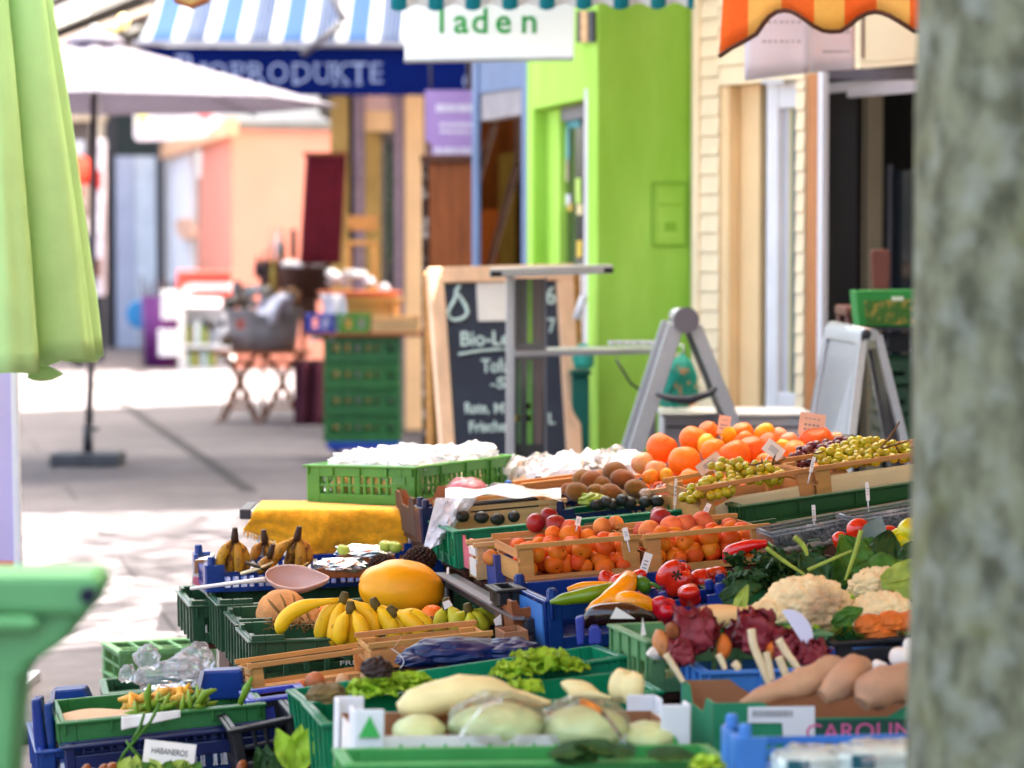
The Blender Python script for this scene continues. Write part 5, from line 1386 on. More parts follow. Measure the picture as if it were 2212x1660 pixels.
    for u0, u1, v0, v1, c in ((1118, 1134, 604, 742, '#46463c'), (1139, 1150, 604, 742, '#6d9a2a'), (1152, 1172, 604, 742, '#5a4f46'), (1116, 1126, 778, 960, '#4c6a4a'), (1138, 1150, 778, 960, '#5b8a3c'), (1154, 1172, 778, 960, '#5b4d48'), (1138, 1146, 872, 884, '#b8633a'), (1138, 1147, 897, 911, '#c9a93a'), (1112.5, 1122, 897, 911, '#b9a84a')):
        b = MB(); b.prect(pl, u0, v0, u1, v1, -.0118, .002); part(t, 'painted_reflection', b, mat('ps' + c, c, .25, .2, 3, spec=.6))  # reflections in the pane painted as coloured strips
    o0, o1 = P(1058, 592, 11.75), P(1322, 584, 11.95)
    b = MB(); b.obox(o0 + V((0, -.16, -.012)), o1 - o0, V((0, .46, 0)), V((0, 0, .034))); part(t, 'top_shelf', b, MATS['alu'], bev=.004)
    for u in (1060, 1305):
        b = MB(); b.obox(P(u, 596 if u < 1200 else 588, 11.57) + V((0, 0, -.004)), V((PX(24 if u < 1200 else 20, 11.6), 0, 0)), V((0, .02, 0)), V((0, 0, .02))); part(t, 'end_cap', b, MATS['black'])
    o0, o1 = P(1112, 770, 11.88), P(1424, 764, 12.1)
    b = MB(); b.obox(o0 + V((0, -.06, 0)), o1 - o0, V((0, .42, 0)), V((0, 0, .022))); part(t, 'lower_shelf', b, MATS['alu'], bev=.004)
    b = MB(); zrect(b, front(12.3), 1405, 1418, 0, o1.z, -.02, .03); part(t, 'post', b, MATS['alu_dark'])
    b = MB(); b.tube([P(1330, 776, 11.9), P(1345, 800, 11.9), P(1362, 828, 11.9), P(1392, 850, 11.9)], .006, 6); part(t, 'chain', b, MATS['steel_dark'])
    t = thing('glass_dishes', 'row of small clear glass dishes on the lower shelf of the metal rack', 'dishes', P(1360, 742, 12))
    for k in range(6):
        q = P(1322 + 17 * k, 747, 12.0); b = MB(); b.lathe([(.0, .002), (.012, .002), (.018, .02), (.016, .02), (.0, .005)], q, 12); part(t, 'dish', b, MATS['white_plastic'])
    # ---- aluminium folding boards
    t = thing('folding_board', 'aluminium folding pavement board seen edge on with a round hinge cap', 'pavement board', V((P(1480, 900, 11.2).x, 11.2, 0)))
    d7 = 11.2
    def gpt(u, v, u2, v2):       # follow a leg down to the ground
        a, c = P(u, v, d7), P(u2, v2, d7); k = (a.z - .0) / (a.z - c.z); return a + (c - a) * k
    for (ua, va, ub, vb, w, m, s_) in ((1462, 700, 1376, 968, 36, 'alu', -1), (1500, 700, 1580, 900, 30, 'alu', 1)):
        a = P(ua, va, d7); e = gpt(ua, va, ub, vb); e = a + (e - a) * .985
        wd = V((PX(w, d7), 0, 0))
        for nm, y0, y1, mm in (('frame_rail', 0, .03, 'alu'), ('panel', .032, .50, 'alu_dark'), ('frame_rail', .502, .532, 'alu')):
            b = MB(); k = .5 if nm == 'panel' else 1
            b.poly([a - wd * .5 * k + V((0, y0, 0)), a + wd * .5 * k + V((0, y0, 0)), e + wd * .5 * k + V((0, y0, 0)), e - wd * .5 * k + V((0, y0, 0))], V((0, y1 - y0, 0))); part(t, nm, b, MATS[mm], bev=.003)
    o = P(1482, 692, d7 - .012); b = MB(); b.lathe([(0, -.02), (PX(27, d7), -.02), (PX(28, d7), 0), (PX(28, d7), .03), (0, .03)], o, 32, rot(90, 0, 0), smooth=False); part(t, 'hinge_cap', b, mat('cap_grey', '#6a6468', .5, .08, 5))
    b = MB(); b.tube([o + V((0, .035, 0)), o + V((0, .53, 0))], PX(22, d7), 20); part(t, 'hinge_bar', b, MATS['alu'])
    b = MB(); b.tube([P(1418, 852, 11.1), P(1450, 862, 11.1), P(1490, 864, 11.1), P(1530, 852, 11.1), P(1548, 838, 11.1)], [.008, .014, .018, .012, .008], 8); part(t, 'stay_chain', b, MATS['steel_dark'])
    t = thing('folding_board', 'aluminium folding pavement board standing open before the dark shop front', 'pavement board', V((P(1850, 900, 10.6).x, 10.6, 0)))
    leafpanel(t, ((1794, 708, 10.9), (1872, 722, 10.4), (1800, 1330, 10.15), (1690, 1300, 10.65)), .025, .045, 'alu', 'alu')
    leafpanel(t, ((1880, 728, 10.9), (1902, 724, 10.42), (2052, 1330, 10.4), (1990, 1330, 10.95)), .025, .045, 'steel_dark', 'alu')
    b = MB(); b.tube([P(1798, 706, 10.95), P(1886, 724, 10.4)], .022, 10); part(t, 'hinge_bar', b, MATS['alu'])
    b = MB(); q = P(1871, 722, 10.38); b.blob(q, .018, .012, .018, 12, 8); part(t, 'hinge_knob', b, MATS['steel_dark'])
    # ---- white counter in front of the cream shop door
    pl = front(11.7)
    t = thing('white_counter', 'low white counter in front of the cream shop door', 'counter', pz(pl, 1590, 0))
    b = MB(); zrect(b, pl, 1436, 1752, .02, pl.at(0, 902).z, -.45, .45); part(t, 'body', b, MATS['white_plastic'], bev=.006)
    b = MB(); zrect(b, pl, 1430, 1758, pl.at(0, 902).z + .002, pl.at(0, 893).z, -.47, .49); part(t, 'top', b, mat('top_white', '#e8e4e0', .4, .03, 4), bev=.004)
    b = MB(); zrect(b, pl, 1440, 1748, pl.at(0, 925).z, pl.at(0, 921).z, .001, .004); part(t, 'groove', b, MATS['steel_dark'])
    t = thing('teal_bag', 'turquoise and orange patterned bag behind the edge on folding board', 'bag', P(1462, 880, 11.9))
    b = MB(); crumple(b, P(1462, 835, 11.9), .085, .07, .14, 4, .12, 20, 12); part(t, 'bag', b, mat('teal_pattern', '#1f8f7c', .6, .0, 22, col2='#d9824a', lo=.55, hi=.64))
    b = MB(); b.tube([P(1445, 775, 11.9), P(1450, 745, 11.9), P(1475, 745, 11.9), P(1480, 775, 11.9)], .005, 6); part(t, 'handle', b, MATS['alu'])
    t = thing('teal_bin', 'dark teal plastic bin partly hidden right of the chalkboard', 'bin', V((P(1262, 900, 13.2).x, 13.2, 0)))
    pl = front(13.2); b = MB(); zrect(b, pl, 1235, 1274, 0, pl.at(0, 812).z, -.25, .25); part(t, 'body', b, mat('bin_teal', '#0f5a4c', .5, .1, 4), bev=.01)
    b = MB(); zrect(b, pl, 1232, 1278, pl.at(0, 811).z, pl.at(0, 800).z, -.27, .3); part(t, 'lid', b, MATS['bin_teal'], bev=.006)
    b = MB(); q = pl.at(1260, 800, .05); crumple(b, q + V((0, 0, .05)), .05, .05, .07, 3, .2, 16, 10); part(t, 'bag_top', b, mat('bag_teal2', '#2f9a86', .5))
    b = MB(); b.tube([pl.at(1244, 690, .02), pl.at(1262, 640, .02)], .018, 8); part(t, 'stick', b, MATS['white_plastic'])
    # things inside the dark shop front
    t = thing('green_box', 'green printed box standing above the right folding board in the dark shop', 'box', P(1906, 706, 11.2)); pl = front(11.2)
    b = MB(); b.panel(pl, [(1848, 629), (2010, 626), (2010, 706), (1856, 706)], -.2, .2); part(t, 'body', b, mat('green_print', '#2f8a3c', .6, .12, 5), bev=.004)
    b = MB(); b.panel(pl, [(1866, 650), (2000, 647), (2000, 700), (1872, 702)], .001, .003); part(t, 'picture_panel', b, mat('salad_print', '#3f6d2a', .7, .0, 26, col2='#b9984a', lo=.5, hi=.68))
    b = MB(); b.prect(pl, 1926, 641, 1952, 650, .004, .002); part(t, 'label_patch', b, mat('pale_green_print', '#cfe0c4', .7))
    t = thing('shop_shelf', 'dark shelf unit with green crates beneath the green printed box', 'shelf', pz(pl, 1950, 0))
    b = MB(); zrect(b, pl, 1842, 2080, pl.at(0, 714).z, pl.at(0, 707).z, -.3, .34); part(t, 'board', b, MATS['steel_dark'])
    b = MB(); zrect(b, pl, 1846, 1852, 0, pl.at(0, 714.2).z, -.28, .02); zrect(b, pl, 2060, 2066, 0, pl.at(0, 714.2).z, -.28, .02); part(t, 'leg', b, MATS['steel_dark'])
    b = MB(); b.prect(front(11.4), 1880, 722, 2040, 760, 0, .1); part(t, 'black_tray', b, mat('tray_speckle', '#17171b', .4, .0, 30, col2='#8d8d98', lo=.6, hi=.7))
    for k in range(3):
        cA = Crate((1905, 775 + 62 * k), (2060, 772 + 62 * k), 11.35, 0, .35, .1)
        plastic_crate(cA, ('upper', 'middle', 'lower')[k] + ' dark green crate stacked behind the right folding board', 'crate_dark', group='dark green crates in the shop front', ribs=False, bev=0, pitch=.06, bar=.03)
    t = thing('brown_chair', 'brown wooden chair back in the dark shop above the green box', 'chair', P(1905, 628, 11.8)); pl = front(11.9)
    b = MB(); b.panel(pl, [(1880, 545), (1886, 539), (1918, 539), (1925, 546), (1921, 628), (1884, 628)], -.02, .025); part(t, 'backrest', b, mat('chair_brown', '#6d4338', .5, .15, 4), bev=.008)
    z = pl.at(0, 626).z; x = pl.at(1902, 0).x
    b = MB(); b.bb(x - .18, x + .18, 11.5, 11.88, z - .1, z - .06); part(t, 'seat', b, MATS['chair_brown'], bev=.01)
    for xx in (x - .16, x + .16):
        for y in (11.53, 11.85): b = MB(); b.tube([V((xx, y, 0.001)), V((xx, y, z - .1))], .016, 8); part(t, 'leg', b, MATS['chair_brown'])
# ================================================================ the fruit and vegetable stall
SUP = []                       # crates that need a stand below them
def UV1(x, y): return 385.6 + .2739 * x, 1046.9 + .274 * y       # the enlarged views the corners were read from
def UV3(x, y): return 881.3 + .2739 * x, 964.2 + .274 * y
def UV4(x, y): return 1377 + .2739 * x, 909.1 + .274 * y
def UV5(x, y): return 550.8 + .2739 * x, 1205.6 + .274 * y
def UV6(x, y): return 936.4 + .2739 * x, 1205.6 + .274 * y
def UV7(x, y): return 1432 + .2739 * x, 1205.6 + .274 * y
def UV0(x, y): return .3337 * x, 1106.4 + .3338 * y

def capsule(name, label, cat, pts, rs, m, group=None, n=14, flat=1., stem=None, wob=0.):
    """tapered curved body through picture points (u, v, d); radii in pixels at that distance"""
    q = [P(*p) for p in pts]
    # resample smoothly
    out = []; rr = []
    K = 18
    for i in range(K + 1):
        s = i / K * (len(q) - 1); a = min(int(s), len(q) - 2); f = s - a
        p0 = q[max(a - 1, 0)]; p1 = q[a]; p2 = q[a + 1]; p3 = q[min(a + 2, len(q) - 1)]
        out.append(.5 * ((2 * p1) + (p2 - p0) * f + (2 * p0 - 5 * p1 + 4 * p2 - p3) * f * f + (3 * p1 - p0 - 3 * p2 + p3) * f ** 3))
        r = rs[a] + (rs[a + 1] - rs[a]) * (f * f * (3 - 2 * f)); rr.append(PX(max(r, .3), pts[a][2]))
    c = sum(out, V((0, 0, 0))) / len(out)
    t = thing(name, label, cat, c, None, group)
    b = MB(); b.tube(out, rr, n, True, flat)
    if wob:
        for i, p in enumerate(b.v): k = min(i // n, K); o = out[k] if i < n * (K + 1) else p; b.v[i] = o + (p - o) * (1 + wob * noise.noise(p * 26) + wob * .5 * noise.noise(p * 70))
    part(t, 'body', b, MATS[m])
    if stem:
        s = [P(*p) for p in stem]; b = MB(); b.tube(s, [.006] + [.004] * (len(s) - 1), 7); part(t, 'stem', b, MATS['pepper_dark'])
    return t

def roundpx(kind, name, label, cat, u, v, r, d, m, group=None, X=None, fix=None, seed=None):
    rw = PX(r, d); base = fix or (round(rw / .003) * .003)
    return fruit(kind, name, base, m, label, cat, P(u, v, d), X, group, seed, rw / base)

def support(c): SUP.append(c)

def build_stall():
    # ---------------------------------------------------------------- table with the yellow cloth
    cg = Crate((662, 1003), (895, 1008), 8.75, -30, .58, .116); zt = cg.loc.z
    a = P(545, 1112, 8.72); e = V((.93, -.02, 0)).normalized(); f_ = V((.03, 1, 0)).normalized()
    t = thing('folding_table', 'grey metal folding table under the yellow fleece cloth', 'table', (a.x + .2, a.y + .3, 0))
    tx = P(533, 1112, 8.72).x; ty = 8.50
    b = MB(); b.bb(tx, tx + .95, ty + .03, ty + .27, zt - .028, zt - .006); b.bb(P(672, 1090, 8.7).x, tx + .95, ty + .27, ty + .8, zt - .028, zt - .006); part(t, 'table_top', b, MATS['alu'], bev=.004)
    for x in (tx + .055, tx + .9):
        for y in (ty + .06, ty + .24): b = MB(); b.tube([V((x, y, 0)), V((x, y, zt - .028))], .012, 10); part(t, 'leg', b, MATS['alu'])
    b = MB(); b.bb(tx - .004, tx + .03, ty + .028, ty + .27, zt - .032, zt - .002); part(t, 'end_bar', b, MATS['steel_dark'], bev=.004)
    t = thing('yellow_cloth', 'mustard yellow fleece cloth with frayed edge draped over the table', 'tablecloth', (tx + .3, ty, zt))
    xl, xr = P(548, 1095, 8.5).x, P(882, 1100, 8.5).x
    def drop(s):
        u = 548 + (882 - 548) * s; v = 1134 + (u - 535) * .47 if u < 660 else 1193 + 3 * math.sin(u * .05)
        return P(u, v, 8.5).z
    def cl(i, j):
        x = xl + (xr - xl) * i
        if j < .4: return V((x, ty + .28 - .28 * (j / .4), zt - .002 + .004 * noise.noise(V((x * 9, j * 8, 0)))))
        k = (j - .4) / .6; dz = (zt - .012) - drop(i)
        w = .018 * math.sin(i * 11 + k) * k + .006 * noise.noise(V((i * 12, k * 4, 1)))
        ang = min(1, k * 4)
        x2 = x - .03 * k * max(0, 1 - i * 5)
        return V((x2, ty - .012 * math.sin(ang * 1.57) + w, zt - .004 - .012 * (1 - math.cos(ang * 1.57)) - dz * k))
    b = MB(); b.grid(cl, 60, 40); part(t, 'cloth', b, MATS['cloth_yellow'], solid=.006)
    b = MB()
    for i in range(260):
        s = i / 260; p = cl(s, 1.0); q = p + V((rnd.uniform(-.006, .004), rnd.uniform(-.006, .004), -rnd.uniform(.012, .026)))
        b.tube([p + V((0, 0, .004)), (p + q) / 2 + V((rnd.uniform(-.003, .003), 0, 0)), q], [.0016, .0013, .0006], 4)
    part(t, 'fringe', b, mat('fringe', '#efb01e', .95, .15, 30))
    t = plastic_crate(cg, 'grass green slotted crate heaped with clear plastic bags on the yellow cloth', 'crate_lime', pitch=.026, bar=.010, top=.035, post=.045)
    b = MB(); b.poly([cg.pt(.8, 0, .058) - cg.ey * .002, cg.pt(.92, 0, .058) - cg.ey * .002, cg.pt(.92, 0, .084) - cg.ey * .002, cg.pt(.8, 0, .084) - cg.ey * .002], -cg.ey * .002); part(t, 'plate', b, MATS['crate_lime'])
    b = MB()
    for k in range(3):
        for j in range(4): cg_x = .815 + .024 * j; b.poly([cg.pt(cg_x, 0, .064 + .006 * k) - cg.ey * .0042, cg.pt(cg_x + .017, 0, .064 + .006 * k) - cg.ey * .0042, cg.pt(cg_x + .017, 0, .067 + .006 * k) - cg.ey * .0042, cg.pt(cg_x, 0, .067 + .006 * k) - cg.ey * .0042], -cg.ey * .0006)
    part(t, 'lettering', b, MATS['crate_pale'])
    k = 0
    for y in (.12, .38, .62, .86):
        for x in (.16, .5, .84):
            b = MB(); o = cg.pt(.5 + (x - .5) * .86 + rnd.uniform(-.03, .03), .5 + (y - .5) * .86 + rnd.uniform(-.02, .02), .112 + rnd.uniform(0, .012))
            crumple(b, o, .07, .08, .036, k, .42, 20, 12, 2.0, None, -.25); k += 1
            solo('plastic_bag', 'white crinkled plastic bag heaped in the grass green crate', 'bag', b, MATS['film_white'], group='plastic bags in the grass green crate')
    for i in range(5):
        b = MB(); b.blob(cg.pt(.2 + .16 * i, .12, .05), .03, .03, .03, 12, 8); solo('orange_pack', 'pale orange packed goods seen through the slots of the grass green crate', 'goods', b, mat('pack_orange', '#e8b87a', .6, .2, 12), group='goods inside the grass green crate')
    for i in range(4):
        b = MB(); b.blob(cg.pt(.9, .2 + .17 * i, .055), .03, .045, .03, 12, 8); solo('cream_pack', 'cream packed goods seen through the long side of the grass green crate', 'goods', b, mat('pack_cream', '#efdcb8', .6, .15, 12), group='goods inside the grass green crate')
    # ---------------------------------------------------------------- nut bags in a navy tray
    c = Crate((1158, 1046), (1420, 1022), 8.75, 18, .42, .075); support(c); blue_tray(c, 'navy lattice tray full of clear nut bags behind the kiwis', 'crate_navy')
    k = 0
    for y in (.15, .45, .75):
        for x in (.1, .32, .54, .76, .95):
            k += 1; o = c.pt(x, y, .07 + .012 * y)
            b = MB(); crumple(b, o - V((0, 0, .018)), .042, .05, .028, k, .25, 14, 8, 2.4)
            t = thing('nut_bag', 'clear bag of tan nuts piled in the navy tray behind the kiwis', 'bag', o, None, 'bags of nuts in the navy tray')
            part(t, 'nuts', b, MATS['nuts'])
            b = MB(); crumple(b, o + V((0, 0, .012)), .055, .06, .046, k + 9, .5, 14, 9, 2.2); part(t, 'film', b, MATS['film_white' if k % 3 else 'film'])
    # ---------------------------------------------------------------- left row: brown bananas in a blue tray on a dark crate
    cd = Crate((414, 1298), (960, 1272), 8.0, 12, .36, .12); support(cd); plastic_crate(cd, 'dark green crate at the far left carrying the blue tray of brown bananas', 'crate_dark', notch=.012)
    ct = Crate((448, 1222), (955, 1200), 7.99, 12, .36, .075); ct.loc.z = max(ct.loc.z, 0)
    blue_tray(ct, 'blue lattice tray holding overripe bananas and foil packs at the left')
    t = thing('pink_carton', 'pale pink and brown carton end sticking out left of the blue banana tray', 'box', P(424, 1280, 8.2)); pl = front(8.25)
    b = MB(); b.panel(pl, [(420, 1212), (452, 1208), (452, 1290), (413, 1262)], -.15, .15); part(t, 'body', b, MATS['carton_white'])
    b = MB(); b.panel(pl, [(420, 1211), (440, 1209), (440, 1236), (420, 1240)], .001, .004); part(t, 'brown_flap', b, MATS['carton'])
    b = MB(); b.panel(pl, [(418, 1246), (446, 1250), (446, 1278), (416, 1260)], .001, .003); part(t, 'printed_patch', b, MATS['carton_pink'])
    for lab, cr, tips, d in (('overripe brown speckled banana bunch standing upright, leftmost in the blue tray', (507, 1166), ((476, 1230), (497, 1242), (517, 1243), (530, 1236)), 8.02),
                             ('small overripe banana bunch with black stem behind the middle of the tray', (573, 1170), ((552, 1212), (584, 1214), (604, 1208)), 8.12),
                             ('overripe banana bunch with black stem, rightmost in the blue tray', (642, 1163), ((586, 1226), (622, 1232), (646, 1234), (662, 1222)), 8.02),
                             ('short dark withered banana bunch lying in front of the upright ones', (583, 1200), ((560, 1240), (578, 1246)), 7.94)):
        banana_bunch(lab, P(*cr, d), [P(u, v, d + .02 * (i % 2)) for i, (u, v) in enumerate(tips)], .0165 if len(tips) > 2 else .014, 'banana_ripe', 'overripe banana bunches in the blue tray', 'banana_brown', .12, .1, 1.5)
    for i, (pts) in enumerate((((530, 1215), (560, 1225), (600, 1240)), ((520, 1240), (560, 1228), (590, 1215)), ((610, 1245), (640, 1235), (668, 1215)))):
        b = MB(); b.tube([P(u, v, 7.93) for u, v in pts], [.012, .018, .006], 8, True, .35); solo('banana_skin', ('withered brown banana skin lying across the middle of the tray', 'pale split banana skin lying below the upright bunch', 'curled brown banana skin at the right of the overripe bunches')[i], 'banana skin', b, MATS[('banana_brown', 'root_pale', 'banana_ripe')[i]])
    for i, (u, v, w, lab) in enumerate(((735, 1226, 62, 'foil wrapped brown pack in the blue tray, nearer one'), (790, 1198, 72, 'foil wrapped brown pack beneath the green apples'))):
        t = thing('foil_pack', lab, 'pack', P(u, v + 12, 7.95 + .12 * i), None, 'foil wrapped packs in the blue tray')
        b = MB(); b.box(P(u, v + 8, 7.98 + .12 * i), PX(w * 1.7, 8), .10, PX(22, 8), rot(0, 0, 8)); part(t, 'box', b, MATS['wood_brown'], bev=.004)
        b = MB(); crumple(b, P(u, v - 4, 7.97 + .12 * i), PX(w, 8), .06, PX(17, 8), i + 3, .35, 22, 10, 3.); part(t, 'wrap', b, MATS['foil'])
    for i, (u, v, r) in enumerate(((833, 1180, 15), (853, 1182, 15), (742, 1188, 14))):
        roundpx('apple', 'green_apple', ('pale green apple on the foil pack, left of the touching pair', 'pale green apple on the foil pack, right of the touching pair', 'lone pale green apple on the foil left of the pair')[i], 'apple', u, v, r, 8.02, 'apple_green', X=rot(12, 8, 20 * i))
    for i, (u, v, rx, d) in enumerate(((908, 1208, 36, 7.9), (826, 1220, 30, 7.88))):
        o = P(u, v, d); r = PX(rx, d); b = MB(); b.blob(o, r * .8, r * .7, r * .62, 16, 10)
        for k in range(150):
            z = 1 - 2 * (k + .5) / 150; w = k * 2.39996; q = V((math.cos(w) * (1 - z * z) ** .5, math.sin(w) * (1 - z * z) ** .5, z))
            p = o + V((q.x * r * .92, q.y * r * .8, q.z * r * .72)); b.blob(p, r * .12, r * .12, r * .10, 7, 5)
        solo('pine_cone', ('large dark brown scaly cone at the right end of the blue tray', 'smaller dark brown scaly cone left of the large one')[i], 'cone', b, MATS['pine_cone'])
    t = thing('plastic_scoop', 'pale pink plastic weighing scoop lying across the dark crates', 'scoop', P(640, 1270, 7.75))
    a, e = P(566, 1268, 7.72), P(714, 1244, 7.74); ax = e - a; L = ax.length
    o = P(636, 1246, 7.74); X = rot(38, 6, -4)
    def sc(i, j):
        w = 2 * math.pi * i; k = j * 1.5708; c = math.cos(w); x = .076 * c * (1 + .22 * max(0, c) ** 4) * math.sin(k); y = .043 * math.sin(w) * math.sin(k) * (1 - .35 * max(0, c) ** 2)
        return o + X @ V((x, y, -.046 * math.cos(k) + .010 * max(0, c) ** 3 * math.sin(k)))
    b = MB(); b.grid(sc, 48, 14); part(t, 'bowl', b, MATS['scoop'], solid=.003)
    b = MB(); b.tube([P(576, 1252, 7.76), P(520, 1258, 7.78), P(412, 1272, 7.8)], [.016, .011, .010], 10, True, .5); part(t, 'handle', b, mat('scoop_grey', '#d6cfc9', .4, .05, 6))
    # ---------------------------------------------------------------- three dark green crates with melons and bananas
    cA = Crate((543, 1374), (1084, 1350), 7.2, 12, .27, .14); cB = Crate((516, 1338), (1062, 1316), 7.49, 12, .27, .14); cC = Crate((474, 1296), (1034, 1272), 7.79, 12, .27, .14)
    for c, lab in ((cC, 'dark green notched crate, rearmost of three, behind the melons'), (cB, 'dark green notched crate, middle of three, bedded with straw under the melons'), (cA, 'dark green notched crate, front of three, filled with yellow bananas')):
        support(c); t = plastic_crate(c, lab, 'crate_dark', group='dark green notched crates', notch=.012, pitch=.05, bar=.016, top=.062)
    o = cA.pt(.375, 0, .062) - cA.ey * .002; lettering(t, 'lettering', 'FRI', o, cA.ex, cA.ez, .012, mat('print_grey', '#c9c6bc', .7), .034, .0008)
    o = P(868, 1272, 7.62); X = rot(0, 6, 10)
    def mf(q):
        w = math.atan2(q.z, q.y); return (1 + .02 * math.cos(5 * w + 1)) * (1 - .05 * math.exp(-((q.x + .62) / .12) ** 2) * max(0, q.z)) * (1 + .02 * noise.noise(q * 2))
    b = MB(); b.blob(o, PX(93, 7.62), PX(72, 7.62), PX(64, 7.62), 48, 32, X, mf)
    t = thing('canary_melon', 'big golden yellow canary melon resting on the dark green crates', 'melon', o, X); part(t, 'flesh', b, MATS['melon_canary'])
    b = MB(); q = o + X @ V((PX(90, 7.62), 0, 0)); b.blob(q, .004, .006, .006, 8, 6); part(t, 'stalk_end', b, MATS['banana_brown'])
    for i, (u, v, r, d, lab) in enumerate(((610, 1326, 58, 7.66, 'netted cantaloupe melon with dark ribs, left one bedded on straw'), (661, 1345, 43, 7.6, 'smaller peach coloured cantaloupe melon right of the ribbed one'))):
        o = P(u, v, d); r = PX(r, d)
        def cf(q, i=i):
            w = math.atan2(q.x, q.z); return 1 - .035 * abs(math.cos(4.5 * w)) ** 8 + .015 * noise.noise(q * 3)
        b = MB(); b.blob(o, r, r * .95, r * .92, 56, 24, rot(20, 0, 25), cf)
        t = thing('cantaloupe', lab, 'melon', o, None, 'cantaloupes on straw'); part(t, 'flesh', b, MATS['cantaloupe'])
        b = MB()
        for k in range(4 if i == 0 else 2):
            w = -.75 + .5 * k; b.tube([o + rot(20, 0, 25) @ V((math.sin(w) * math.cos(s) * r * .985, -math.sin(s) * r * .94, math.cos(w) * math.cos(s) * r * .90)) for s in [x * .12 for x in range(0, 11)]], [.001 + .003 * math.sin(x / 10 * 3.14) for x in range(11)], 6)
        part(t, 'rib', b, MATS['cantaloupe_rib'])
    for i, (u, v, r, d) in enumerate(((718, 1328, 32, 7.62), (934, 1336, 30, 7.5))):
        roundpx('round', 'orange_melon', ('small smooth orange melon half hidden behind the bananas', 'small orange melon beneath the right end of the canary melon')[i], 'melon', u, v, r, d, 'orange', fix=.036)
    for i, (u0, u1, v0, v1, d, lab) in enumerate(((574, 712, 1342, 1360, 7.52, 'brown straw bedding under the cantaloupes'), (905, 962, 1333, 1350, 7.5, 'brown straw bedding below the canary melon'))):
        b = MB()
        for k in range(330 if i == 0 else 160):
            p = P(rnd.uniform(u0, u1), rnd.uniform(v0, v1), d + rnd.uniform(-.05, .05)); q = V((rnd.gauss(0, 1), rnd.gauss(0, 1), rnd.gauss(0, .35))).normalized() * rnd.uniform(.010, .022)
            m_ = p + V((rnd.uniform(-.004, .004), 0, rnd.uniform(-.002, .006))); b.tube([p - q, m_, p + q], .0011, 4)
        solo('straw', lab, 'straw', b, MATS['straw'], kind='stuff')
    for lab, cr, tips, d, m, bend in (
        ('yellow banana bunch with one long banana reaching far left, first in the front crate', (742, 1298), ((604, 1372), (690, 1390), (718, 1398), (750, 1400), (782, 1396), (806, 1384)), 7.27, 'banana', .3),
        ('yellow banana bunch with dark stalk between the two large bunches', (758, 1318), ((735, 1396), (764, 1402), (786, 1398)), 7.22, 'banana', .2),
        ('yellow banana bunch with dark green shaded side, middle of the front crate', (812, 1310), ((806, 1392), (830, 1394), (856, 1392), (880, 1386)), 7.26, 'banana', .3),
        ('spotted yellow banana bunch lying below the canary melon', (852, 1325), ((866, 1392), (894, 1390), (920, 1382), (932, 1366)), 7.24, 'banana', .35),
        ('greenish banana bunch hanging its fingers down, left of the pair at the right end', (966, 1310), ((952, 1374), (974, 1376), (992, 1366)), 7.32, 'banana_green', .15),
        ('greenish banana bunch with a round crown towards the viewer at the right end', (1013, 1322), ((988, 1368), (1006, 1378), (1026, 1376), (1046, 1366), (1062, 1350)), 7.28, 'banana_green', .22)):
        banana_bunch(lab, P(*cr, d), [P(u, v, d + .03 * math.sin(i * 2)) for i, (u, v) in enumerate(tips)], .0205, m, 'yellow banana bunches in the front dark crate', 'banana_stem', bend, bend)
    # ---------------------------------------------------------------- tipped green crate and clear bag on the left
    c = Crate.__new__(Crate); a, b_ = P(263, 1408, 9.3), P(417, 1403, 9.33)
    c.ex = V((.94, .34, 0)); c.ex.normalize(); c.L = .30; c.W = .19; c.H = .30; up = V((0, 0, 1)); c.ez = V((.34, -.94, 0)); c.ez = (c.ez - c.ex * c.ez.dot(c.ex)).normalized(); c.ey = c.ez.cross(c.ex)
    c.X = cols(c.ex, c.ey, c.ez); cen = a + c.ex * .15 - c.ey * .10
    c.loc = cen - c.ez * c.H
    plastic_crate(c, 'pale green crate tipped on its side showing its dark inside on the left', 'crate_pale', pitch=.06, bar=.008, top=.02, post=.02)
    c2 = Crate((228, 1498), (440, 1480), 8.9, 10, .3, .05); plastic_crate(c2, 'low green crate half hidden under the clear plastic bag', 'crate_dark'); support(c2)
    for q in (cen - c.ez * .15,):
        t = thing('crate_block', 'dark wooden block carrying the tipped green crate', 'block', (q.x, q.y, 0)); b = MB(); b.bb(q.x - .14, q.x + .14, q.y - .14, q.y + .14, 0, max(.02, q.z - .115)); part(t, 'body', b, MATS['wood_dark'])
    b = MB()
    for (u, v, d, rx, ry, rz, s) in ((360, 1464, 6.95, .08, .06, .045, 2), (425, 1430, 6.97, .045, .04, .055, 7), (318, 1424, 6.96, .03, .03, .042, 11), (276, 1458, 6.9, .022, .02, .03, 12), (395, 1446, 6.93, .05, .04, .04, 17)):
        crumple(b, P(u, v, d), rx, ry, rz * .85, s, .34, 44, 28, 1.5, None, -.6, True)
    solo('clear_bag', 'crumpled clear plastic bag lying above the yellow beans', 'bag', b, clear_mat('film_bag', .14, .14, .8))
    # ---------------------------------------------------------------- bean crates, bottom left
    ch = Crate((84, 1622), (612, 1572), 6.42, 12, .40, .10); support(ch); t = plastic_crate(ch, 'blue crate with tall end blocks holding the green bean crate at lower left', 'crate_blue', pitch=.022, bar=.008, top=.02)
    pl = front(6.78)
    for q in ([(110, 1492), (182, 1486), (211, 1552), (102, 1560)], [(432, 1451), (522, 1447), (530, 1510), (416, 1516)]):
        b = MB(); b.panel(pl, q, -.03, .06); part(t, 'end_block', b, MATS['crate_blue'], bev=.006)
        b = MB(); b.panel(pl, [q[0], (q[0][0] + 9, q[0][1]), (q[3][0] + 11, q[3][1]), q[3]], .031, .003); part(t, 'pale_edge', b, mat('edge_pale', '#b9b3bd', .5))
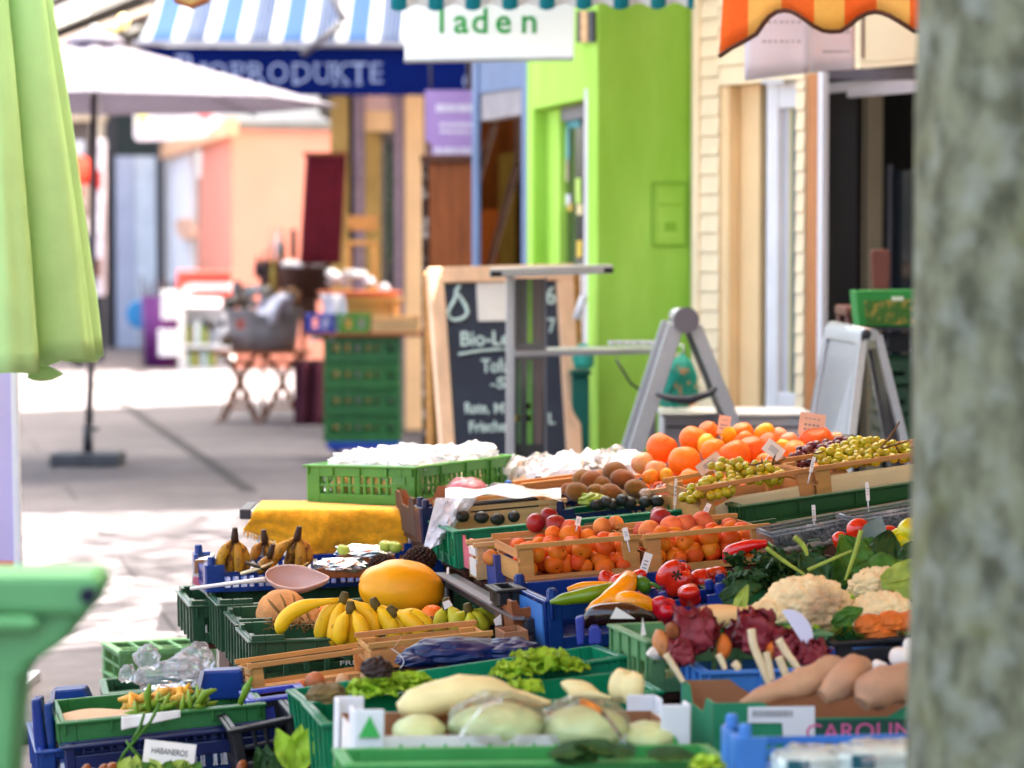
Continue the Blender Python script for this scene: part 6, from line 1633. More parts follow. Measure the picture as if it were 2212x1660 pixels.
    pl = front(6.5)
    for q in ([(66, 1512), (88, 1508), (92, 1560), (108, 1668), (80, 1668), (70, 1580)], [(92, 1522), (112, 1518), (124, 1668), (108, 1668)]):
        b = MB(); b.panel(pl, q, -.03, .05); part(t, 'corner_column', b, MATS['crate_blue'], bev=.006)
    cg2 = Crate((130, 1560), (566, 1518), 6.38, 12, .32, .06); t = plastic_crate(cg2, 'shallow dark green crate of beans standing in the blue crate', 'crate_green', pitch=.03, bar=.016, top=.034)
    cl_ = Crate((140, 1612), (600, 1560), 6.33, 12, .05, .055); plastic_crate(cl_, 'dark blue lattice tray front below the bean crate', 'crate_navy', pitch=.02, bar=.007, top=.012, post=.02, ribs=False)
    cn = Crate((500, 1575), (640, 1545), 6.25, 12, .25, .11); support(cn); plastic_crate(cn, 'black lattice tray between the beans and the teal crates', 'crate_black', pitch=.022, bar=.008, top=.014, post=.02, ribs=False)
    gg = 'green beans in the shallow crate'
    for i in range(34):
        u = rnd.uniform(288, 470); v = 1541 - (u - 288) * .10 + rnd.uniform(-14, 6); d = 6.5 + rnd.uniform(-.05, .06)
        w = rnd.uniform(-.9, .9) if rnd.random() < .65 else rnd.uniform(1.0, 2.1); ln = rnd.uniform(28, 52)
        du, dv = math.cos(w) * ln, -abs(math.sin(w)) * ln
        b = MB(); k = rnd.uniform(-8, 8); b.tube([P(u - du * .5, v - dv * .3, d), P(u - du * .15, v + dv * .15 + k * .4, d - .01), P(u + du * .2, v + dv * .45 + k * .5, d), P(u + du * .5, v + dv * .75, d + .015)], [.003, .006, .0055, .002], 7)
        solo('green_bean', 'green bean lying in the tangle of the shallow dark green crate', 'bean', b, MATS['bean_green'], group=gg)
    for i in range(18):
        u = rnd.uniform(262, 400); v = 1528 - (u - 250) * .17 + rnd.uniform(-16, 10); d = 6.62 + rnd.uniform(-.04, .05); w = rnd.uniform(-.5, 1.9); ln = rnd.uniform(36, 62); du, dv = math.cos(w) * ln, -abs(math.sin(w)) * ln
        b = MB(); b.tube([P(u - du * .5, v - dv * .4, d), P(u, v - 4, d - .02), P(u + du * .5, v + dv * .6, d)], [.005, .012, .003], 8); solo('yellow_bean', 'yellow wax bean among the pile behind the green beans', 'bean', b, MATS['bean_yellow'], group='yellow wax beans behind the green ones')
    for i, (p) in enumerate((((518, 1522), (532, 1490), (545, 1462)), ((322, 1535), (318, 1500), (324, 1478)), ((430, 1520), (442, 1498), (468, 1490)))):
        b = MB(); b.tube([P(u, v, 6.4) for u, v in p], [.006, .009, .003], 8); solo('green_pod', ('light green pod standing up at the right end of the bean crate', 'thick green pod standing up among the beans', 'curled light green pod right of the standing pod')[i], 'pod', b, MATS['bean_green'])
    b = MB(); b.grid(lambda i, j: P(135 + 160 * i, 1576 - 34 * j - 14 * i + 5 * math.sin(5 * i + 3 * j), 6.42 + .12 * j + .01 * math.sin(9 * i + 4 * j)), 24, 12, smooth=False)
    solo('kraft_bag', 'crumpled brown paper bag at the left end of the bean crate', 'paper bag', b, MATS['kraft'], solid=.002)
    b = MB(); b.grid(lambda i, j: P(262 + 128 * i, 1548 - 14 * i + 30 * j - 14 * i * j, 6.37 + .004 * math.sin(8 * i)), 16, 6); solo('paper_sheet', 'pale paper sheet hanging over the slots of the bean crate', 'paper', b, MATS['paper'], solid=.001)
    t = tag_card('white handwritten card reading HABANEROS at the bottom of the bean crates', 366, 1628, 112, 50, 6.15, 'paper', 7, 12, 'name_card', 'HABANEROS', 'ink', 4, .03)
    k = 0
    for i in range(12):
        u = 262 + 14 * i; b = MB(); o = P(u, 1672 + rnd.uniform(-6, 4), 6.1)
        leaf_grid(b, o, V((rnd.uniform(-.6, .7), -.3, rnd.uniform(.5, 1))), V((0, -1, .4)), rnd.uniform(.025, .04), .03, .3, .3, 8, 6, i, .3)
        solo('herb_leaf', 'pale green leaf in the bunch below the HABANEROS card', 'leaf', b, MATS['leaf_mid' if i % 2 else 'leaf_pale'], group='leaves below the HABANEROS card')
    for p in (((272, 1600), (290, 1625), (330, 1660)), ((345, 1520), (325, 1560), (270, 1625), (250, 1660)), ((312, 1540), (300, 1580), (285, 1600))):
        k += 1; b = MB(); b.tube([P(u, v, 6.2) for u, v in p], [.003, .0045, .003][:len(p)] if len(p) == 3 else .004, 6); solo('herb_sprig', ('short green stem crossing left of the HABANEROS card', 'long brownish stem running down over the bean crate slots', 'thin stem end above the HABANEROS card')[k - 1], 'stem', b, MATS['pepper_dark'])
    for i in range(6):
        b = MB(); o = P(rnd.uniform(180, 560), rnd.uniform(1652, 1672), 6.2); b.blob(o, .018, .012, .011, 12, 8, rrot()); solo('habanero', 'small orange red pepper lying at the bottom below the bean crates', 'pepper', b, mat('habanero', '#8a4a20', .3, .25, 8), group='small peppers below the bean crates')
    # ---------------------------------------------------------------- slatted wooden crate with onions, violet tray behind
    cv = Crate((540, 1512), (660, 1496), 6.5, 12, .14, .05); support(cv); plastic_crate(cv, 'violet blue lattice tray behind the teal crates', 'crate_violet', pitch=.02, bar=.007, top=.012, post=.015, ribs=False)
    cw = Crate((539, 1446), (826, 1406), 6.78, 12, .28, .062, -.1); support(cw); wood_crate(cw, 'slatted pale wooden crate of onions in front of the banana crates', post=.026, board=.28)
    for i, (u, v, r, m) in enumerate(((680, 1473, 22, 'onion'), (650, 1484, 16, 'onion'), (740, 1470, 16, 'ginger'), (765, 1478, 14, 'onion'), (630, 1492, 15, 'onion'), (790, 1462, 14, 'ginger'), (712, 1486, 14, 'onion'))):
        roundpx('round', 'onion', ('largest brown onion in the slatted crate', 'brown onion left of the largest one', 'pale ginger coloured onion in the slatted crate right of the largest', 'brown onion at the right in the slatted crate', 'leftmost small brown onion in the slatted crate', 'pale onion farthest right in the slatted crate', 'brown onion low in front in the slatted crate')[i], 'onion', u, v, r, 6.72, m)
    cw3 = Crate((800, 1402), (1062, 1374), 6.72, 12, .2, .05); support(cw3); wood_crate(cw3, 'low wooden crate half covered by the blue plastic bag', post=.036, board=.9)
    b = MB(); crumple(b, P(985, 1412, 6.62), PX(115, 6.6), .07, PX(36, 6.6), 5, .2, 44, 22, 1.6); crumple(b, P(1105, 1408, 6.62), PX(75, 6.6), .06, PX(30, 6.6), 6, .2, 30, 18, 1.6); crumple(b, P(905, 1426, 6.6), PX(55, 6.6), .05, PX(20, 6.6), 8, .2, 24, 14, 1.6)
    solo('blue_bag', 'crumpled dark blue plastic bag lying over the low wooden crate', 'bag', b, MATS['bag_blue'])
    b = MB(); b.grid(lambda i, j: P(846 + 26 * math.sin(j * 2.4), 1402 + 42 * j, 6.5 + .03 * i), 3, 12); solo('white_strap', 'curled white plastic strip left of the blue bag', 'strip', b, MATS['white_plastic'], solid=.002)
    b = MB(); b.prect(front(6.62), 872, 1408, 912, 1420, -.05, .05); solo('pink_carton', 'small pink carton edge beside the blue bag', 'box', b, MATS['carton_pink'], bev=.002)
    for i, p in enumerate((((852, 1400), (862, 1385), (868, 1376)), ((884, 1400), (900, 1390), (908, 1384)), ((918, 1378), (935, 1392), (952, 1406)))):
        b = MB(); b.tube([P(u, v, 6.66) for u, v in p], [.002, .0016, .001], 5); solo('dry_root', ('thin dry root standing up above the small wooden block', 'thin dry root lying between block and blue bag', 'thin dry root slanting down to the blue bag')[i], 'root', b, MATS['ginger'])
    b = MB(); crumple(b, P(815, 1446, 5.95), PX(36, 5.95), .03, PX(27, 5.95), 4, .3, 18, 12, 2.0); solo('beetroot', 'blurred dark brown beetroot sticking up at the back of the teal lettuce crate', 'beetroot', b, mat('beet', '#2c1712', .5, .3, 12))
    b = MB(); crumple(b, P(705, 1500, 5.9), PX(45, 5.9), .04, PX(24, 5.9), 14, .3, 18, 12, 2.0); solo('celeriac', 'blurred brown and green celeriac at the left corner of the teal crate', 'celeriac', b, mat('celeriac', '#6b5a35', .7, .3, 14))
    # ---------------------------------------------------------------- teal crates with lettuce
    c1 = Crate((662, 1516), (1348, 1416), 6.05, 12, .27, .13, -.05); c2 = Crate((702, 1562), (1424, 1490), 5.72, 12, .27, .13)
    for c, lab in ((c1, 'teal green crate of lettuce, rear one of the two large teal crates'), (c2, 'teal green crate of pale squash, front one of the two large teal crates')):
        support(c); plastic_crate(c, lab, 'crate_teal', group='large teal green crates', pitch=.05, bar=.016, top=.05)
    for i, (u, v, r, d) in enumerate(((800, 1496, 62, 5.98), (880, 1486, 64, 6.0), (935, 1488, 42, 6.02), (1165, 1444, 72, 6.12), (1105, 1452, 48, 6.05), (1225, 1440, 44, 6.14), (1130, 1488, 44, 5.84))):
        lettuce('lettuce', ('bright green frilly lettuce at the left end of the teal crates', 'bright green frilly lettuce left of centre in the teal crate', 'small bright lettuce behind the white squash', 'tallest bright green lettuce in the rear teal crate', 'light lettuce left of the tallest one', 'darker lettuce right of the tallest one', 'flat lettuce leaves in front of the tallest lettuce')[i],
                P(u, v + 12, d), PX(r, d), 'leaf_lime', 18, ruffle=.34, group='lettuces in the teal crates')
    capsule('white_squash', 'large pale yellow elongated squash lying before the lettuces', 'squash', [(862, 1532, 5.5), (900, 1520, 5.5), (980, 1502, 5.52), (1060, 1496, 5.55), (1120, 1506, 5.58), (1188, 1520, 5.6)], [16, 33, 42, 34, 16, 7], 'squash_pale', n=24, wob=.14)
    for i, (u, v, r, k) in enumerate(((1252, 1484, 38, 'pear'), (1356, 1478, 42, 'round'))):
        roundpx('tuber' if k == 'pear' else 'pepper', 'pale_squash', ('pale yellow pear shaped squash in the front teal crate', 'round pale yellow squash at the right end of the front teal crate')[i], 'squash', u, v + 4, r * (.6 if k == 'pear' else .95), 5.68, 'squash_pale', X=rot(0, 15, 10))
    capsule('pale_root', 'pale yellow tapering root between the two squashes', 'root', [(1228, 1500, 5.66), (1270, 1498, 5.66), (1320, 1508, 5.66)], [12, 10, 3], 'squash_pale')
    # ---------------------------------------------------------------- printed carton with wrapped cabbages, front centre
    cc = Crate((770, 1592), (1482, 1586), 5.25, 10, .28, .10); support(cc)
    t = carton_tray(cc, 'white carton printed with green triangles holding wrapped cabbages', 'carton_white', 'carton', dip=0, cat='box', name='printed_carton')
    for x, y, h0 in ((-.004, -.006, .05), (1.0, -.006, .055), (-.004, 1.0, .03), (1.0, 1.0, .03)):
        b = MB(); w = .055
        x0 = -.006 if x <= 0 else cc.L - w + .006; y0 = -.008 if y < .5 else cc.W + .002
        cc.box(b, x0, x0 + w, y0, y0 + .006, -.004, cc.H + h0); cc.box(b, (x0 if x <= 0 else x0 + w - .006) - (.0025 if x <= 0 else -.0025), (x0 + .006 if x <= 0 else x0 + w) - (.0025 if x <= 0 else -.0025), y0 + (.0065 if y < .5 else -w), y0 + (w if y < .5 else -.0005), -.003, cc.H + h0); part(t, 'corner_flap', b, MATS['white_plastic'], bev=.003)
    b = MB()
    n = 12; o = cc.pt(0, 0, 0) - cc.ey * .003
    for i in range(n):
        w = (cc.L - .12) / n; x = .06 + w * i
        b.poly([o + cc.ex * x + cc.ez * .055, o + cc.ex * (x + w) + cc.ez * .055, o + cc.ex * (x + w / 2) + cc.ez * .088], -cc.ey * .002)
    for x, z, w in ((.002, .10, .04), (.0, .045, .05), (cc.L - .05, .06, .05), (cc.L - .045, .01, .045)):
        q = o - cc.ey * .008
        b.poly([q + cc.ex * x + cc.ez * z, q + cc.ex * (x + w) + cc.ez * z, q + cc.ex * (x + w / 2) + cc.ez * (z + .04)], -cc.ey * .002)
    part(t, 'printed_triangle', b, MATS['print_green'])
    for i, (u, v, rx, rz) in enumerate(((905, 1582, 58, 36), (1075, 1572, 106, 52), (1262, 1576, 98, 48), (1400, 1590, 60, 30))):
        d = 5.38; o = P(u, v, d)
        t = thing('wrapped_cabbage', ('small pale green cabbage at the left of the printed carton', 'largest pale green cabbage in clear film, middle of the printed carton', 'pale green cabbage in clear film right of the largest', 'pale green cabbage low at the right corner of the printed carton')[i], 'cabbage', o, None, 'wrapped cabbages in the printed carton')
        fn = lambda q: 1 + .06 * noise.noise(q * 2.2 + V((i, 0, 0))) + .03 * abs(noise.noise(q * 5))
        b = MB(); b.blob(o, PX(rx, d), .085, PX(rz, d), 40, 24, None, fn); part(t, 'head', b, MATS['cabbage'])
        if 0 < i < 3:
            b = MB(); crumple(b, o + V((0, -.01, .012)), PX(rx * 1.04, d), .10, PX(rz * 1.25, d), i + 40, .22, 26, 14, 1.6); part(t, 'film', b, MATS['film_thin'])
            b = MB(); s = -1 if i == 1 else 1; b.grid(lambda a, e: P(u + s * (-10 + 92 * a), v - 66 + 80 * a * a + 14 * e, 5.28 - .02 * e + .01 * math.sin(9 * a)), 10, 3, smooth=False); part(t, 'film_twist', b, MATS['film'])
    cf = Crate((752, 1650), (1568, 1640), 5.0, 10, .16, .12); support(cf); plastic_crate(cf, 'bright green crate along the bottom edge in front of the printed carton', mat('crate_front', '#3f8f48', .4, .12, 8), pitch=.05, bar=.02)
    for i in range(9):
        u = 1190 + 26 * i + rnd.uniform(-8, 8); b = MB(); o = P(u, 1636 + rnd.uniform(-6, 6), 5.06); leaf_grid(b, o, V((rnd.choice((-1, 1)) * rnd.uniform(.6, 1), -.1, rnd.uniform(.12, .4))), V((0, -.55, .85)), rnd.uniform(.06, .09), .04, .3, .15, 10, 6, i, .3)
        solo('spinach_leaf', 'dark green spinach leaf in the bright green crate at the bottom', 'leaf', b, MATS['leaf_dark'], group='spinach leaves in the bottom green crate')
    lettuce('lettuce', 'small bright lime lettuce at the bottom edge left of the foil tray', P(1525, 1662, 4.95), PX(42, 4.95), 'leaf_lime', 18, ruffle=.4)
    for i, (u, v, r) in enumerate(((640, 1622, 48), (585, 1650, 40))):
        d = 5.95; b = MB()
        for k in range(5):
            leaf_grid(b, P(u, v + 40, d), V((rnd.uniform(-.5, .5), -.1, 1)), V((0, -1, .2)), PX(r * 2, d), PX(r * 1.1, d), .2, .25, 12, 8, i * 7 + k, .3)
        solo('celery_leaf', ('bright green celery leaves beside the left end of the teal crate', 'dark blurred leaves at the bottom left of the teal crate')[i], 'leaves', b, MATS['leaf_lime' if i == 0 else 'leaf_dark'])
    # ---------------------------------------------------------------- lettered carton of sweet potatoes, front right
    cs = Crate((1540, 1520), (2080, 1510), 5.45, 8, .3, .105); support(cs)
    t = carton_tray(cs, 'green carton lettered in pink holding sweet potatoes', 'carton_green', 'carton', dip=.3, cat='box', name='lettered_carton')
    pl3 = Plane3(cs.pt(0, 0, 0), cs.pt(1, 0, 0), cs.pt(0, 0, .1))
    b = MB(); b.panel(pl3, [(1740, 1556), (2070, 1553), (2070, 1606), (1740, 1609)], .001, .002); part(t, 'dark_band', b, MATS['carton_band'])
    lettering(t, 'lettering', 'CAROLIN', pl3.at(1856, 1582, .004), cs.ex, cs.ez, PX(37, 5.45), MATS['ink_pink'], PX(236, 5.45), .001, off=.0)
    b = MB(); b.panel(pl3, [(1616, 1528), (1760, 1526), (1760, 1594), (1692, 1596), (1690, 1562), (1616, 1562)], .002, .002); part(t, 'address_label', b, MATS['white_plastic'])
    b = MB(); u = 1626
    while u < 1712: w = rnd.choice((2, 3, 4.5)); b.prect(pl3, u, 1535, u + w, 1549, .0042, .001); u += w + 2.4
    part(t, 'printed_lines', b, MATS['ink_soft'])
    b = MB(); b.panel(pl3, [(1566, 1560), (1574, 1562), (1577, 1590), (1568, 1612), (1560, 1590)], .002, .002); part(t, 'printed_oval', b, MATS['carton_white'])
    capsule('sweet_potato', 'long tapering sweet potato pointing left on the lettered carton', 'sweet potato', [(1600, 1520, 5.5), (1660, 1500, 5.52), (1740, 1474, 5.55), (1796, 1452, 5.58), (1830, 1448, 5.6)], [7, 22, 32, 34, 14], 'sweet_potato', 'sweet potatoes on the lettered carton', 22, wob=.22)
    capsule('sweet_potato', 'shaded brown sweet potato in the middle of the lettered carton', 'sweet potato', [(1776, 1505, 5.5), (1815, 1478, 5.52), (1848, 1446, 5.6), (1858, 1436, 5.66)], [18, 36, 32, 10], 'sweet_potato', 'sweet potatoes on the lettered carton', 22, wob=.22)
    capsule('sweet_potato', 'plump pinkish sweet potato at the right against the tree trunk', 'sweet potato', [(1862, 1520, 5.44), (1890, 1492, 5.46), (1950, 1478, 5.5), (2020, 1476, 5.55)], [20, 44, 44, 20], 'sweet_potato', 'sweet potatoes on the lettered carton', 22, wob=.22)
    cb = Crate((1522, 1450), (2000, 1436), 5.85, 8, .28, .12); support(cb); plastic_crate(cb, 'mid blue crate behind the sweet potatoes with pale roots', 'crate_sky', pitch=.03, bar=.012)
    for i, (p, rr) in enumerate((([(1623, 1360), (1628, 1395), (1642, 1430), (1662, 1480)], 9), ([(1682, 1382), (1700, 1412), (1730, 1452)], 9), ([(1655, 1410), (1662, 1440), (1668, 1470)], 8), ([(1682, 1420), (1692, 1445), (1702, 1470)], 9), ([(1552, 1414), (1560, 1430), (1566, 1446)], 7), ([(1438, 1414), (1455, 1440), (1476, 1474)], 7), ([(1776, 1424), (1778, 1440), (1780, 1452)], 10), ([(1585, 1432), (1592, 1440), (1594, 1448)], 9))):
        capsule('pale_root', ('tallest pale root stick standing behind the sweet potatoes', 'long pale root stick leaning right of the tallest', 'short pale root stick just right of the tallest', 'short pale root stick at the foot of the leaning one', 'small pale root stick over the left end of the blue crate', 'pale brown root stick beside the white carton corner', 'pale root stub above the middle sweet potato', 'pale root stub on the rim of the blue crate')[i], 'root', [(u, v, 5.72) for u, v in p], [rr] * (len(p) - 1) + [rr * .8], 'root_pale', n=9)
    ct2 = Crate((1598, 1594), (2060, 1584), 4.95, 8, .13, .075); support(ct2); blue_tray(ct2, 'blue lattice tray at the bottom right holding film wrapped packs', 'crate_sky')
    for i, (u, v, rx) in enumerate(((1760, 1634, 90), (1900, 1622, 110))):
        t = thing('film_pack', ('film wrapped white pack with teal print, left in the bottom right tray', 'film wrapped white pack touching the trunk, right in the bottom tray')[i], 'pack', P(u, v + 20, 4.9)); b = MB(); b.box(P(u, v + 18, 4.88), PX(rx * 1.9, 4.9), .10, PX(46, 4.9), rot(0, -3, 4)); part(t, 'pack', b, mat('pack_teal', '#cfe0dc', .5, .1, 10), bev=.006)
        b = MB(); crumple(b, P(u, v + 6, 4.87), PX(rx, 4.9), .06, PX(30, 4.9), i + 60, .3, 26, 12, 2.6); part(t, 'film', b, MATS['film'])
        b = MB(); b.prect(front(4.822), u - 60, v + 10, u - 10, v + 40, 0, .002); part(t, 'printed_panel', b, mat('teal_print', '#1c5a66', .5))
    # ---------------------------------------------------------------- radicchio crate
    cr = Crate((1402, 1384), (1790, 1366), 6.05, 14, .28, .11); support(cr); plastic_crate(cr, 'pale green translucent crate holding dark red radicchio', 'crate_pale', pitch=.05, bar=.012)
    for i, (u, v, r, d) in enumerate(((1497, 1376, 66, 5.98), (1632, 1378, 64, 6.0), (1755, 1420, 42, 5.9), (1470, 1416, 40, 5.92), (1700, 1402, 46, 5.95))):
        leafy_head('radicchio', ('dark red radicchio head at the left, nearest to the pale crate wall', 'dark red radicchio head in the middle beside the white half disc', 'small radicchio low at the right near the sweet potatoes', 'small radicchio low at the left by the white carton corner', 'radicchio just below the white half disc')[i], P(u, v + 4, d), PX(r * .86, d), 'radicchio', 11, 'radicchio', 'radicchio heads', .5)
    for i, (u, v, r, m) in enumerate(((1432, 1392, 30, 'onion'), (1416, 1408, 22, 'garlic'), (1562, 1400, 22, 'carrot'), (1674, 1406, 24, 'carrot'), (1452, 1366, 22, 'onion'))):
        roundpx('tuber', 'round_root', ('yellow brown onion at the left of the radicchio', 'white onion at the left wall of the radicchio crate', 'orange root between the two big radicchio heads', 'orange root behind the pale root sticks', 'brown onion behind the left radicchio')[i], 'root', u, v, r * .75, 5.95, m)
    capsule('butternut', 'pale orange butternut squash lying behind the radicchio', 'squash', [(1490, 1340, 6.2), (1540, 1332, 6.2), (1620, 1330, 6.2)], [18, 26, 20], 'pack_orange', n=16)
    t = thing('white_disc', 'white half disc shaped card stuck between radicchio and cauliflower', 'card', P(1712, 1360, 5.9)); pl = front(5.9); pts = []
    for k in range(15):
        w = math.pi * k / 14; cx, cy = 1716, 1363; a = math.cos(w) * 50; e = math.sin(w) * 36
        th_ = R(57); pts.append((cx + a * math.cos(th_) + e * math.sin(th_), cy + a * math.sin(th_) - e * math.cos(th_)))
    b = MB(); b.panel(pl, pts, -.002, .004); part(t, 'card', b, mat('card_lilac', '#d6d2e2', .7, .03, 5), bev=.001)
    b = MB(); b.tube([pl.at(1735, 1398), pl.at(1745, 1440)], .0025, 6); part(t, 'spike', b, MATS['white_plastic'])
    # ---------------------------------------------------------------- cauliflowers and leafy greens, right
    cl2 = Crate((1585, 1352), (2060, 1318), 6.2, 12, .3, .10); support(cl2); plastic_crate(cl2, 'dark green crate under the cauliflowers', 'crate_green')
    cl3 = Crate((1560, 1280), (2060, 1236), 6.7, 12, .36, .10); support(cl3); plastic_crate(cl3, 'green crate under the dark leafy greens behind the cauliflowers', 'crate_green')
    for i, (u, v, rx, rz, d, m) in enumerate(((1742, 1318, 100, 72, 6.3, 'curd_brown'), (1660, 1338, 58, 40, 6.26, 'curd'), (1900, 1268, 66, 44, 6.5, 'curd'), (1905, 1335, 76, 56, 6.28, 'curd'))):
        o = P(u, v, d); rr = PX(rx, d)
        def cfn(q, i=i):
            p = q * 3.6 + V((i * 3, 0, 0)); dd = noise.voronoi(p)[0]; k = 1 + .20 * (.5 - dd[0] ** 1.5); dd2 = noise.voronoi(p * 2.6)[0]; k += .11 * (.45 - dd2[0]); return k
        b = MB(); b.blob(o, rr, rr * .85, PX(rz, d), 120, 80, rot(-15, 0, 0), cfn)
        t = thing('cauliflower', ('largest cauliflower with brownish patches, centre right', 'small cream cauliflower lobe left of the largest', 'cauliflower at the back touching the tree trunk', 'cauliflower at the front right beside the trunk')[i], 'cauliflower', o, None, 'cauliflowers'); part(t, 'curd', b, MATS[m])
        for k in range(5 if i != 1 else 2):
            w = math.pi * (1.05 + .9 * k / 4) if i else math.pi * (1.15 + .7 * k / 4)
            b = MB(); dr = V((math.cos(w), math.sin(w) * .8, .55)); leaf_grid(b, o + V((math.cos(w) * rr * .7, math.sin(w) * rr * .6, -PX(rz, d) * .9)), dr, V((-math.cos(w), -math.sin(w), .8)), rr * .62, rr * .55, -.1, .2, 10, 8, i * 5 + k, .35); part(t, 'leaf', b, MATS['leaf_pale' if k % 2 else 'leaf_lime'])
    for i, (u, v, du, dv, L, W_, m, dd) in enumerate(((1905, 1262, 1, -.25, .13, .085, 'leaf_pale', 6.42), (1590, 1332, .3, -1, .07, .03, 'leaf_pale', 6.2), (1800, 1352, .6, -.5, .07, .04, 'leaf_mid', 6.15), (1960, 1240, -.8, -.2, .12, .08, 'leaf_mid', 6.5), (1560, 1300, .8, -.5, .09, .06, 'leaf_dark', 6.4))):
        b = MB(); leaf_grid(b, P(u, v, dd), V((du, -.2, -dv)), V((0, -.8, .6)), L, W_, .3, .38, 20, 16, i, .3); q = P(u, v, dd); b.tube([q, q + V((du, -.25, -dv)).normalized() * L * .55, q + V((du, -.2, -dv)).normalized() * L * .9 - V((0, 0, .2 * L))], [.003, .002, .0008], 5)
        solo('loose_leaf', ('pale green leaf rising behind the back cauliflower', 'light pointed leaf standing left of the cauliflowers', 'mid green leaf in front of the largest cauliflower', 'mid green leaf at the trunk above the cauliflower', 'dark leaf hanging left below the greens')[i], 'leaf', b, MATS[m])
    k = 0
    for (u, v, r, d, n) in ((1612, 1262, 60, 6.7, 16), (1680, 1235, 66, 6.75, 18), (1745, 1210, 56, 6.85, 16), (1660, 1205, 44, 6.9, 12), (1590, 1215, 36, 6.85, 10)):
        k += 1; t = thing('kale', ('dark green kale bunch at the left, nearest the red peppers', 'big dark kale bunch in the middle of the greens', 'dark kale bunch below the clear punnets', 'dark kale bunch behind the middle one', 'small dark kale bunch under the long red pepper')[k - 1], 'kale', P(u, v + r * .4, d), None, 'kale bunches')
        for j in range(n):
            w = 6.28 * j / n + rnd.uniform(0, .5); el = rnd.uniform(.1, 1.2); dr = V((math.cos(w) * math.cos(el), math.sin(w) * math.cos(el), math.sin(el))); b = MB()
            leaf_grid(b, P(u, v + r * .2, d), dr, V((-math.cos(w) * math.sin(el), -math.sin(w) * math.sin(el), math.cos(el))), PX(r * 1.0, d) * rnd.uniform(.8, 1.15), PX(r * .8, d), .2, .55, 12, 12, j + 10 * k, .3); part(t, 'leaf', b, MATS['leaf_dark'])
    for i, (p, w) in enumerate((([(1655, 1184), (1690, 1210), (1738, 1242)], 5), ([(1860, 1146), (1846, 1196), (1826, 1254)], 5), ([(1716, 1160), (1736, 1180), (1744, 1200)], 6), ([(1745, 1232), (1790, 1212), (1840, 1190)], 4))):
        capsule('leaf_stalk', ('light green stalk slanting down from the long red pepper', 'light green stalk standing up below the tomatoes', 'yellow green leaf rib among the kale', 'pale stalk lying across the broad leaves')[i], 'stalk', [(u, v, 6.55) for u, v in p], [w, w, w * .6], 'leaf_pale', n=7)
    for i in range(7):
        b = MB(); u = 1780 + 30 * i; leaf_grid(b, P(u, 1262 - 4 * i, 6.6 + .03 * (i % 3)), V((rnd.uniform(-.5, .7), .2, .8)), V((0, -1, .5)), rnd.uniform(.09, .12), .08, .4, .34, 18, 16, i + 50, .3)
        solo('broad_leaf', 'broad mid green leaf standing behind the cauliflowers', 'leaf', b, MATS['leaf_mid' if i % 2 else 'leaf_dark'], group='broad leaves behind the cauliflowers')
    for i, (u, v, r) in enumerate(((1855, 1146, 27), (1815, 1168, 20), (1922, 1150, 16), (1835, 1180, 16))):
        t = roundpx('round', 'tomato', ('largest red tomato in front of the clear punnets', 'red tomato left of the largest one', 'small orange red tomato right of the grey leaf', 'small red tomato low in front of the largest')[i], 'tomato', u, v, r, 6.85, 'tomato', fix=.027)
    b = MB(); leaf_grid(b, P(1876, 1182, 6.8), V((.35, -.1, .9)), V((0, -1, .2)), .075, .06, .2, .1, 10, 6, 3, .2); solo('grey_leaf', 'grey blue leaf standing right of the largest tomato', 'leaf', b, mat('leaf_grey', '#6f7d78', .5, .15, 8))
    for i, (u, v, r) in enumerate(((1938, 1176, 34), (1968, 1150, 32), (1985, 1190, 36))):
        roundpx('pepper', 'lime_pepper', ('yellow green sweet pepper nearest the tomatoes', 'yellow green sweet pepper higher up against the trunk', 'yellow green sweet pepper low against the trunk')[i], 'pepper', u, v, r, 6.75, 'pepper_lime', X=rot(30, 20 * i, 0), fix=.036)
    ck_ = Crate((1806, 1388), (2040, 1366), 6.08, 10, .2, .05); support(ck_); plastic_crate(ck_, 'black lattice tray of orange roots beside the trunk', 'crate_black', pitch=.03, bar=.012, top=.014, ribs=False)
    for i, (u, v) in enumerate(((1880, 1352), (1925, 1345), (1965, 1346), (1900, 1368))):
        b = MB(); crumple(b, P(u, v, 6.14), PX(36, 6.1), .03, PX(26, 6.1), i + 80, .2, 20, 14, 1.8); solo('turmeric', 'knobbly orange root piled in the black tray beside the trunk', 'root', b, MATS['carrot'], group='orange roots in the black tray')
    cb2 = Crate((1786, 1424), (2040, 1408), 5.98, 10, .16, .06); support(cb2); blue_tray(cb2, 'dark blue lattice tray between sweet potatoes and black tray', 'crate_blue')
    for i, (u, v, r) in enumerate(((1950, 1420, 30), (1972, 1395, 22), (1900, 1440, 18))):
        roundpx('apple', 'garlic_bulb', ('garlic bulb above the plump sweet potato', 'garlic bulb touching the trunk, upper one', 'small garlic bulb left of the others')[i], 'garlic', u, v, r, 5.8, 'garlic', X=rot(0, 10 * i, 0), fix=.027)
    # ---------------------------------------------------------------- peppers and aubergine
    cp_ = Crate((1182, 1296), (1575, 1262), 6.78, 14, .34, .12); support(cp_); t = plastic_crate(cp_, 'blue crate of mixed peppers with a light blue end wall', 'crate_blue', pitch=.04, bar=.02, top=.05, lug=True)
    b = MB(); cp_.box(b, -.012, -.008, .01, cp_.W - .01, .004, cp_.H - .012); part(t, 'end_panel', b, MATS['crate_sky'], label='light blue end panel')
    cp2 = Crate((1425, 1302), (1570, 1280), 6.62, 14, .1, .07); support(cp2); blue_tray(cp2, 'small dark blue tray corner below the big red pepper')
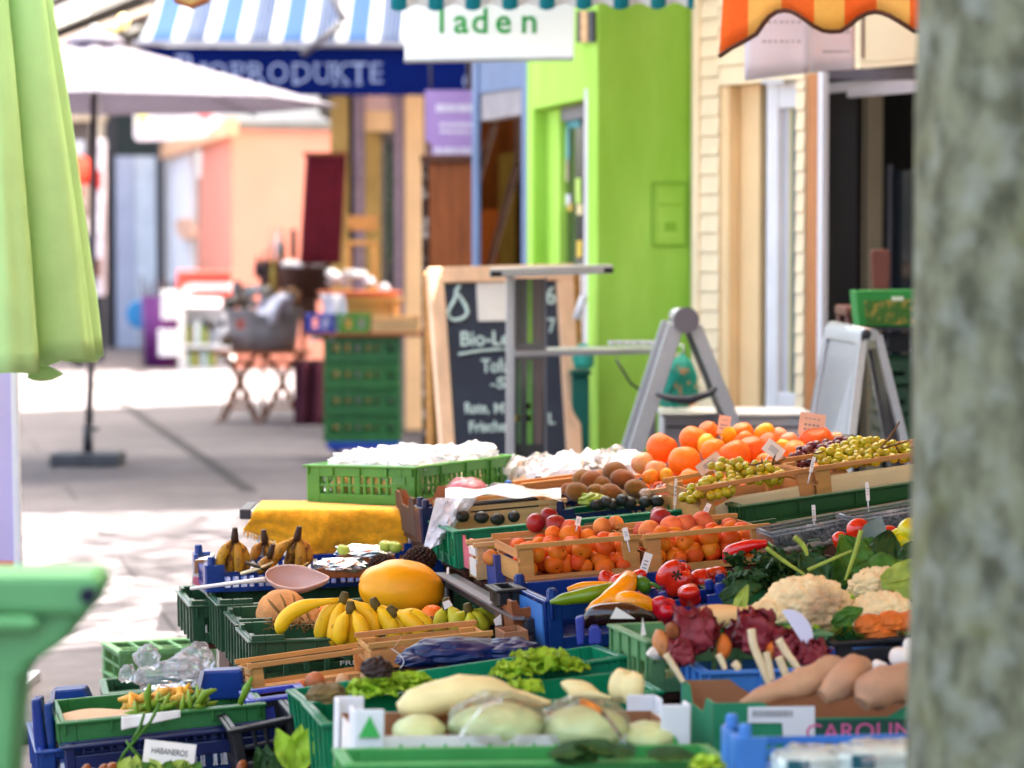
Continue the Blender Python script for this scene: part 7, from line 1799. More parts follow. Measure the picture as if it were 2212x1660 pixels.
    for i, (u, v, r, d) in enumerate(((1460, 1248, 40, 6.85), (1340, 1262, 26, 6.9), (1400, 1282, 22, 6.8), (1515, 1258, 30, 6.9), (1545, 1248, 28, 6.95), (1430, 1316, 30, 6.6), (1490, 1285, 26, 6.7), (1310, 1252, 20, 6.98), (1375, 1252, 24, 7.0))):
        o = roundpx('pepper', 'red_pepper', ('largest glossy red sweet pepper with its dark stem towards the viewer', 'red pepper behind the yellow pointed pepper', 'small red pepper beside the green pepper cap', 'red pepper right of the largest one', 'red pepper at the right end next to the kale', 'red pepper low in front, below the blue tray corner', 'red pepper just below the largest one', 'small red pepper at the left rear of the pepper crate', 'red pepper rear centre of the pepper crate')[i], 'pepper', u, v, r, d, 'pepper_red', 'red sweet peppers', rot(rnd.uniform(20, 80), rnd.uniform(-40, 40), rnd.uniform(0, 90)), fix=.03)
    b = MB(); o = P(1462, 1243, 6.79)
    for k in range(6):
        w = k * 1.05; b.add([o, o + V((.013 * math.cos(w), -.004, .012 * math.sin(w))), o + V((.013 * math.cos(w + .5), -.007, .012 * math.sin(w + .5)))], [(0, 1, 2)])
    b.tube([o, o + V((.002, -.018, .004))], .004, 7); solo('pepper_stem', 'dark withered stem stuck on the largest red pepper', 'stem', b, MATS['banana_brown'], solid=.002)
    capsule('yellow_pepper', 'long yellow orange pepper curving down to the left, topmost', 'pepper', [(1360, 1248, 6.7), (1350, 1268, 6.66), (1325, 1292, 6.62), (1290, 1308, 6.6), (1266, 1320, 6.6)], [18, 24, 24, 13, 3], 'pepper_yellow', 'yellow and green pointed peppers', 18)
    capsule('yellow_pepper', 'orange yellow pepper lying to the right below the curved one', 'pepper', [(1325, 1298, 6.62), (1360, 1300, 6.58), (1395, 1310, 6.6), (1412, 1320, 6.62)], [14, 24, 22, 8], 'pepper_yellow', 'yellow and green pointed peppers', 18)
    capsule('yellow_pepper', 'flat yellow pepper at the back behind the green pointed one', 'pepper', [(1226, 1276, 6.85), (1262, 1268, 6.85), (1320, 1264, 6.85)], [7, 11, 8], 'pepper_yellow', 'yellow and green pointed peppers', 14)
    capsule('green_pepper', 'long pointed green pepper reaching left over the blue crate', 'pepper', [(1188, 1302, 6.72), (1225, 1294, 6.72), (1280, 1284, 6.72), (1332, 1270, 6.74)], [4, 14, 18, 14], 'pepper_green', 'yellow and green pointed peppers', 16)
    capsule('green_pepper', 'round dark green pepper right of the curved yellow one', 'pepper', [(1380, 1250, 6.7), (1390, 1264, 6.68), (1396, 1278, 6.7)], [9, 17, 9], 'pepper_dark', 'yellow and green pointed peppers', 16, stem=[(1398, 1262, 6.68), (1412, 1262, 6.66), (1426, 1272, 6.66)])
    capsule('red_pointed_pepper', 'long pointed red pepper with a pale stalk lying on top of the kale', 'pepper', [(1568, 1212, 7.0), (1580, 1196, 6.98), (1612, 1182, 6.96), (1658, 1174, 6.95)], [8, 19, 15, 8], 'pepper_red', None, 16, stem=[(1658, 1174, 6.95), (1672, 1184, 6.93), (1690, 1196, 6.9)])
    capsule('aubergine', 'dark glossy aubergine hanging over the rim of the pepper crate', 'aubergine', [(1260, 1352, 6.55), (1290, 1330, 6.54), (1350, 1326, 6.52), (1395, 1332, 6.54), (1418, 1340, 6.56)], [8, 24, 25, 15, 6], 'eggplant', None, 18)
    for i, q in enumerate(([(1243, 1336), (1262, 1330), (1262, 1392), (1248, 1396)], [(1272, 1362), (1278, 1352), (1292, 1352), (1300, 1364), (1300, 1392), (1272, 1394)])):
        b = MB(); b.panel(front(6.5), q, -.02, .03); solo('crate_clip', ('tall violet blue plastic corner hook below the aubergine', 'short violet blue plastic corner hook right of the tall one')[i], 'hook', b, MATS['crate_violet'], bev=.005)
    b = MB(); b.panel(front(6.45), [(1318, 1337), (1331, 1312), (1372, 1337)], -.001, .002); solo('white_card', 'white triangular card corner on the aubergine', 'card', b, MATS['paper'])
    b = MB(); b.panel(front(6.1), [(1384, 1374), (1388, 1334), (1396, 1372)], -.001, .002); solo('white_spike', 'white pointed price spike standing on the pale green crate', 'spike', b, MATS['paper'])
    # ---------------------------------------------------------------- apricots, peaches
    ca = Crate((1117, 1188), (1382, 1165), 7.25, 12, .29, .088); cb_ = Crate((1393, 1166), (1660, 1141), 7.3, 12, .29, .088)
    for c, lab in ((ca, 'slatted wooden crate full of apricots, left of the two'), (cb_, 'slatted wooden crate full of apricots, right of the two')):
        support(c); wood_crate(c, lab, post=.036, board=.22, group='wooden apricot crates')
    b = MB(); b.panel(Plane3(ca.pt(0, 0, 0), ca.pt(1, 0, 0), ca.pt(0, 0, .1)), [(1124, 1256), (1308, 1238), (1308, 1272), (1124, 1292)], .002, .004)
    t = thing('carton_edge', 'brown printed carton rim with a dark bird drawing below the left apricot crate', 'box', P(1210, 1290, 7.2)); part(t, 'panel', b, MATS['carton'])
    pla = Plane3(ca.pt(0, 0, 0), ca.pt(1, 0, 0), ca.pt(0, 0, .1))
    strokes(t, 'drawing', pla, [[(1130, 1278), (1134, 1264), (1138, 1260)], [(1165, 1280), (1178, 1268), (1196, 1276)], [(1182, 1262), (1196, 1272), (1206, 1264), (1214, 1256)], [(1206, 1264), (1220, 1264), (1224, 1252)]], .0022, MATS['ink'], .009)
    gl = 'apricots in the left wooden crate'; gr = 'apricots in the right wooden crate'
    for p in heap(ca, .0235, 2, inset=.016, mound=False): fruit('crease', 'apricot', .0235, 'apricot', 'orange apricot heaped in the left slatted wooden crate', 'apricot', p, rrot(), gl, None, rnd.uniform(.92, 1.08))
    for x, y, r in ((1120, 765, 62), (1270, 705, 84), (1295, 795, 84), (1066, 905, 84), (1232, 930, 86), (1440, 822, 74), (1590, 815, 88), (1402, 950, 60), (1552, 960, 82), (1472, 890, 70), (1700, 945, 66), (1690, 800, 60), (1420, 705, 58), (1540, 735, 60), (1190, 850, 62), (1330, 870, 60), (1615, 900, 66), (1145, 690, 66)):
        u, v = UV3(x, y); roundpx('crease', 'apricot', 'orange apricot heaped in the left slatted wooden crate', 'apricot', u, v, r * .274, 7.30 + (1235 - v) * .0022, 'apricot', gl, rrot(), .0225)
    for p in heap(cb_, .0235, 2, inset=.016, mound=False): fruit('crease', 'apricot', .0235, 'apricot', 'orange apricot heaped in the right slatted wooden crate', 'apricot', p, rrot(), gr, None, rnd.uniform(.92, 1.08))
    for x, y, r in ((190, 900, 78), (255, 1010, 76), (430, 1028, 80), (578, 1018, 76), (560, 930, 72), (590, 868, 66), (690, 885, 58), (840, 925, 74), (722, 1000, 72), (335, 960, 60), (470, 925, 66), (668, 945, 60), (765, 950, 66), (335, 1090, 58), (130, 960, 70), (860, 985, 60)):
        u, v = UV4(x, y); roundpx('crease', 'apricot', 'orange apricot heaped in the right slatted wooden crate', 'apricot', u, v, r * .274, 7.34 + (1205 - v) * .0022, 'apricot', gr, rrot(), .0225)
    for i, (u, v, r, d, m) in enumerate(((1232, 1146, 24, 7.5, 'peach'), (1158, 1130, 22, 7.55, 'nectarine'), (1200, 1136, 25, 7.52, 'nectarine'), (1186, 1116, 20, 7.62, 'nectarine'), (1428, 1122, 24, 7.6, 'nectarine'), (1424, 1114, 20, 7.64, 'nectarine'), (1450, 1140, 26, 7.5, 'peach'), (1478, 1134, 26, 7.52, 'peach'), (1404, 1150, 26, 7.48, 'peach'), (1516, 1126, 22, 7.55, 'peach'), (1388, 1146, 20, 7.5, 'peach'), (1300, 1138, 20, 7.55, 'peach'), (1330, 1132, 18, 7.6, 'peach'), (1060, 1205, 18, 7.5, 'peach'))):
        roundpx('crease', 'nectarine' if m == 'nectarine' else 'peach', ('red peach just behind the left apricot heap', 'dark red nectarine, leftmost of the trio in the teal crate', 'dark red nectarine in front of the trio in the teal crate', 'dark red nectarine at the back of the trio', 'dark plum red nectarine in front of the rear pair behind the right apricots', 'dark plum red nectarine at the back of the rear pair', 'blush peach behind the right apricot crate, under the dark nectarines', 'blush peach right of the dark nectarines', 'blush peach left of the dark nectarines', 'blush peach at the right behind the slats', 'blush peach at the left corner of the right crate', 'blush peach behind the right end of the left crate', 'small blush peach against the teal crate', 'peach behind the wooden end of the left cartons')[i], 'peach' if m == 'peach' else 'nectarine', u, v, r, d, m, None, rrot(), .027)
    # teal crate and the carton trays behind the apricots
    ct3 = Crate((984, 1146), (1482, 1099), 7.78, 14, .30, .105); support(ct3); plastic_crate(ct3, 'long teal crate behind the apricots with nectarines at its rim', 'crate_teal', pitch=.04, bar=.02, top=.03)
    for i, (A, B, d, H, m, en, lab) in enumerate((((1020, 1166), (1330, 1138), 7.66, .085, 'carton_yellow', 'carton_pink', 'yellow carton tray with a pink end in front of the teal crate'), ((1068, 1200), (1330, 1172), 7.46, .085, 'carton_blue', 'carton_blue', 'slate blue carton tray just behind the left apricot crate'))):
        c = Crate(A, B, d, 13, .14, H); support(c); carton_tray(c, lab, m, 'carton', end=en, dip=.3, group='carton trays behind the apricots')
    c = Crate((1026, 1184), (1310, 1158), 7.56, 13, .09, .085); support(c); wood_crate(c, 'narrow pale wooden crate between the yellow and blue cartons', 'wood_pale', post=.03, board=.5, ends='carton_white')
    # ---------------------------------------------------------------- grapes
    c1 = Crate((1508, 1062), (1756, 1019), 7.75, 14, .3, .095); c2 = Crate((1762, 1018), (2080, 972), 7.82, 14, .3, .105)
    for c, lab in ((c1, 'pale wooden crate of green grapes lined with cream paper, left of the two'), (c2, 'pale wooden crate of green grapes lined with cream paper, right against the trunk')):
        support(c); t = wood_crate(c, lab, post=.036, board=.2, group='wooden grape crates')
        b = MB(); o = c.pt(0, 0, 0); b.grid(lambda i, j: o + c.ex * (c.L * (.04 + .92 * i)) + c.ey * (.010 + .004 * math.sin(7 * i)) + c.ez * (.004 + (c.H * (.78 if c is c2 else .62 - .3 * max(0, .28 - i) / .28)) * j), 24, 6); part(t, 'liner', b, mat('liner_cream', '#e6d2a4', .6, .04, 5, translucent=.25), solid=.001)
    def berries(pts, n, r, d0, dd):
        out = []; tries = 0
        while len(out) < n and tries < 6000:
            tries += 1
            cx, cy, rx, ry = rnd.choice(pts); w = rnd.uniform(0, 6.28); q = rnd.random() ** .5
            u, v = UV4(cx + rx * q * math.cos(w), cy + ry * q * math.sin(w)); d = d0 + dd * rnd.uniform(-1, 1) + (1030 - v) * .002
            p = P(u, v, d)
            if all((p - o).length > r * 1.5 for o in out): out.append(p)
        return out
    grape_bunch('green grape bunch at the left spilling over the wooden rim', berries([(690, 420, 130, 110), (830, 400, 110, 90), (560, 520, 70, 80), (960, 400, 90, 80), (680, 540, 80, 50), (1080, 450, 70, 60), (460, 560, 50, 60), (400, 610, 40, 34)], 98, .0118, 7.86, .035), 'grape_green', .0122, [[P(*UV4(880, 345), 7.72), P(*UV4(930, 350), 7.7), P(*UV4(985, 330), 7.72), P(*UV4(975, 290), 7.74)], [P(*UV4(1060, 350), 7.8), P(*UV4(1110, 325), 7.8), P(*UV4(1165, 296), 7.82)], [P(*UV4(1065, 345), 7.8), P(*UV4(1075, 300), 7.8), P(*UV4(1088, 272), 7.8)]], 'grape bunches')
    grape_bunch('green grape bunch at the right heaped high beside the trunk', berries([(1500, 290, 90, 70), (1620, 270, 110, 90), (1750, 230, 100, 90), (1860, 230, 100, 90), (1980, 250, 80, 70), (1760, 300, 150, 50), (2090, 250, 60, 60)], 98, .0122, 8.0, .035), 'grape_green', .0130, [[P(*UV4(1920, 215), 7.9), P(*UV4(1980, 140), 7.92), P(*UV4(2030, 70), 7.95), P(*UV4(2068, 10), 7.97)], [P(*UV4(1930, 220), 7.88), P(*UV4(2040, 190), 7.9), P(*UV4(2145, 155), 7.95)], [P(*UV4(2030, 190), 7.9), P(*UV4(2050, 225), 7.9), P(*UV4(2066, 250), 7.9)]], 'grape bunches')
    grape_bunch('dark red grape bunch behind the green ones in the grape crates', berries([(1200, 350, 90, 50), (1310, 290, 90, 80), (1420, 240, 80, 60), (1540, 195, 80, 40), (1640, 180, 70, 36), (1260, 390, 60, 30)], 70, .0115, 8.12, .05), 'grape_red', .0120, [[P(*UV4(1340, 250), 8.0), P(*UV4(1420, 260), 8.0), P(*UV4(1470, 240), 8.0)]], 'grape bunches')
    # ---------------------------------------------------------------- oranges and other round fruit
    co = Crate((1392, 1070), (1830, 1010), 8.05, 14, .42, .09); support(co); wood_crate(co, 'wide wooden crate carrying the orange heap', 'wood_pale', board=.9)
    go = 'oranges in the rear heap'
    for p in heap(co, .043, 1, inset=.02): fruit('round', 'orange', .043, 'orange', 'orange half buried in the lower layer of the rear heap', 'orange', p, None, 'oranges in the lower layer')
    OR = [(195, 215, 126, 'orange', 'orange', 'large orange standing highest at the left end of the heap'), (370, 325, 132, 'orange', 'orange', 'large orange low in front at the left of the heap'), (445, 150, 118, 'orange', 'orange', 'orange behind the two large left ones'), (560, 85, 84, 'orange', 'orange', 'pale topped orange at the back left of the heap'),
          (545, 190, 92, 'mango', 'mango', 'yellow mango between the left oranges'), (600, 240, 104, 'orange', 'orange', 'orange left of the largest front orange'), (715, 120, 86, 'mango', 'mango', 'yellow mango on top near the narrow price card'), (765, 275, 134, 'orange', 'orange', 'largest deep orange fruit in the middle of the heap front'),
          (830, 95, 88, 'orange', 'orange', 'orange at the top right of the narrow price card'), (900, 235, 124, 'orange', 'orange', 'deep orange fruit behind the tilted pale card'), (1000, 105, 98, 'mango', 'mango', 'yellow mango topmost in the middle of the heap'), (845, 160, 82, 'orange', 'orange', 'small orange above the largest front one'),
          (1045, 185, 94, 'orange', 'orange', 'pale topped orange behind the tilted card'), (1150, 205, 76, 'mango', 'mango', 'yellow orange fruit right of the tilted card'), (1250, 250, 100, 'orange', 'orange', 'orange left of the red grapes'), (1410, 165, 138, 'orange', 'orange', 'large orange at the right end above the red grapes'),
          (1195, 160, 74, 'pink_fruit', 'pomelo', 'pink blush fruit behind the big price card'), (1310, 290, 82, 'orange', 'orange', 'orange just behind the red grapes'), (425, 470, 98, 'orange', 'orange', 'orange at the bottom left above the green grapes'), (40, 335, 92, 'pink_fruit', 'pomelo', 'pink blush fruit at the far left of the heap'),
          (150, 395, 92, 'pink_fruit', 'pomelo', 'pink blush fruit below the first at the left'), (1575, 150, 66, 'pink_fruit', 'pomelo', 'pink blush fruit at the right end behind the grapes'), (230, 440, 70, 'mango', 'mango', 'yellow mango at the lower left next to the kiwis'), (300, 510, 64, 'pink_fruit', 'pomelo', 'pink blush fruit low at the left end by the grapes'),
          (100, 440, 66, 'orange', 'orange', 'orange brown fruit piece nearest the kiwis'), (1120, 110, 60, 'pink_fruit', 'pomelo', 'pink blush fruit at the back by the white counter'), (1690, 190, 60, 'pink_fruit', 'pomelo', 'pink blush fruit hidden behind the right grape bunch'), (560, 400, 90, 'orange', 'orange', 'orange peeping between the pink card and the grapes'), (1010, 330, 80, 'orange', 'orange', 'orange behind the stems of the left grapes')]
    for x, y, r, m, nm, lab in OR:
        u, v = UV4(x, y); d = 8.62 - (v - 930) * .0045
        roundpx('round' if m != 'mango' else 'oval', nm, lab, nm, u, v, r * .274, d, m, None, rrot() if m == 'mango' else rot(rnd.uniform(-40, 40), rnd.uniform(-40, 40), 0), .042)
    b = MB(); b.blob(P(1826, 955, 8.4), .035, .03, .022, 16, 10); b.tube([P(1826, 948, 8.4), P(1840, 940, 8.4), P(1848, 944, 8.4)], .003, 5); solo('dark_fig', 'dark round fruit with a stalk behind the right grapes', 'fruit', b, mat('fig', '#2f2a2c', .5, .2, 10))
    # ---------------------------------------------------------------- kiwis and avocados
    ck = Crate((1205, 1103), (1470, 1068), 8.0, 14, .34, .06); support(ck); blue_tray(ck, 'navy lattice tray of kiwis and dark avocados', 'crate_navy')
    gk = 'kiwis in the heap'
    for i, (x, y, rx) in enumerate(((1455, 275, 104), (1385, 255, 90), (1635, 205, 108), (1695, 262, 104), (1340, 365, 100), (1600, 372, 98), (1800, 335, 98), (1270, 345, 66), (1530, 300, 80), (1480, 360, 80))):
        u, v = UV3(x, y); roundpx('oval', 'kiwi', ('big kiwi in front on the left of the heap top', 'kiwi peeping behind the left front one', 'topmost kiwi of the heap', 'kiwi in front just below the topmost', 'kiwi lying at the bottom left front', 'kiwi lying at the bottom centre', 'kiwi at the bottom right of the heap', 'kiwi at the far left end of the heap', 'kiwi deep in the gap of the heap', 'kiwi in the shaded middle row')[i], 'kiwi', u, v, rx * .274, 8.28 - (v - 1000) * .003, 'kiwi', gk, rot(rnd.uniform(-12, 12), rnd.uniform(-10, 18), rnd.uniform(-30, 30)), .027)
    for i, (x, y) in enumerate(((1490, 462), (1615, 460), (1745, 446), (1872, 440), (1962, 436), (1560, 440), (1690, 425))):
        u, v = UV3(x, y); roundpx('oval', 'avocado', 'small dark avocado lying in the row before the kiwis', 'avocado', u, v, 17, 8.02, 'avocado', 'avocados before the kiwis', rot(0, 0, rnd.uniform(0, 180)), .021)
    b = MB(); crumple(b, P(1280, 1082, 8.04), .04, .03, .022, 30, .3, 16, 10, 2.); solo('herb_pack', 'green herb pack in clear film at the left front of the kiwis', 'pack', b, mat('herb_green', '#8a9a2c', .4, .3, 16))
    b = MB(); crumple(b, P(1440, 1062, 8.1), .035, .03, .022, 31, .45, 16, 10, 2.4); crumple(b, P(1395, 1066, 8.05), .02, .02, .014, 33, .2, 12, 8, 2.4); solo('film_scrap', 'crumpled clear film at the right end of the avocado row', 'film', b, MATS['film'])
    # ---------------------------------------------------------------- bagged goods between the teal crate and the yellow cloth
    cw2 = Crate((978, 1108), (1222, 1086), 7.98, 12, .26, .05); support(cw2); wood_crate(cw2, 'low wooden crate with thick corner blocks and dark packs beside the white bag', 'wood_pale', post=.036, board=.9)
    b = MB(); b.box(P(1090, 1094, 8.05), .18, .06, .035, cw2.X); solo('dark_pack', 'dark brown lettered pack lying in the low wooden crate', 'pack', b, mat('pack_dark', '#2e2824', .5, .3, 30), bev=.004)
    for i, (u, v) in enumerate(((1040, 1118), (1075, 1122), (1000, 1116), (1110, 1116))): roundpx('oval', 'avocado', 'dark avocado in the low wooden crate below the white bag', 'avocado', u, v, 17, 7.92, 'avocado', 'avocados in the low wooden crate', rot(0, 0, 30 * i), .021)
    t = thing('white_bag', 'large thin white plastic bag hanging down left of the teal crate', 'bag', P(935, 1150, 7.9)); b = MB()
    def bag(i, j):
        u = 912 + 88 * i + (30 * (1 - j) if i < .5 else 30 * (1 - j)) - 18 * j * i; v = 1076 + 118 * j - 28 * i * j * 1.2
        return P(u, v, 7.9 + .05 * math.sin(6 * i + 2 * j) + .03 * noise.noise(V((i * 6, j * 6, 2))) + .1 * i)
    b.grid(bag, 16, 16, smooth=False); part(t, 'bag', b, MATS['film_white'], solid=.001)
    b = MB(); b.grid(lambda i, j: P(962 + 250 * i, 1082 - 22 * j - 10 * math.sin(3.1 * i) + 5 * math.sin(13 * i + 4 * j), 7.98 + .2 * j + .02 * math.sin(9 * i)), 26, 8, smooth=False); part(t, 'flap', b, MATS['film_white'], solid=.001)
    b = MB(); b.blob(P(1010, 1058, 8.3), PX(42, 8.3), .05, PX(22, 8.3), 28, 16, None, lambda q: 1 + .12 * noise.noise(q * 4)); t = thing('pink_pack', 'pink and red fruit pack in clear film behind the white bag', 'pack', P(1010, 1070, 8.3)); part(t, 'fruit', b, MATS['pink_net'])
    b = MB(); crumple(b, P(1008, 1055, 8.28), PX(44, 8.3), .052, PX(25, 8.3), 70, .2, 20, 12, 3.); part(t, 'film', b, MATS['film_thin'])
    b = MB(); crumple(b, P(1075, 1056, 8.35), PX(22, 8.3), .03, PX(13, 8.3), 71, .4, 14, 10, 2.4); solo('film_ball', 'grey crumpled film ball right of the pink pack', 'film', b, MATS['film'])
    for i, (u, v, h) in enumerate(((1098, 1052, 26), (1126, 1060, 16))):
        b = MB(); b.prect(front(8.4), u - 7, v - h / 2, u + 7, v + h / 2, -.01, .02); solo('blue_clip', ('small light blue clip standing between film ball and wooden strip', 'small pale clip right of the light blue one')[i], 'clip', b, MATS['crate_sky' if i == 0 else 'paper'], bev=.003)
    c = Crate((892, 1078), (1010, 1066), 8.25, 12, .3, .11); support(c); carton_tray(c, 'dark carton tray under the pink pack behind the white bag', 'carton_dark', 'carton', dip=.3)
    c = Crate((912, 1098), (1000, 1090), 8.1, 12, .1, .10); support(c); blue_tray(c, 'narrow navy tray standing between white bag and dark carton', 'crate_navy')
    c = Crate((1130, 1054), (1330, 1030), 8.5, 16, .1, .03); support(c); wood_crate(c, 'flat wooden strip box between nut bags and kiwis', board=.9)
    # dark green crates and clear punnets under the grapes
    cgr = Crate((1612, 1130), (2090, 1056), 7.55, 14, .2, .10); support(cgr); plastic_crate(cgr, 'deep green notched crate in front of the grape crates', mat('crate_deep', '#1f4a1e', .4, .12, 10), notch=.01, pitch=.2, bar=.15)
    cgr2 = Crate((1600, 1092), (2090, 1024), 7.68, 14, .12, .07); support(cgr2); plastic_crate(cgr2, 'deep green crate wedged directly below the grape crates', MATS['crate_deep'], pitch=.2, bar=.15)
    for i, (A, B) in enumerate((((1668, 1152), (1836, 1119)), ((1842, 1119), (2010, 1090)))):
        c = Crate(A, B, 7.15, 14, .12, .055); support(c); t = c.thing('clear_punnet', ('clear plastic punnet of dark berries, left of the two above the kale', 'clear plastic punnet of dark berries, right of the two by the trunk')[i], 'punnet', 'clear berry punnets')
        b = MB(); o = c.pt(0, 0, 0)
        for (x0, x1, y0, y1) in ((0, c.L, 0, .001), (0, c.L, c.W - .001, c.W), (0, .001, .0012, c.W - .0012), (c.L - .001, c.L, .0012, c.W - .0012)): c.box(b, x0, x1, y0, y1, .001, c.H)
        part(t, 'tub', b, MATS['film_thin'])
        b = MB()
        for q in ([(0, 0, c.H), (c.L, 0, c.H), (c.L, c.W, c.H), (0, c.W, c.H), (0, 0, c.H)],): b.tube([o + c.ex * x + c.ey * y + c.ez * z for x, y, z in q], .004, 6); b.tube([o + c.ex * x + c.ey * y + c.ez * (z - .009) for x, y, z in q], .003, 6)
        part(t, 'rim', b, MATS['film'])
        b = MB()
        for k in range(130):
            p = c.pt(rnd.uniform(.06, .94), rnd.uniform(.1, .9), .012 + rnd.uniform(0, .028)); b.blob(p, .0085, .0085, .0085, 8, 6)
        part(t, 'berries', b, mat('berry_dark', '#1f1a22', .5, .3, 30))
    # ---------------------------------------------------------------- steel rails of the stand and boxes under the apricots
    t = thing('steel_rail', 'dark steel stand rail sloping down under the carton trays', 'rail', P(1050, 1290, 7.2)); a, e = P(962, 1240, 7.72), P(1136, 1338, 6.85)
    b = MB(); b.obox(a, e - a, V((.03, .012, 0)), V((0, 0, -.035))); part(t, 'bar', b, MATS['steel_dark'], bev=.003)
    b = MB(); b.obox(a + V((-.03, 0, .004)), e - a, V((.028, .0, 0)), V((0, 0, -.006))); part(t, 'flange', b, MATS['alu_dark'])
    for q in (a, e): b = MB(); b.tube([V((q.x + .01, q.y, q.z - .036)), V((q.x + .01, q.y, 0))], .012, 8); part(t, 'leg', b, MATS['steel_dark'])
    c = Crate((1078, 1274), (1128, 1270), 6.98, 12, .12, .042); support(c); plastic_crate(c, 'small black tray end below the bird carton', 'crate_black', pitch=.2, bar=.1, ribs=False)
    c = Crate((1104, 1300), (1165, 1290), 6.88, 12, .2, .10); support(c); carton_tray(c, 'brown carton box standing between steel rail and blue pepper crate', 'wood_brown', 'carton_dark', dip=.2)
    c = Crate((1088, 1368), (1140, 1362), 6.75, 12, .1, .04); support(c); carton_tray(c, 'small brown carton at the foot of the brown box', 'carton', 'carton', dip=0)
    for i, q in enumerate(([(1066, 1340), (1082, 1326), (1084, 1350), (1070, 1352)], [(1106, 1366), (1118, 1356), (1118, 1372), (1108, 1374)], [(956, 1302), (970, 1296), (978, 1308), (960, 1318)], [(965, 1226), (970, 1226), (970, 1240), (964, 1240)])):
        b = MB(); b.panel(front(7.0 + .15 * (i > 1)), q, -.001, .002); solo('white_label', ('white paper scrap right of the greenish bananas', 'white paper scrap on the small brown carton', 'pale card leaning beside the canary melon', 'tiny white tag at the lower corner of the teal crate')[i], 'label', b, MATS['paper'])
    # ---------------------------------------------------------------- price tags
    T = [(1249, 1126, 11, 20, 7.45, 'paper', 12, 'small white tag above the left apricots'), (1352, 1154, 12, 28, 7.28, 'paper', -12, 'small white tag at the right post of the left apricot crate'), (1394, 1220, 18, 52, 7.18, 'paper', 18, 'tall white curved tag between the apricot crates'),
         (1526, 1102, 11, 30, 7.6, 'paper', 25, 'white tag on the left post of the grape crate'), (1459, 1062, 6, 56, 7.95, 'paper', 3, 'narrow white tag at the right end of the kiwi tray'), (1755, 1004, 8, 34, 7.72, 'paper', 14, 'narrow white tag between the two grape crates'), (1874, 1062, 8, 40, 7.5, 'paper', -3, 'narrow striped tag on the deep green crate, right one'),
         (1758, 1109, 8, 36, 7.48, 'paper', -3, 'narrow striped tag on the deep green crate, left one'), (1532, 1002, 58, 26, 8.0, 'paper_peach', -36, 'pinkish tilted card among the front oranges'), (1671, 972, 44, 30, 8.05, 'paper', 38, 'pale tilted card right of the largest orange'), (1564, 918, 26, 40, 8.55, 'paper_peach', 10, 'narrow upright price card above the orange heap, left one'),
         (1754, 918, 56, 50, 8.5, 'paper_peach', 8, 'large upright price card above the orange heap, right one')]
    for u, v, w, h, d, m, tl, lab in T:
        t = tag_card(lab, u, v, w, h, d, m, tl, 6, pole=.03 if h > 26 else .015, group='price tags')
        o = P(u, v, d); X = rot(0, tl, 0) @ rot(-6, 0, 0); b = MB(); ww, hh = PX(w, d), PX(h, d)
        if h >= 40 and w > 20:
            for k, s in enumerate((.25, -.02, -.22)):
                for j in range(4): b.box(o + X @ V((ww * (-.25 + .16 * j), -.0014, hh * s)), ww * .10, .0008, hh * (.04 if k == 0 else .08), X)
        else:
            for s in (.15, 0, -.15): b.box(o + X @ V((0, -.0014, hh * s)), ww * .5, .0008, hh * .05, X)
        part(t, 'writing', b, MATS['ink_soft'])
    # ---------------------------------------------------------------- unseen market parasol added to shade the stall and warm its light
    t = thing('shade_parasol', 'square cream parasol added above the view to shade the fruit stall', 'parasol', (1.45, 6.6, 0))
    cx, cy, hw, hz = .55, 6.75, 1.85, 2.32
    b = MB(); ap = V((cx, cy, 2.95)); q = [V((cx - hw, cy - hw, hz)), V((cx + hw, cy - hw, hz)), V((cx + hw, cy + hw, hz)), V((cx - hw, cy + hw, hz))]
    for i in range(4): b.add([q[i], q[(i + 1) % 4], ap], [(0, 1, 2)])
    part(t, 'canopy', b, mat('shade_canopy', '#e8b878', .8, .03, 8, translucent=.4), solid=.004)
    for i in range(4): b = MB(); b.tube([q[i] - V((0, 0, .02)), ap - V((0, 0, .03))], .012, 6); part(t, 'rib', b, MATS['alu'])
    b = MB(); b.tube([V((1.75, 6.6, 0)), V((1.75, 6.6, 3.2)), V((cx, cy, 3.25)), ap], .03, 8); part(t, 'pole', b, MATS['alu_dark'])
    b = MB(); b.bb(1.5, 2.0, 6.35, 6.85, .001, .08); part(t, 'base', b, mat('slab_dark', '#4a4b50'))
    # ---------------------------------------------------------------- stand beneath everything
    t = thing('display_stand', 'dark wooden stepped stand carrying the crates of the stall', 'stand', (0, 6.5, 0))
    for c in SUP:
        o = c.loc - c.ez * .003
        if o.z < .06: continue
        b = MB(); b.obox(o - c.ex * c.L * .47 - c.ey * c.W * .46 - c.ez * .014, c.ex * c.L * .94, c.ey * c.W * .92, c.ez * .013); part(t, 'shelf_board', b, MATS['wood_dark'])
        b = MB(); p = o - c.ez * .015; ex = V((c.ex.x, c.ex.y, 0)) * c.L * .7; ey = V((c.ey.x, c.ey.y, 0)) * c.W * .7
        b.obox(V((p.x, p.y, 0)) - ex / 2 - ey / 2, ex, ey, V((0, 0, max(.02, p.z - abs(c.ex.z) * c.L * .36 - abs(c.ey.z) * c.W * .36)))); part(t, 'pedestal', b, MATS['wood_dark'])
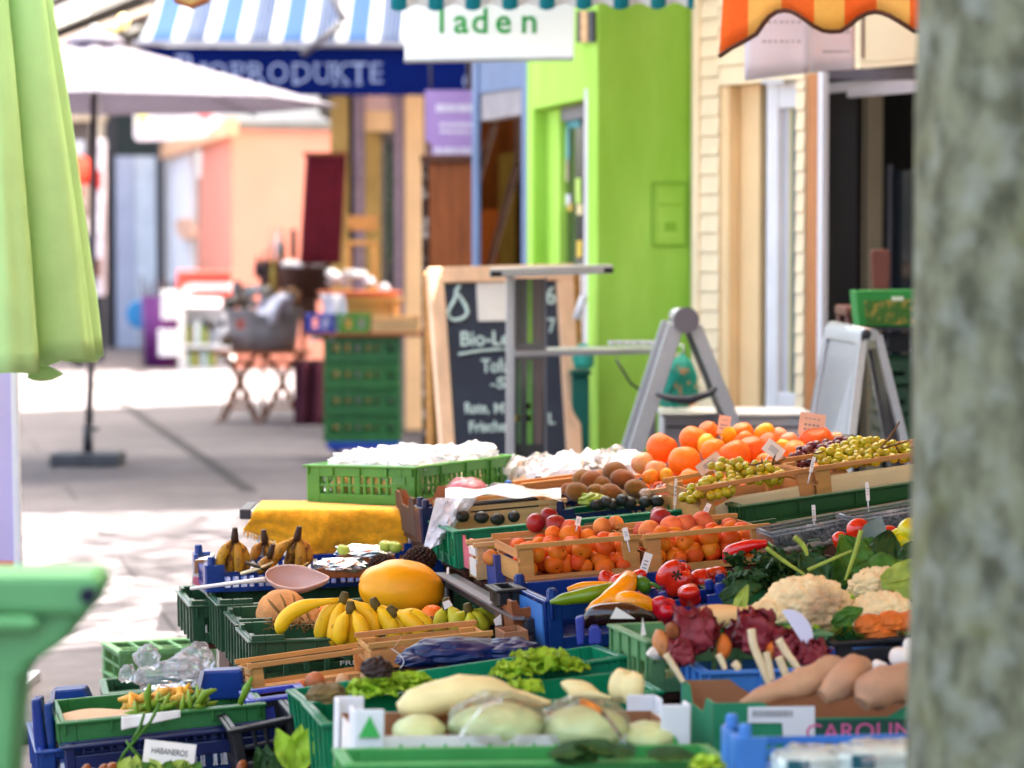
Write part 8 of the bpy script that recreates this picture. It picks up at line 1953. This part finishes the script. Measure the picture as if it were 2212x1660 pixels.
# ================================================================ camera, light, render settings
SUN_AZ, SUN_EL, SUN_W, SKY_W, EXPO = (.75, .66), 66, 4.5, .15, 3.65
def build_light():
    cam = bpy.data.cameras.new('camera'); o = bpy.data.objects.new('camera', cam); COL.objects.link(o)
    o.location = (0, 0, CAMZ); o.rotation_euler = (R(90) - TH, 0, 0)
    cam.sensor_width = 36; cam.lens = 36 * FP / 2212; cam.clip_start = .1; cam.clip_end = 500
    cam.dof.use_dof = True; cam.dof.focus_distance = 7.35; cam.dof.aperture_fstop = 3.2
    S.camera = o
    a = V((SUN_AZ[0], SUN_AZ[1], 0)).normalized() * math.cos(R(SUN_EL)); a.z = math.sin(R(SUN_EL))
    l = bpy.data.lights.new('sun', 'SUN'); l.energy = SUN_W; l.angle = R(.5); l.color = (1, .94, .84)
    s = bpy.data.objects.new('sun', l); COL.objects.link(s); s.rotation_euler = a.to_track_quat('Z', 'Y').to_euler()
    w = bpy.data.worlds.new('World'); S.world = w; w.use_nodes = True
    nt = w.node_tree; bg = nt.nodes['Background']; sk = nt.nodes.new('ShaderNodeTexSky'); sk.sky_type = 'NISHITA'
    sk.sun_disc = False; sk.sun_elevation = R(SUN_EL); sk.sun_rotation = math.atan2(SUN_AZ[0], SUN_AZ[1]); sk.air_density = .45; sk.dust_density = 7.0; sk.ozone_density = 1.0
    wm = nt.nodes.new('ShaderNodeMixRGB'); wm.blend_type = 'MULTIPLY'; wm.inputs[0].default_value = 1; wm.inputs[2].default_value = (.96, .985, .86, 1)
    nt.links.new(sk.outputs[0], wm.inputs[1]); nt.links.new(wm.outputs[0], bg.inputs[0]); bg.inputs[1].default_value = SKY_W
    S.view_settings.view_transform = 'Standard'; S.view_settings.look = 'None'; S.view_settings.gamma = 1; S.view_settings.use_curve_mapping = False
    S.view_settings.exposure = EXPO
    S.render.engine = 'CYCLES'; S.cycles.use_denoising = True; S.cycles.max_bounces = 8; S.cycles.transparent_max_bounces = 12
    S.cycles.sample_clamp_indirect = 8

build_mats()
build_setting()
build_middle()
build_stall()
build_light()
